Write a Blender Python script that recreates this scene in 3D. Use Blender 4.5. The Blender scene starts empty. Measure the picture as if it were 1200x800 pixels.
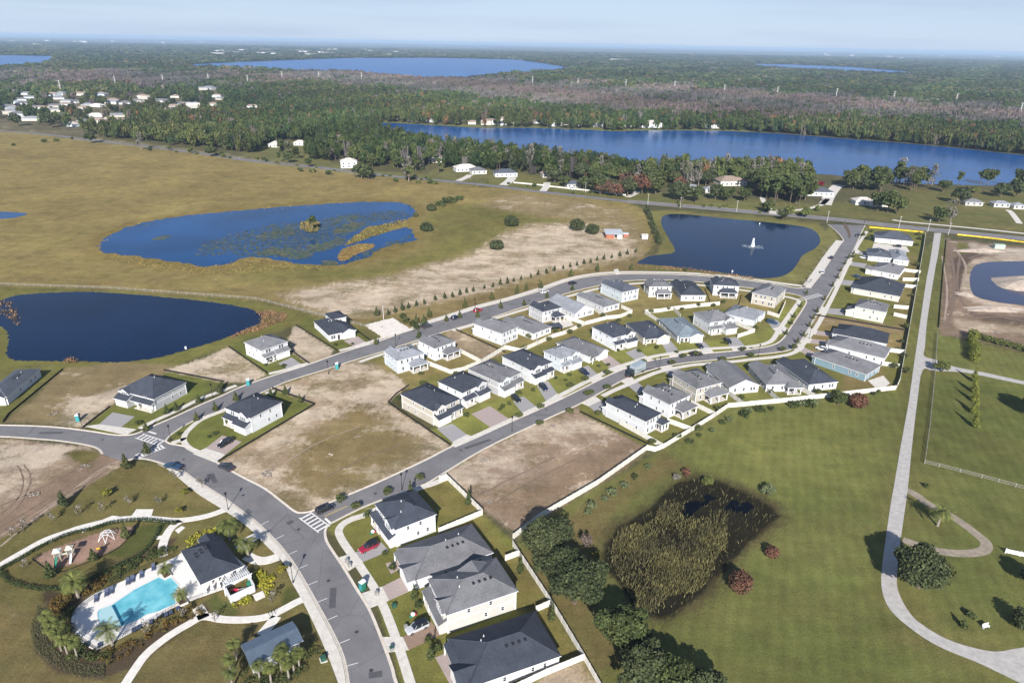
import bpy, bmesh, math, random
import numpy as np
from mathutils import Vector, Matrix
from mathutils.geometry import tessellate_polygon
R = random.Random(7)
NR = np.random.default_rng(11)
sc = bpy.context.scene
COL = sc.collection
rad = math.radians

# ------------------------------------------------------------------ camera
FOC, HL, HR, CAMH = 800.0, 39.5, 62.0, 110.0
ROLL = math.atan2(HR - HL, 1200)
_nx, _ny = -(HR - HL), 1200.0
_nl = math.hypot(_nx, _ny)
PITCH = math.atan((600 * _nx + (400 - HL) * _ny) / _nl / FOC)
fwd = Vector((0, math.cos(PITCH), -math.sin(PITCH)))
dwn = Vector((0, -math.sin(PITCH), -math.cos(PITCH)))
rgt = Vector((1, 0, 0))
IX = math.cos(ROLL) * rgt - math.sin(ROLL) * dwn
IY = math.sin(ROLL) * rgt + math.cos(ROLL) * dwn
CP = Vector((0, 0, CAMH))
cam_d = bpy.data.cameras.new('camera')
cam_d.sensor_width = 36
cam_d.lens = FOC / 1200 * 36
cam_d.clip_start = 1
cam_d.clip_end = 90000
cam = bpy.data.objects.new('camera', cam_d)
COL.objects.link(cam)
cam.matrix_world = Matrix(((IX.x, -IY.x, -fwd.x, CP.x), (IX.y, -IY.y, -fwd.y, CP.y),
                           (IX.z, -IY.z, -fwd.z, CP.z), (0, 0, 0, 1)))
sc.camera = cam

# ------------------------------------------------------------------ sky, sun, exposure
SUN_EL, SUN_AZ = 30.0, 180.0          # sun stands behind the camera, low winter afternoon
world = bpy.data.worlds.new('World')
sc.world = world
world.use_nodes = True
wn, wl = world.node_tree.nodes, world.node_tree.links
bg = wn['Background']
sky = wn.new('ShaderNodeTexSky')
sky.sky_type = 'NISHITA'
sky.sun_disc = False
sky.sun_elevation = rad(SUN_EL)
sky.sun_rotation = rad(SUN_AZ)
sky.altitude = 100
sky.air_density = 1.0
sky.dust_density = 0.15
sky.ozone_density = 3.5
tc = wn.new('ShaderNodeTexCoord')
mp = wn.new('ShaderNodeMapping')
mp.inputs['Scale'].default_value = (1.6, 1.6, 26)
nz = wn.new('ShaderNodeTexNoise')
nz.inputs['Scale'].default_value = 2.2
nz.inputs['Detail'].default_value = 7
nz.inputs['Roughness'].default_value = 0.55
rp = wn.new('ShaderNodeValToRGB')
rp.color_ramp.elements[0].position = 0.46
rp.color_ramp.elements[1].position = 0.72
mx = wn.new('ShaderNodeMixRGB')
mx.inputs['Color2'].default_value = (6.6, 7.3, 8.2, 1)
mlt = wn.new('ShaderNodeMath'); mlt.operation = 'MULTIPLY'; mlt.inputs[1].default_value = 0.4
wl.new(tc.outputs['Generated'], mp.inputs['Vector'])
wl.new(mp.outputs['Vector'], nz.inputs['Vector'])
wl.new(nz.outputs['Fac'], rp.inputs['Fac'])
wl.new(rp.outputs['Color'], mlt.inputs[0])
wl.new(mlt.outputs[0], mx.inputs['Fac'])
wl.new(sky.outputs['Color'], mx.inputs['Color1'])
tint = wn.new('ShaderNodeMixRGB'); tint.blend_type = 'MULTIPLY'; tint.inputs['Fac'].default_value = 1; tint.inputs['Color2'].default_value = (.93, .98, 1.14, 1)
wl.new(mx.outputs['Color'], tint.inputs['Color1'])
# pale blue winter haze low in the sky, thinning upwards
sxyz = wn.new('ShaderNodeSeparateXYZ'); wl.new(tc.outputs['Generated'], sxyz.inputs[0])
lowr = wn.new('ShaderNodeMapRange'); lowr.inputs['From Min'].default_value = 0.0; lowr.inputs['From Max'].default_value = 0.5
lowr.inputs['To Min'].default_value = 0.85; lowr.inputs['To Max'].default_value = 0.0
wl.new(sxyz.outputs['Z'], lowr.inputs['Value'])
hmix = wn.new('ShaderNodeMixRGB'); hmix.inputs['Color2'].default_value = (6.5, 8.0, 10.2, 1)
wl.new(lowr.outputs['Result'], hmix.inputs['Fac']); wl.new(tint.outputs['Color'], hmix.inputs['Color1'])
# faint streaks of thin cloud, greyer on the right
cl2 = wn.new('ShaderNodeMapping'); cl2.inputs['Scale'].default_value = (1.1, 1.1, 22); wl.new(tc.outputs['Generated'], cl2.inputs['Vector'])
cn = wn.new('ShaderNodeTexNoise'); cn.inputs['Scale'].default_value = 2.6; cn.inputs['Detail'].default_value = 6; wl.new(cl2.outputs['Vector'], cn.inputs['Vector'])
cr_ = wn.new('ShaderNodeMapRange'); cr_.inputs['From Min'].default_value = .45; cr_.inputs['From Max'].default_value = .75; cr_.inputs['To Max'].default_value = .45; wl.new(cn.outputs['Fac'], cr_.inputs['Value'])
cmix = wn.new('ShaderNodeMixRGB'); cmix.inputs['Color2'].default_value = (5.0, 6.2, 8.2, 1)
wl.new(cr_.outputs['Result'], cmix.inputs['Fac']); wl.new(hmix.outputs['Color'], cmix.inputs['Color1'])
wl.new(cmix.outputs['Color'], bg.inputs['Color'])
bg.inputs['Strength'].default_value = 0.056
sun_d = bpy.data.lights.new('sun', 'SUN')
sun_d.energy = 5.0
sun_d.angle = rad(0.53)
sun_d.color = (1.0, 0.965, 0.915)
sun = bpy.data.objects.new('sun', sun_d)
COL.objects.link(sun)
_a = rad(SUN_AZ)
sdir = Vector((math.sin(_a) * math.cos(rad(SUN_EL)), math.cos(_a) * math.cos(rad(SUN_EL)), math.sin(rad(SUN_EL))))
sun.rotation_euler = sdir.to_track_quat('Z', 'Y').to_euler()
sun.location = (0, -50, 300)
sc.view_settings.view_transform = 'Standard'
sc.view_settings.look = 'None'
sc.view_settings.exposure = 0.70
sc.view_settings.gamma = 1
sc.view_settings.use_curve_mapping = False
sc.cycles.max_bounces = 4
sc.cycles.diffuse_bounces = 2
sc.cycles.glossy_bounces = 2
sc.cycles.transmission_bounces = 2
sc.cycles.volume_bounces = 0
sc.cycles.use_denoising = True

# ------------------------------------------------------------------ geometry helpers
def P(x, y, z=0.0):
    """the point at height z that the photograph shows at pixel x, y"""
    d = IX * ((x - 600) / FOC) + IY * ((y - 400) / FOC) + fwd
    return CP + d * ((z - CAMH) / d.z)

def PX(a):
    """ground points (n,2 array) to photograph pixels"""
    a = np.asarray(a, float)
    v = np.column_stack([a[:, 0], a[:, 1], np.full(len(a), -CAMH)])
    zx, zy, zz = v @ np.array(IX), v @ np.array(IY), v @ np.array(fwd)
    zz = np.maximum(zz, 1e-3)
    return np.column_stack([600 + FOC * zx / zz, 400 + FOC * zy / zz])

def W(pts, z=0.0):
    return [P(x, y, 0).to_2d() for x, y in pts]

def smooth(pts, n=6, closed=False):
    pts = [Vector(p[:2]) for p in pts]
    out = []
    m = len(pts)
    rng = range(m if closed else m - 1)
    for i in rng:
        if closed:
            p0, p1, p2, p3 = pts[i - 1], pts[i], pts[(i + 1) % m], pts[(i + 2) % m]
        else:
            p0, p1, p2, p3 = pts[max(i - 1, 0)], pts[i], pts[i + 1], pts[min(i + 2, m - 1)]
        for k in range(n):
            t = k / n
            out.append(0.5 * ((2 * p1) + (p2 - p0) * t + (2 * p0 - 5 * p1 + 4 * p2 - p3) * t * t + (3 * p1 - p0 - 3 * p2 + p3) * t ** 3))
    if not closed:
        out.append(pts[-1])
    return out

def jitter(pts, amp, rng=R):
    """ragged outline: subdivided and nudged"""
    out = []
    m = len(pts)
    for i in range(m):
        a, b = Vector(pts[i]), Vector(pts[(i + 1) % m])
        L = (b - a).length
        k = max(1, int(L / (amp * 1.6)))
        n = Vector((-(b - a).y, (b - a).x)).normalized() if L > 1e-6 else Vector((0, 0))
        for j in range(min(k, 60)):
            out.append(a.lerp(b, j / k) + n * rng.uniform(-amp, amp))
    return out

def offset(line, d):
    out = []
    m = len(line)
    for i in range(m):
        a = line[max(i - 1, 0)]; b = line[min(i + 1, m - 1)]
        t = (b - a)
        if t.length < 1e-9:
            t = Vector((1, 0))
        t.normalize()
        out.append(line[i] + Vector((-t.y, t.x)) * d)
    return out

KIDS = {}
class MB:
    def __init__(s):
        s.v, s.f, s.m = [], [], []
    def face(s, pts, mi=0):
        b = len(s.v)
        s.v += [tuple(p) for p in pts]
        s.f.append(tuple(range(b, b + len(pts))))
        s.m.append(mi)
    def box(s, x0, x1, y0, y1, z0, z1, mi=0, top=None):
        p = [(x0, y0, z0), (x1, y0, z0), (x1, y1, z0), (x0, y1, z0), (x0, y0, z1), (x1, y0, z1), (x1, y1, z1), (x0, y1, z1)]
        b = len(s.v); s.v += p
        for k, q in enumerate(((0, 3, 2, 1), (4, 5, 6, 7), (0, 1, 5, 4), (1, 2, 6, 5), (2, 3, 7, 6), (3, 0, 4, 7))):
            s.f.append(tuple(b + i for i in q)); s.m.append(top if (k == 1 and top is not None) else mi)
    def poly(s, pts2, z, mi=0):
        """flat concave polygon facing up"""
        pts = [Vector((p[0], p[1], 0)) for p in pts2]
        b = len(s.v)
        s.v += [(p.x, p.y, z) for p in pts]
        for t in tessellate_polygon([pts]):
            a, c, d = (pts[i] for i in t)
            if (c - a).cross(d - a).z < 0:
                t = (t[0], t[2], t[1])
            s.f.append(tuple(b + i for i in t)); s.m.append(mi)
    def slab(s, pts2, z0, z1, mi=0):
        s.poly(pts2, z1, mi)
        m = len(pts2)
        ar = sum(pts2[i][0] * pts2[(i + 1) % m][1] - pts2[(i + 1) % m][0] * pts2[i][1] for i in range(m))
        q = list(pts2) if ar > 0 else list(pts2)[::-1]
        for i in range(m):
            a, c = q[i], q[(i + 1) % m]
            s.face([(a[0], a[1], z0), (c[0], c[1], z0), (c[0], c[1], z1), (a[0], a[1], z1)], mi)
    def strip(s, l, r, z, mi=0):
        for i in range(len(l) - 1):
            s.face([(l[i][0], l[i][1], z), (r[i][0], r[i][1], z), (r[i + 1][0], r[i + 1][1], z), (l[i + 1][0], l[i + 1][1], z)], mi)
    def tube(s, p, q, r0, r1=None, n=6, mi=0, cap=True):
        p, q = Vector(p), Vector(q)
        r1 = r0 if r1 is None else r1
        d = (q - p).normalized()
        a = d.cross(Vector((0, 0, 1)) if abs(d.z) < 0.9 else Vector((1, 0, 0))).normalized()
        c = d.cross(a)
        b = len(s.v)
        for k in range(n):
            t = 2 * math.pi * k / n
            o = a * math.cos(t) + c * math.sin(t)
            s.v.append(tuple(p + o * r0)); s.v.append(tuple(q + o * r1))
        for k in range(n):
            j = (k + 1) % n
            s.f.append((b + 2 * k, b + 2 * k + 1, b + 2 * j + 1, b + 2 * j)); s.m.append(mi)
        if cap:
            s.f.append(tuple(b + 2 * k + 1 for k in range(n))[::-1]); s.m.append(mi)
            s.f.append(tuple(b + 2 * k for k in range(n))); s.m.append(mi)
    def ball(s, c, rx, ry, rz, n=8, k=5, mi=0):
        b = len(s.v)
        for i in range(1, k):
            a = math.pi * i / k
            for j in range(n):
                t = 2 * math.pi * j / n
                s.v.append((c[0] + rx * math.sin(a) * math.cos(t), c[1] + ry * math.sin(a) * math.sin(t), c[2] + rz * math.cos(a)))
        s.v.append((c[0], c[1], c[2] + rz)); s.v.append((c[0], c[1], c[2] - rz))
        T, B = len(s.v) - 2, len(s.v) - 1
        for j in range(n):
            j2 = (j + 1) % n
            s.f.append((T, b + j, b + j2)); s.m.append(mi)
            for i in range(k - 2):
                s.f.append((b + i * n + j, b + (i + 1) * n + j, b + (i + 1) * n + j2, b + i * n + j2)); s.m.append(mi)
            s.f.append((B, b + (k - 2) * n + j2, b + (k - 2) * n + j)); s.m.append(mi)
    def mesh(s, name, mats):
        me = bpy.data.meshes.new(name)
        me.from_pydata(s.v, [], s.f)
        for m in (mats if isinstance(mats, (list, tuple)) else [mats]):
            me.materials.append(m)
        me.polygons.foreach_set('material_index', s.m)
        me.update()
        return me
    def build(s, name, mats, parent=None, loc=None, rz=0.0):
        return link(name, s.mesh(name, mats), parent, loc, rz)

def link(name, data, parent=None, loc=None, rz=0.0):
    o = bpy.data.objects.new(name, data)
    COL.objects.link(o)
    if parent is not None:
        o.parent = parent
        KIDS.setdefault(parent.name, []).append(o)
    if loc is not None:
        o.location = loc
    if rz:
        o.rotation_euler = (0, 0, rz)
    return o

def empty(name, loc, rz=0.0):
    o = link(name, None, None, loc, rz)
    o.empty_display_size = 0.5
    return o

def tag(o, label=None, cat=None, group=None, kind=None):
    if label: o['label'] = label
    if cat: o['category'] = cat
    if group: o['group'] = group
    if kind: o['kind'] = kind
    return o

def kids(o):
    return KIDS.get(o.name, ())
def dup(o, loc=None, rz=None, scale=None, label=None, parent=None):
    c = o.copy()
    COL.objects.link(c)
    if parent is not None: c.parent = parent
    if loc is not None: c.location = loc
    if rz is not None: c.rotation_euler = (0, 0, rz)
    if scale is not None: c.scale = (scale,) * 3 if not isinstance(scale, tuple) else scale
    if label: c['label'] = label
    for ch in kids(o):
        dup(ch, parent=c)
    return c

# ------------------------------------------------------------------ materials
MATS = {}
def mat(name, col, rough=0.8, metal=0.0, spec=0.3, noise=0.0, nscale=1.0, bump=0.0, bscale=None, rnd=0.0, detail=4):
    if name in MATS: return MATS[name]
    m = bpy.data.materials.new(name); m.use_nodes = True
    n, l = m.node_tree.nodes, m.node_tree.links
    b = n['Principled BSDF']
    b.inputs['Base Color'].default_value = (*col, 1)
    b.inputs['Roughness'].default_value = rough
    b.inputs['Metallic'].default_value = metal
    b.inputs['Specular IOR Level'].default_value = spec
    if noise or rnd:
        hsv = n.new('ShaderNodeHueSaturation'); hsv.inputs['Color'].default_value = (*col, 1)
        val = None
        if noise:
            t = n.new('ShaderNodeTexCoord')
            z = n.new('ShaderNodeTexNoise'); z.inputs['Scale'].default_value = nscale; z.inputs['Detail'].default_value = detail
            z.inputs['Roughness'].default_value = 0.65
            l.new(t.outputs['Object'], z.inputs['Vector'])
            r = n.new('ShaderNodeMapRange')
            r.inputs['From Min'].default_value = 0.3; r.inputs['From Max'].default_value = 0.7
            r.inputs['To Min'].default_value = 1 - noise; r.inputs['To Max'].default_value = 1 + noise
            l.new(z.outputs['Fac'], r.inputs['Value'])
            val = r.outputs['Result']
            if bump:
                bp = n.new('ShaderNodeBump'); bp.inputs['Strength'].default_value = bump
                z2 = n.new('ShaderNodeTexNoise'); z2.inputs['Scale'].default_value = bscale or nscale; z2.inputs['Detail'].default_value = 3
                l.new(t.outputs['Object'], z2.inputs['Vector'])
                l.new(z2.outputs['Fac'], bp.inputs['Height']); l.new(bp.outputs['Normal'], b.inputs['Normal'])
        if rnd:
            g = n.new('ShaderNodeNewGeometry')
            r2 = n.new('ShaderNodeMapRange'); r2.inputs['To Min'].default_value = 1 - rnd; r2.inputs['To Max'].default_value = 1 + rnd
            l.new(g.outputs['Random Per Island'], r2.inputs['Value'])
            if val is None: val = r2.outputs['Result']
            else:
                mm = n.new('ShaderNodeMath'); mm.operation = 'MULTIPLY'
                l.new(val, mm.inputs[0]); l.new(r2.outputs['Result'], mm.inputs[1]); val = mm.outputs[0]
        l.new(val, hsv.inputs['Value'])
        l.new(hsv.outputs['Color'], b.inputs['Base Color'])
    MATS[name] = m
    return m

def leafmat(name, col, col2, rnd=0.35, nscale=0.5, trans=0.15):
    """foliage: two leaf colours in clumps, every leaf a little different"""
    if name in MATS: return MATS[name]
    m = bpy.data.materials.new(name); m.use_nodes = True
    n, l = m.node_tree.nodes, m.node_tree.links
    b = n['Principled BSDF']; b.inputs['Roughness'].default_value = 0.75; b.inputs['Specular IOR Level'].default_value = 0.15
    t = n.new('ShaderNodeTexCoord'); z = n.new('ShaderNodeTexNoise'); z.inputs['Scale'].default_value = nscale; z.inputs['Detail'].default_value = 3
    l.new(t.outputs['Object'], z.inputs['Vector'])
    g = n.new('ShaderNodeNewGeometry')
    oi = n.new('ShaderNodeObjectInfo')
    add = n.new('ShaderNodeMath'); add.operation = 'ADD'
    r0 = n.new('ShaderNodeMapRange'); r0.inputs['From Min'].default_value = 0.35; r0.inputs['From Max'].default_value = 0.65
    l.new(z.outputs['Fac'], r0.inputs['Value'])
    r1 = n.new('ShaderNodeMapRange'); r1.inputs['To Min'].default_value = -0.3; r1.inputs['To Max'].default_value = 0.3
    l.new(oi.outputs['Random'], r1.inputs['Value'])
    l.new(r0.outputs['Result'], add.inputs[0]); l.new(r1.outputs['Result'], add.inputs[1])
    mxx = n.new('ShaderNodeMixRGB'); mxx.inputs['Color1'].default_value = (*col, 1); mxx.inputs['Color2'].default_value = (*col2, 1)
    l.new(add.outputs[0], mxx.inputs['Fac'])
    r2 = n.new('ShaderNodeMapRange'); r2.inputs['To Min'].default_value = 1 - rnd; r2.inputs['To Max'].default_value = 1 + rnd
    l.new(g.outputs['Random Per Island'], r2.inputs['Value'])
    hsv = n.new('ShaderNodeHueSaturation'); l.new(mxx.outputs['Color'], hsv.inputs['Color']); l.new(r2.outputs['Result'], hsv.inputs['Value'])
    l.new(hsv.outputs['Color'], b.inputs['Base Color'])
    MATS[name] = m
    return m
# ------------------------------------------------------------------ water outlines (photograph pixels)
WATER = {
 'marsh_pond': [(116,287),(122,279),(135,272),(160,263),(210,253.5),(260,248.5),(300,245),(350,241),(400,238),(440,236.5),(470,238),(485,243),(487,249),(478,257),(455,263),(435,265),(420,274),(404,286),(410,287),(430,279),(455,271),(476,266),(484,272),(487,280),(480,284),(460,286),(440,295.5),(420,305),(395,310.5),(365,309),(345,309),(332,306),(306,301),(285,303),(262,310),(240,312),(215,308),(180,303),(140,298),(118,294)],
 'field_puddle': [(-40,247),(0,248),(20,249),(32,250.5),(26,253),(10,256),(-40,258)],
 'retention_pond': [(-30,355),(0,352),(20,346),(60,343),(100,342),(150,344.5),(190,348),(240,353),(280,359),(302,365),(312,370),(304,380),(284,388),(264,396),(240,404),(215,411),(190,418),(165,422),(130,424.5),(90,423),(40,423),(14,421),(7,413),(10,400),(4,384),(-30,375)],
 'fountain_pond': [(779,252.5),(800,251),(850,256),(890,259.5),(930,264),(950,268),(959,275),(961,284),(955,291),(941,299),(935,308),(927,318),(913,324.5),(890,326),(865,322.5),(840,319),(810,316),(780,312),(762,310),(747,308),(762,300),(788,296.5),(790,290),(783,278),(775,262)],
 'borrow_pit_pond': [(1137,322),(1142,312),(1155,307.5),(1175,306.5),(1200,306),(1240,306),(1260,330),(1240,362),(1195,357),(1175,355),(1155,351),(1142,346),(1137,335)],
 'lake': [(440,147),(452,144),(480,145.5),(520,147.5),(560,150),(620,150),(680,152),(720,154),(760,153),(840,153.5),(880,155),(930,158),(1000,163.5),(1060,168),(1130,174.5),(1200,182),(1300,190),(1500,205),(1500,245),(1300,226),(1200,219),(1100,216),(1040,213),(1000,208),(960,204),(880,203),(820,202),(760,202),(700,198),(640,190),(550,180),(480,169),(455,160)],
 'far_lake': [(200,79),(225,76),(260,74),(330,71),(400,68.5),(500,68),(600,70),(640,75),(672,81),(640,84.5),(600,86.5),(570,90.5),(540,94.5),(500,94.5),(455,91),(420,86),(345,85),(290,81),(240,80)],
 'left_lake': [(-120,64),(0,65),(62,66),(60,72),(45,77),(0,80),(-120,80)],
 'right_lake': [(880,75),(930,76),(1000,79),(1060,84),(1076,88),(1040,87),(980,84),(920,81),(885,78)],
}
WET = [(706,660),(709,637),(725,617),(758,598),(790,568),(816,560),(842,564),(875,577),(907,595),(913,605),(888,628),(862,654),(836,680),(810,706),(777,724),(758,724),(742,712),(729,690)]
WETWATER = [[(801,603),(804,592),(813,585),(821,588),(829,580),(838,582),(830,591),(821,593),(812,604)], [(849,597),(853,588),(862,586),(868,591),(875,586),(882,595),(873,601),(862,599)]]
ISLAND = [(396,303),(402,292.5),(420,286.5),(438,286.5),(436,291),(420,297),(405,305)]

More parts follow.
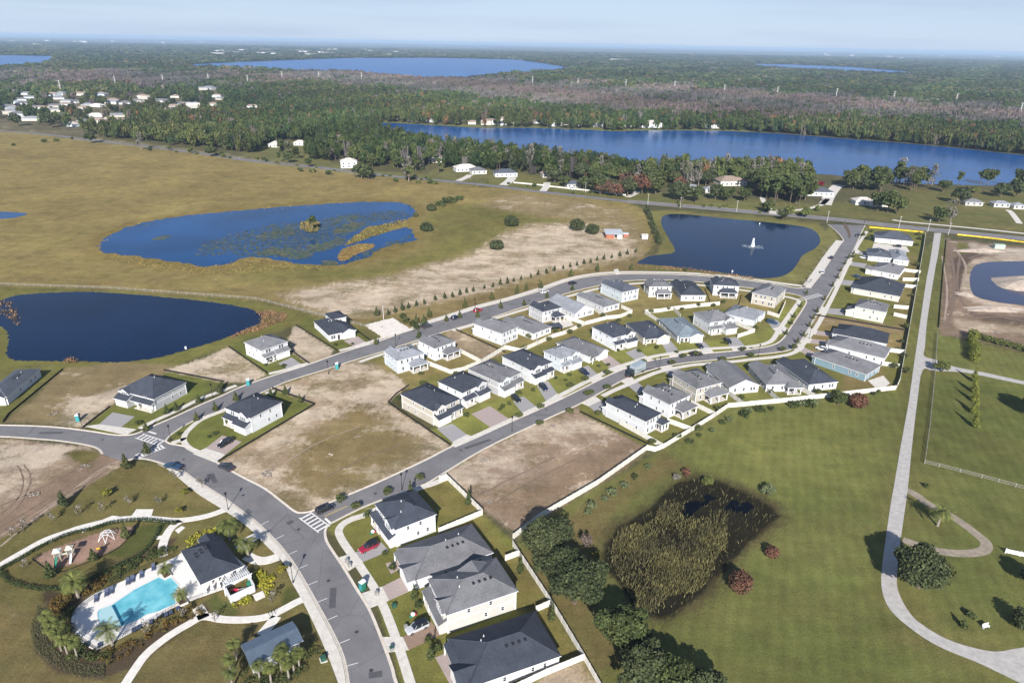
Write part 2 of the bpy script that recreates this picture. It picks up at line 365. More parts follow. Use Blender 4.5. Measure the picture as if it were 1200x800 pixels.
# ------------------------------------------------------------------ zones of the ground: outline, own colour, softness (m), sand patches, brown patches
OLIVE, TAN, SAND, LAWN = (.235,.185,.066), (.225,.172,.09), (.46,.37,.28), (.125,.135,.034)
ZONES = [
 ('woods', [(-3000,60),(4000,60),(4000,290),(1200,279),(1000,262),(780,240),(560,218),(300,190),(110,168),(0,156),(-900,120)], (.088,.084,.04), 6, 0, .3),
 ('east_meadow', [(1030,230),(1060,222),(1200,224),(1300,228),(1300,282),(1200,272),(1060,260),(1000,256),(880,246),(900,236),(960,240)], (.12,.12,.04), 3, .05, .6),
 ('roadside_lawns', [(280,178),(330,166),(372,168),(376,186),(400,192),(420,186),(426,200),(500,204),(520,194),(600,200),(660,212),(740,222),(860,232),(960,240),(960,252),(850,244),(740,234),(600,219),(440,204),(300,188)], (.135,.135,.048), 3, .05, .5),
 ('road_verge', [(-200,144),(0,157),(60,162),(120,170),(180,177),(240,185),(300,194),(380,204),(440,211),(440,206),(380,197),(300,186),(240,177),(180,170),(120,163),(60,155),(0,149)], (.205,.18,.11), 2, .15, .4),
 ('verge_north', [(560,216),(600,208),(700,222),(760,232),(850,240),(960,250),(960,254),(850,246),(760,239),(640,224)], (.13,.13,.04), 2, 0, .3),
 ('lakeside_lawns', [(380,148),(452,142),(560,147.5),(680,150),(760,150),(880,152),(885,156),(760,154.5),(620,151.5),(470,147)], (.14,.15,.05), 3, .05, .3),
 ('suburb', [(0,165),(-60,150),(0,112),(100,108),(260,102),(330,112),(300,138),(180,140),(120,160)], (.12,.105,.06), 8, .25, .3),
 ('field', [(-900,140),(-100,146),(0,153),(60,158),(110,167),(170,172),(240,181),(300,190),(380,200),(440,206),(500,211),(560,218),(620,223),(680,230),(735,237),(765,250),(772,275),(760,296),(690,318),(600,342),(500,368),(430,384),(300,352),(130,340),(0,336),(-900,320)], OLIVE, 3, .04, .75),
 ('field_gold', [(-200,165),(120,172),(260,195),(420,205),(560,225),(640,235),(560,300),(480,320),(520,270),(500,230),(400,225),(250,235),(90,262),(-200,230)], (.24,.185,.066), 18, .05, .8),
 ('pond_margin', [(96,292),(104,275),(150,260),(250,243),(350,236),(450,232),(492,240),(496,255),(492,285),(440,305),(400,316),(330,315),(240,320),(160,312),(105,302)], (.19,.145,.045), 5, 0, .6),
 ('field_green', [(520,240),(640,236),(700,250),(640,275),(560,300),(500,312),(420,330),(300,330),(260,318),(330,312),(420,316),(490,292),(500,262)], (.155,.14,.04), 10, .05, .5),
 ('field_sand', [(330,345),(395,330),(460,325),(540,303),(575,285),(620,262),(690,262),(752,280),(748,300),(668,316),(590,338),(513,356),(447,372),(400,372)], (.36,.275,.185), 7, .75, .3),
 ('field_sand_upper', [(560,240),(600,228),(700,236),(740,250),(748,285),(700,262),(640,255)], (.25,.19,.095), 9, .35, .4),
 ('hedge_strip', [(380,372),(450,372),(600,338),(700,314),(775,296),(790,300),(745,310),(790,316),(740,322),(660,335),(560,364),(480,388),(430,384)], (.215,.16,.07), 1.5, .05, .5),
 ('pond_ring', [(760,246),(880,252),(960,262),(976,280),(962,300),(950,328),(930,336),(860,327),(780,320),(740,314),(770,298),(776,280)], (.16,.15,.048), 1.2, .04, .5),
 ('entry_west', [(972,262),(984,282),(962,310),(948,335),(930,332),(945,300),(965,280)], (.16,.15,.05), 1, 0, .4),
 ('pond_bank', [(-900,325),(0,336),(130,341),(300,353),(430,385),(428,398),(372,379),(340,384),(300,398),(270,406),(190,434),(120,455),(80,430),(-900,430)], (.15,.142,.04), 1.5, .05, .35),
 ('lot_left_green', [(-900,425),(76,430),(8,490),(0,496),(-900,480)], (.145,.14,.042), 1.5, .05, .35),
 ('lot_one', [(76,431),(150,424),(205,428),(196,437),(160,450),(128,478),(99,501),(8,494)], (.215,.165,.085), 1.2, .25, .5),
 ('lot_one_sand', [(85,470),(130,456),(150,452),(128,479),(99,500),(66,496)], (.38,.31,.23), 1.5, .75, .2),
 ('yard_a2', [(99,501),(129,477),(140,470),(190,440),(200,434),(262,448),(245,458),(180,492),(152,508),(120,508)], LAWN, .4, 0, .15),
 ('lot_two', [(192,434),(240,419),(268,406),(314,438),(296,447),(262,448)], (.42,.33,.24), .6, .8, .3),
 ('yard_a4', [(268,406),(290,394),(345,398),(362,426),(314,440)], LAWN, .4, 0, .3),
 ('lot_three', [(346,381),(392,410),(385,420),(362,427),(341,412),(338,396)], (.38,.30,.21), .6, .7, .25),
 ('yard_a5', [(346,381),(362,372),(420,386),(434,400),(396,412)], LAWN, .4, 0, .4),
 ('yard_l4', [(420,380),(460,370),(482,386),(450,397),(434,400)], (.15,.135,.05), .5, 0, .4),
 ('yard_a3', [(198,507),(226,494),(266,478),(319,455),(369,474),(256,541),(228,528),(204,516)], LAWN, .4, 0, .3),
 ('block', [(319,454),(384,432),(448,412),(523,387),(591,366),(642,350),(705,333),(736,328),(826,330),(921,342),(942,347),(946,352),(926,384),(905,404),(855,412),(806,416),(764,422),(706,442),(657,468),(612,488),(529,523),(479,452)], (.165,.152,.048), .3, 0, .35),
 ('block_back', [(440,425),(500,395),(560,378),(650,345),(735,330),(830,333),(910,348),(900,372),(840,358),(790,362),(740,370),(690,385),(640,402),(590,412),(548,434),(505,440),(480,455)], (.21,.168,.064), 2, .03, .3),
 ('block_front', [(500,505),(540,485),(600,462),(650,440),(720,412),(770,402),(850,398),(900,385),(915,360),(946,352),(926,384),(905,404),(855,412),(764,422),(706,442),(657,468),(529,523)], (.185,.19,.048), 1.2, 0, .2),
 ('lot_five', [(319,455),(384,433),(421,421.5),(441,426),(479,452),(464,462),(455,472),(528,522),(500,539),(440,566),(392,585.5),(368,597.5),(350,599),(311,576),(265,549),(257,541),(369,474)], (.33,.245,.165), .6, .7, .6),
 ('lot_five_green', [(350,520),(420,470),(500,515),(440,560),(380,580),(330,560)], (.22,.165,.075), 5, .3, .7),
 ('lot_six', [(521,390),(534,386.5),(592,413),(569,423),(541,412)], (.33,.25,.17), .5, .4, .4),
 ('south_verge', [(384,617),(434,590),(500,558),(567,526),(635,493),(678,474),(680,484),(560,534),(523,557),(440,600),(405,640)], (.15,.15,.045), .4, .3, .3),
 ('lot_seven', [(521,556),(567.5,526),(635,494),(678,475),(680,483),(760,521),(633,609),(606,626),(570,600)], (.305,.22,.16), .6, .6, .4),
 ('lot_seven_red', [(560,592),(640,545),(740,510),(762,520),(633,610),(606,628)], (.225,.158,.105), 5, .1, .4),
 ('rows_south', [(384,620),(405,640),(440,700),(470,800),(475,840),(720,840),(699,800),(646,709),(601,634),(566,603),(523,557),(430,598)], (.15,.15,.038), .3, 0, .3),
 ('rows_south_back', [(523,557),(566,603),(646,709),(700,800),(660,800),(600,700),(520,600),(490,575)], (.17,.145,.045), 2, 0, .4),
 ('lot_eight', [(600,830),(640,788),(684,774),(700,800),(716,830)], (.36,.28,.2), .5, .4, .3),
 ('rows_d', [(678,475),(731,446),(778,430),(834,422),(880,416),(928,411),(960,367),(1010,272),(1016,262),(1085,272),(1075,330),(1062,400),(1054,447),(1049,457),(985,464),(913,472),(856,478),(810,506),(767,529),(680,484)], (.15,.148,.04), .3, 0, .3),
 ('rows_d_tan', [(955,366),(1000,376),(1062,386),(1060,412),(1040,412),(1030,430),(1048,455),(985,462),(990,440),(950,415)], (.2,.15,.06), .8, .1, .3),
 ('rows_e_back', [(1044,300),(1078,300),(1064,395),(1045,395),(1050,345)], (.18,.15,.055), 1, .05, .4),
 ('lot_ten', [(954,371),(1000,374),(1058,384),(1058,392),(1040,388),(980,380),(953,380)], (.24,.175,.095), .5, .15, .4),
 ('pasture', [(601,640),(633,612),(767,531),(810,508),(853,481),(880,477),(985,466),(1050,457),(1054,447),(1084,290),(1105,274),(1110,286),(1103,392),(1200,414),(1500,460),(1900,700),(1900,1200),(760,1200),(720,840),(646,712)], (.122,.130,.038), .8, 0, .28),
 ('pasture_light', [(780,540),(870,480),(1050,458),(1060,470),(1040,520),(950,560),(880,570),(840,556)], (.142,.148,.042), 14, 0, .28),
 ('pasture_brown', [(604,650),(700,585),(780,530),(800,545),(716,600),(700,650),(700,720),(740,760),(690,790),(640,705)], (.14,.115,.045), 3, 0, .6),
 ('pasture_edge', [(1040,600),(1062,470),(1080,470),(1066,600),(1060,640),(1100,740),(1180,760),(1160,790),(1060,740),(1020,690)], (.125,.12,.038), 5, 0, .5),
 ('drive_strip', [(1050,457),(1084,290),(1112,288),(1100,390),(1096,440),(1085,545),(1064,545),(1060,470)], (.115,.118,.034), .8, 0, .35),
 ('paddock', [(1100,440),(1200,452),(1400,470),(1400,600),(1200,572),(1088,543)], (.110,.121,.034), 2, 0, .25),
 ('wet_rim', [(700,664),(704,634),(720,613),(754,594),(786,564),(816,555),(846,560),(880,573),(913,593),(920,606),(892,632),(866,658),(840,684),(812,711),(778,730),(754,730),(738,716),(724,692)], (.062,.05,.025), 3, 0, .2),
 ('wetland', WET, (.018,.0155,.009), .8, 0, 0),
 ('site', [(1109,280),(1150,284),(1200,290),(1500,320),(1500,440),(1200,412),(1165,402),(1103,392),(1100,385),(1106,330)], (.215,.152,.112), 1, .3, .5),
 ('site_bank', [(1127,330),(1130,312),(1144,303),(1170,299),(1240,299),(1240,306),(1155,308),(1142,313),(1138,326),(1143,346),(1158,351),(1200,358),(1240,366),(1240,374),(1180,364),(1140,354),(1128,345)], (.38,.30,.23), 1, .5, .2),
 ('site_sand', [(1118,372),(1150,378),(1200,384),(1300,390),(1300,398),(1180,390),(1120,383)], (.36,.28,.2), 1, .4, .3),
 ('site_dark', [(1114,306),(1126,297),(1165,294),(1168,297),(1140,303),(1128,318),(1126,345),(1119,350)], (.105,.075,.058), .8, .1, .2),
 ('site_dark', [(1136,366),(1170,370),(1240,374),(1240,382),(1190,381),(1150,375)], (.11,.08,.062), .8, .1, .2),
 ('site_dark', [(1104,330),(1112,330),(1114,365),(1106,372)], (.14,.1,.078), .8, .1, .2),
 ('site_grass', [(1121,284),(1134,285),(1134,296),(1124,298)], (.13,.13,.04), .6, 0, .2),
 ('site_pale', [(1134,285),(1200,292),(1260,300),(1260,304),(1140,296)], (.42,.35,.28), .6, .3, .3),
 ('mound', [(1174,340),(1180,325),(1190,319),(1204,315),(1240,318),(1240,355),(1200,351),(1190,346)], (.40,.325,.26), .8, .3, .3),
 ('left_dirt', [(-600,505),(0,513),(70,520),(105,524),(118,531),(150,541),(95,575),(40,612),(0,632),(-600,900)], (.30,.222,.16), 1, .5, .6),
 ('left_dirt_pale', [(-100,530),(0,522),(50,520),(80,527),(70,540),(40,548),(0,548),(-100,560)], (.45,.37,.29), 2, .7, .2),
 ('left_dirt_road', [(118,528),(150,540),(110,562),(60,595),(0,630),(-300,800),(-300,720),(0,600),(70,555),(100,540)], (.235,.165,.118), 1, .15, .3),
 ('left_grass', [(92,527),(112,528),(117,533),(105,548),(88,540),(70,530)], (.12,.105,.035), .8, .1, .4),
 ('park', [(0,632),(60,598),(110,565),(150,541),(172,540),(192,545),(236,577),(262,597),(292,618),(320,646),(344,681),(362,718),(382,760),(396,800),(402,860),(-700,1100),(-700,1000)], (.14,.122,.042), .8, .03, .6),
 ('park_lower', [(0,690),(40,696),(90,720),(120,790),(230,740),(330,720),(400,830),(-400,1100),(-500,900)], (.135,.112,.045), 5, .05, .7),
 ('park_green_a', [(120,650),(128,640),(148,625),(180,613),(200,613),(182,640),(150,655)], (.075,.085,.024), 1, 0, .2),
 ('park_green_b', [(331,695),(337,686),(347,690),(353,701),(345,712),(333,710)], (.075,.085,.024), .6, 0, .2),
 ('park_green_c', [(239,707),(252,695),(270,704),(282,716),(275,722),(250,720)], (.075,.09,.026), .6, 0, .2),
 ('plant_bed', [(52,690),(86,696),(128,662),(196,630),(208,630),(200,640),(120,672),(98,705),(80,728),(85,745),(122,764),(150,755),(230,716),(240,706),(248,714),(160,780),(120,796),(70,790),(42,765),(38,735),(52,710)], (.078,.057,.036), .6, 0, .1),
 ('playground_bed', [(38,655),(50,648),(80,636),(120,622),(160,616),(152,628),(140,640),(120,650),(92,660),(72,664),(55,665)], (.31,.195,.145), .25, 0, 0),
 ('swing_bed', [(2,672),(20,664),(40,655),(60,668),(80,670),(76,684),(58,688),(40,687),(15,682)], (.12,.105,.036), .8, 0, .4),
]

def poly_sd(px, py, poly):
    """signed distance to a closed outline (inside positive)"""
    n = len(poly)
    inside = np.zeros(px.shape, bool)
    best = np.full(px.shape, 1e18)
    for i in range(n):
        x0, y0 = poly[i]; x1, y1 = poly[(i + 1) % n]
        dx, dy = x1 - x0, y1 - y0
        L = dx * dx + dy * dy + 1e-12
        t = np.clip(((px - x0) * dx + (py - y0) * dy) / L, 0, 1)
        best = np.minimum(best, (px - x0 - t * dx) ** 2 + (py - y0 - t * dy) ** 2)
        if y0 != y1:
            c = ((y0 > py) != (y1 > py)) & (px < (x1 - x0) * (py - y0) / (y1 - y0) + x0)
            inside ^= c
    return np.where(inside, 1, -1) * np.sqrt(best)

def safeW(poly):
    """outline in metres; points above the horizon are pulled below it"""
    out = []
    for x, y in poly:
        hy = HL + (HR - HL) * x / 1200
        out.append(tuple(P(x, max(y, hy + 2.0), 0).to_2d()))
    return out

# the ground: one sheet, finer where the camera sees it from near, out past the horizon
us = np.concatenate([np.linspace(-2400, -80, 40), np.arange(-70, 1272, 2.6), np.linspace(1280, 3600, 40)])
vs = np.concatenate([np.linspace(2600, 830, 24), np.arange(822, 130, -2.6), np.arange(130, 66, -1.6)])
tp = math.tan(PITCH)
rows = []
for v in vs:
    k = (v - 400) / FOC
    dep = math.sin(PITCH) + k * math.cos(PITCH)
    if dep <= 1e-4: continue
    t = CAMH / dep
    rows.append((t, t * (math.cos(PITCH) - k * math.sin(PITCH))))
for Y in (9000, 13000, 20000, 32000, 60000):
    if Y > rows[-1][1] * 1.1:
        rows.append((Y * math.cos(PITCH), Y))
tt = np.array([r[0] for r in rows]); yy = np.array([r[1] for r in rows])
GX = tt[:, None] * ((us - 600) / FOC)[None, :]
GY = np.repeat(yy[:, None], len(us), 1)
GX = GX.ravel(); GY = GY.ravel()
gc = np.tile(np.array([.075, .076, .036]), (len(GX), 1))
gw = np.zeros(len(GX)); gs = np.zeros(len(GX)); gb = np.full(len(GX), .3)
gnoise = NR.normal(size=len(GX))
for nm, poly, col, soft, sand, brown in ZONES:
    wp = safeW(poly)
    xs = [p[0] for p in wp]; ys_ = [p[1] for p in wp]
    sel = np.where((GX > min(xs) - soft * 2) & (GX < max(xs) + soft * 2) & (GY > min(ys_) - soft * 2) & (GY < max(ys_) + soft * 2))[0]
    if not len(sel): continue
    d = poly_sd(GX[sel], GY[sel], wp)
    d = d + 0.45 * soft * (np.sin(GX[sel] / (soft * 2.3) + 1.3) * np.cos(GY[sel] / (soft * 3.1)) + 0.5 * gnoise[sel])
    w = np.clip(0.5 + d / (2 * soft), 0, 1); w = w * w * (3 - 2 * w)
    gc[sel] += (np.array(col) - gc[sel]) * w[:, None]
    gs[sel] += (sand - gs[sel]) * w
    gw[sel] += ((1.0 if nm.startswith(('pasture', 'paddock', 'drive_strip', 'pond_bank', 'field_g')) and nm != 'pasture_brown' else 0) - gw[sel]) * w
    gb[sel] += (brown - gb[sel]) * w
nr, nc = len(rows), len(us)
idx = np.arange(nr * nc).reshape(nr, nc)
quads = np.stack([idx[:-1, :-1], idx[:-1, 1:], idx[1:, 1:], idx[1:, :-1]], -1).reshape(-1, 4)
gm = bpy.data.meshes.new('ground')
gm.vertices.add(len(GX)); gm.loops.add(quads.size); gm.polygons.add(len(quads))
gm.vertices.foreach_set('co', np.column_stack([GX, GY, np.zeros(len(GX))]).ravel())
gm.loops.foreach_set('vertex_index', quads.ravel())
gm.polygons.foreach_set('loop_start', np.arange(0, quads.size, 4))
gm.update(calc_edges=True)
a1 = gm.color_attributes.new('soil', 'FLOAT_COLOR', 'POINT')
a1.data.foreach_set('color', np.column_stack([gc, np.ones(len(gc))]).ravel())
a2 = gm.color_attributes.new('patch', 'FLOAT_COLOR', 'POINT')
a2.data.foreach_set('color', np.column_stack([gs, gb, gw, np.ones(len(gs))]).ravel())

def ground_material():
    m = bpy.data.materials.new('ground'); m.use_nodes = True
    n, l = m.node_tree.nodes, m.node_tree.links
    b = n['Principled BSDF']; b.inputs['Roughness'].default_value = .95; b.inputs['Specular IOR Level'].default_value = .05
    soil = n.new('ShaderNodeAttribute'); soil.attribute_name = 'soil'
    pat = n.new('ShaderNodeAttribute'); pat.attribute_name = 'patch'
    sep = n.new('ShaderNodeSeparateColor'); l.new(pat.outputs['Color'], sep.inputs['Color'])
    t = n.new('ShaderNodeTexCoord')
    def noise(scale, detail=5, rough=.6, sx=1, sy=1, rot=0):
        q = n.new('ShaderNodeMapping'); q.inputs['Scale'].default_value = (sx, sy, 1); q.inputs['Rotation'].default_value = (0, 0, rot)
        l.new(t.outputs['Object'], q.inputs['Vector'])
        z = n.new('ShaderNodeTexNoise'); z.inputs['Scale'].default_value = scale; z.inputs['Detail'].default_value = detail; z.inputs['Roughness'].default_value = rough
        l.new(q.outputs['Vector'], z.inputs['Vector'])
        return z.outputs['Fac']
    def rng(x, a, c, lo, hi):
        r = n.new('ShaderNodeMapRange'); r.inputs['From Min'].default_value = a; r.inputs['From Max'].default_value = c
        r.inputs['To Min'].default_value = lo; r.inputs['To Max'].default_value = hi
        l.new(x, r.inputs['Value']); return r.outputs['Result']
    def math_(op, a, c):
        q = n.new('ShaderNodeMath'); q.operation = op
        for i, v in enumerate((a, c)):
            if isinstance(v, (int, float)): q.inputs[i].default_value = v
            else: l.new(v, q.inputs[i])
        return q.outputs[0]
    def mix(f, a, c, mode='MIX'):
        q = n.new('ShaderNodeMixRGB'); q.blend_type = mode
        for i, v in zip(('Fac', 'Color1', 'Color2'), (f, a, c)):
            if isinstance(v, (int, float)): q.inputs[i].default_value = v
            elif isinstance(v, tuple): q.inputs[i].default_value = (*v, 1)
            else: l.new(v, q.inputs[i])
        return q.outputs['Color']
    # bare sand showing through, more where the zone is sandier
    ns = noise(.055, 8, .66, 1, 1.6, .35)
    fs = noise(.4, 6, .7)
    sm = math_('ADD', math_('ADD', math_('MULTIPLY', ns, 1.0), math_('MULTIPLY', fs, .4)), math_('MULTIPLY', sep.outputs[0], .36))
    sandf = math_('MULTIPLY', rng(sm, .86, 1.0, 0, 1), rng(sep.outputs[0], 0, .12, 0, .85))
    # dry, browner grass in drifts
    nb = noise(.03, 7, .62, 1, 2.0, -.2)
    nb2 = noise(.22, 6, .7)
    bm_ = math_('ADD', math_('MULTIPLY', nb, .7), math_('MULTIPLY', nb2, .3))
    brf = math_('MULTIPLY', rng(bm_, .44, .6, 0, 1), sep.outputs[1])
    c = mix(brf, soil.outputs['Color'], mix(.62, soil.outputs['Color'], (.20, .135, .06)))
    # darker tussocks
    dk = math_('MULTIPLY', rng(math_('ADD', math_('MULTIPLY', noise(.09, 7, .7), .6), math_('MULTIPLY', noise(.9, 5, .7), .4)), .49, .6, 0, .6), rng(sep.outputs[1], 0, .8, .25, .9))
    c = mix(dk, c, mix(.75, c, (.05, .048, .018)))
    c = mix(sandf, c, (.50, .405, .30))
    wd = math_('MULTIPLY', rng(math_('ADD', math_('MULTIPLY', noise(.045, 8, .68, 1, 1.4, .8), .75), math_('MULTIPLY', noise(.7, 5, .7), .25)), .51, .6, 0, .8), rng(sep.outputs[0], .2, .5, 0, 1))
    c = mix(wd, c, (.145, .118, .05))
    # mowing and wheel streaks, then fine grain
    st = rng(noise(.5, 4, .6, 1, .1, .12), .35, .65, .95, 1.05)
    st2 = rng(noise(.35, 5, .65, .25, 1, .3), .35, .65, .92, 1.08)
    fine = rng(noise(2.2, 6, .75), .3, .7, .68, 1.32)
    mid = rng(noise(.16, 5, .6), .3, .7, .84, 1.16)
    wv = n.new('ShaderNodeTexWave'); wv.inputs['Scale'].default_value = .11; wv.inputs['Distortion'].default_value = 5; wv.inputs['Detail'].default_value = 3; wv.inputs['Detail Scale'].default_value = .25
    wq = n.new('ShaderNodeMapping'); wq.inputs['Rotation'].default_value = (0, 0, .35); l.new(t.outputs['Object'], wq.inputs['Vector']); l.new(wq.outputs['Vector'], wv.inputs['Vector'])
    mw = math_('ADD', 1, math_('MULTIPLY', math_('MULTIPLY', math_('SUBTRACT', wv.outputs['Fac'], .5), .10), sep.outputs[2]))
    big = rng(noise(.018, 6, .6), .32, .68, .82, 1.18)
    val = math_('MULTIPLY', math_('MULTIPLY', math_('MULTIPLY', st, st2), math_('MULTIPLY', fine, mid)), math_('MULTIPLY', mw, big))
    h = n.new('ShaderNodeHueSaturation'); l.new(c, h.inputs['Color']); l.new(val, h.inputs['Value'])
    l.new(h.outputs['Color'], b.inputs['Base Color'])
    bp = n.new('ShaderNodeBump'); bp.inputs['Strength'].default_value = .5; bp.inputs['Distance'].default_value = .25
    l.new(noise(1.6, 6, .75), bp.inputs['Height']); l.new(bp.outputs['Normal'], b.inputs['Normal'])
    return m
gm.materials.append(ground_material())
tag(link('ground', gm), kind='structure')

# ------------------------------------------------------------------ water
def water_material(name, col, rough, bump, bs, spec=.5):
    m = bpy.data.materials.new(name); m.use_nodes = True
    n, l = m.node_tree.nodes, m.node_tree.links
    b = n['Principled BSDF']; b.inputs['Roughness'].default_value = rough; b.inputs['IOR'].default_value = 1.33
    b.inputs['Specular IOR Level'].default_value = spec
    t = n.new('ShaderNodeTexCoord')
    z = n.new('ShaderNodeTexNoise'); z.inputs['Scale'].default_value = bs; z.inputs['Detail'].default_value = 4
    l.new(t.outputs['Object'], z.inputs['Vector'])
    bp = n.new('ShaderNodeBump'); bp.inputs['Strength'].default_value = bump; bp.inputs['Distance'].default_value = .05
    l.new(z.outputs['Fac'], bp.inputs['Height']); l.new(bp.outputs['Normal'], b.inputs['Normal'])
    z2 = n.new('ShaderNodeTexNoise'); z2.inputs['Scale'].default_value = .02; z2.inputs['Detail'].default_value = 5
    l.new(t.outputs['Object'], z2.inputs['Vector'])
    r = n.new('ShaderNodeMapRange'); r.inputs['From Min'].default_value = .3; r.inputs['From Max'].default_value = .7
    r.inputs['To Min'].default_value = .75; r.inputs['To Max'].default_value = 1.3
    l.new(z2.outputs['Fac'], r.inputs['Value'])
    h = n.new('ShaderNodeHueSaturation'); h.inputs['Color'].default_value = (*col, 1); l.new(r.outputs['Result'], h.inputs['Value'])
    l.new(h.outputs['Color'], b.inputs['Base Color'])
    return m
WM_POND = water_material('pond_water', (.002, .0135, .046), .1, .16, 1.2, .12)
WM_MARSH = water_material('marsh_water', (.004, .046, .145), .12, .16, 1.0, .09)
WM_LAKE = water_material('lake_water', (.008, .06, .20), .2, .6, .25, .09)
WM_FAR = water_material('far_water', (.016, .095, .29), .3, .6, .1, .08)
WM_PIT = water_material('pit_water', (.036, .043, .085), .12, .12, 1.0, .18)
WM_DARK = water_material('bog_water', (.003, .0045, .008), .3, .1, 1.0, .03)
WPOLY = {}
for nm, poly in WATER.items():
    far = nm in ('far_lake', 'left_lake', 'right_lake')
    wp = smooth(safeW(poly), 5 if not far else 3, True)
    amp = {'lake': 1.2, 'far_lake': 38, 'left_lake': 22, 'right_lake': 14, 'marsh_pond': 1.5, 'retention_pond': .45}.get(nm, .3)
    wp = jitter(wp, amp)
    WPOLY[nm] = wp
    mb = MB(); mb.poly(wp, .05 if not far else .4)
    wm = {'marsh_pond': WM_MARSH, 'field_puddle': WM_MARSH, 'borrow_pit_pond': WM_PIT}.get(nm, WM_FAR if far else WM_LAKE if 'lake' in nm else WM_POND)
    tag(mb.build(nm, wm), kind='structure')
for k, poly in enumerate(WETWATER):
    mb = MB(); mb.poly(jitter(smooth(W(poly), 3, True), .75), .04)
    tag(mb.build('bog_water', WM_DARK), kind='structure')
# far thin water near the skyline
mb = MB(); mb.poly([(-9000, 15500), (-500, 16500), (-800, 18500), (-9000, 18000)], .8); mb.poly([(2500, 13500), (8000, 14500), (8000, 15500), (2500, 14300)], .8)
tag(mb.build('bay_water', WM_FAR), kind='structure')
# grassy islet and lily pads on the marsh pond
mb = MB(); mb.slab(jitter(smooth(W(ISLAND), 4, True), .5), .04, .25)
tag(mb.build('marsh_island', mat('dry_sedge', (.23, .135, .04), .9, noise=.35, nscale=.6)), kind='structure')
lm = leafmat('lily', (.06, .085, .06), (.10, .095, .05), .45, .12)
mb = MB()
for poly, cnt in (([(390,272),(398,263),(412,259),(425,264),(424,270),(405,274)], 420), ([(303,296),(312,292),(340,290),(362,295),(364,302),(340,304),(310,300)], 700),
                  ([(360,288),(380,283),(402,278),(405,284),(385,293),(365,296)], 420), ([(300,275),(320,268),(345,266),(350,272),(330,279),(305,281)], 300),
                  ([(376,306),(392,305),(396,309),(382,311)], 160), ([(380,262),(392,252),(425,253),(420,258),(400,262)], 120), ([(178,281),(190,276),(205,277),(198,281)], 90), ([(320,262),(430,249),(470,244),(482,254),(430,264),(400,285),(340,302),(230,300),(240,282)], 2600), ([(396,308),(450,284),(484,270),(486,280),(440,297),(400,311)], 300)):
    wp = W(poly)
    xs = [p[0] for p in wp]; ys_ = [p[1] for p in wp]
    X = NR.uniform(min(xs), max(xs), cnt * 4); Y = NR.uniform(min(ys_), max(ys_), cnt * 4)
    ok = poly_sd(X, Y, [tuple(p) for p in wp]) > NR.uniform(-1, 6, cnt * 4) + 2.5 * np.sin(X * .21) * np.sin(Y * .13 + 1)
    for x, y in list(zip(X[ok], Y[ok]))[:cnt]:
        r = R.uniform(.4, 1.1); a = R.uniform(0, 6)
        mb.face([(x + r * math.cos(a + q), y + r * .8 * math.sin(a + q), .08 + r * .01) for q in (0, 1.05, 2.1, 3.14, 4.2, 5.2)])
tag(mb.build('lily_pads', lm), 'floating lily pads in patches on the blue marsh pond', 'lily pads', kind='stuff')
# ------------------------------------------------------------------ roads
K1 = [(-160,499),(-80,498),(0,498),(60,500),(105,505),(135,509.5),(155,509),(170,503.5),(184,497),(205,488),(235,474),(260,463.5),(279,454.5),(315,441.5),(357,428.5),(399,413.5),(440,401),(465.5,392),(495,381),(528.5,371),(560,361),(595,352),(635,340),(670,328),(705,322.5),(740,321),(800,322),(844,325),(872,328),(914,334),(930,337),(945,337),(955,330),(968,312),(984,287),(988,281),(980,271),(970,263)]
K2 = [(195,517),(197,513),(205,506),(226,493.5),(266,478),(319,454.5),(339,446),(382.5,432.5),(420,420.5),(448,412),(488,399),(523,388),(553,379.5),(591.5,367),(611,360.5),(642,351),(670,342),(705,334),(736,329),(780,328),(826,331),(867,336),(921,343),(938,347),(944,351),(943,358),(926,384),(917,397),(905,404.5),(880,409),(855,411.5),(806,416),(764,422),(729,433),(706,443),(657,467.5),(612,488),(574,504),(529,523),(500,538),(440,566),(392,586),(368,597.5),(355,600.5),(346,599),(332,588.5),(311,572.5),(287,560),(265,548),(252,540),(232,527.5),(215,522.5),(201,520)]
K3 = [(490,860),(465,800),(460,782),(448,749),(433,713),(418,689),(401.5,662),(390,645),(383,633),(381.5,622),(386,614.5),(395,609.5),(411.5,601),(436,590),(488.5,570.5),(506,563),(567.5,526),(635,493.5),(678,474),(704,460),(731,445),(755,436),(778,429.5),(808,424.5),(834,422),(880,416),(909,413),(928,409),(940,398),(952,378),(970,348),(980,330),(1000,294),(1010,272),(1014,264)]
K4 = [(-160,511.5),(-80,511),(0,511.5),(40,514),(70,516.5),(102,521.5),(115,526),(119.5,532)]
K5 = [(148,542),(150,539),(160,537.5),(172,538),(190,543),(212,551),(225,560),(240,569.5),(262,583.5),(276.5,594),(299,611),(318,629),(329,641),(344,661),(359,686),(374,713),(389,741),(401,768),(407,797),(415,860)]
kl = [smooth(W(k), 4) for k in (K1, K3, K4, K5)]
kh = smooth(W(K2), 4, True)

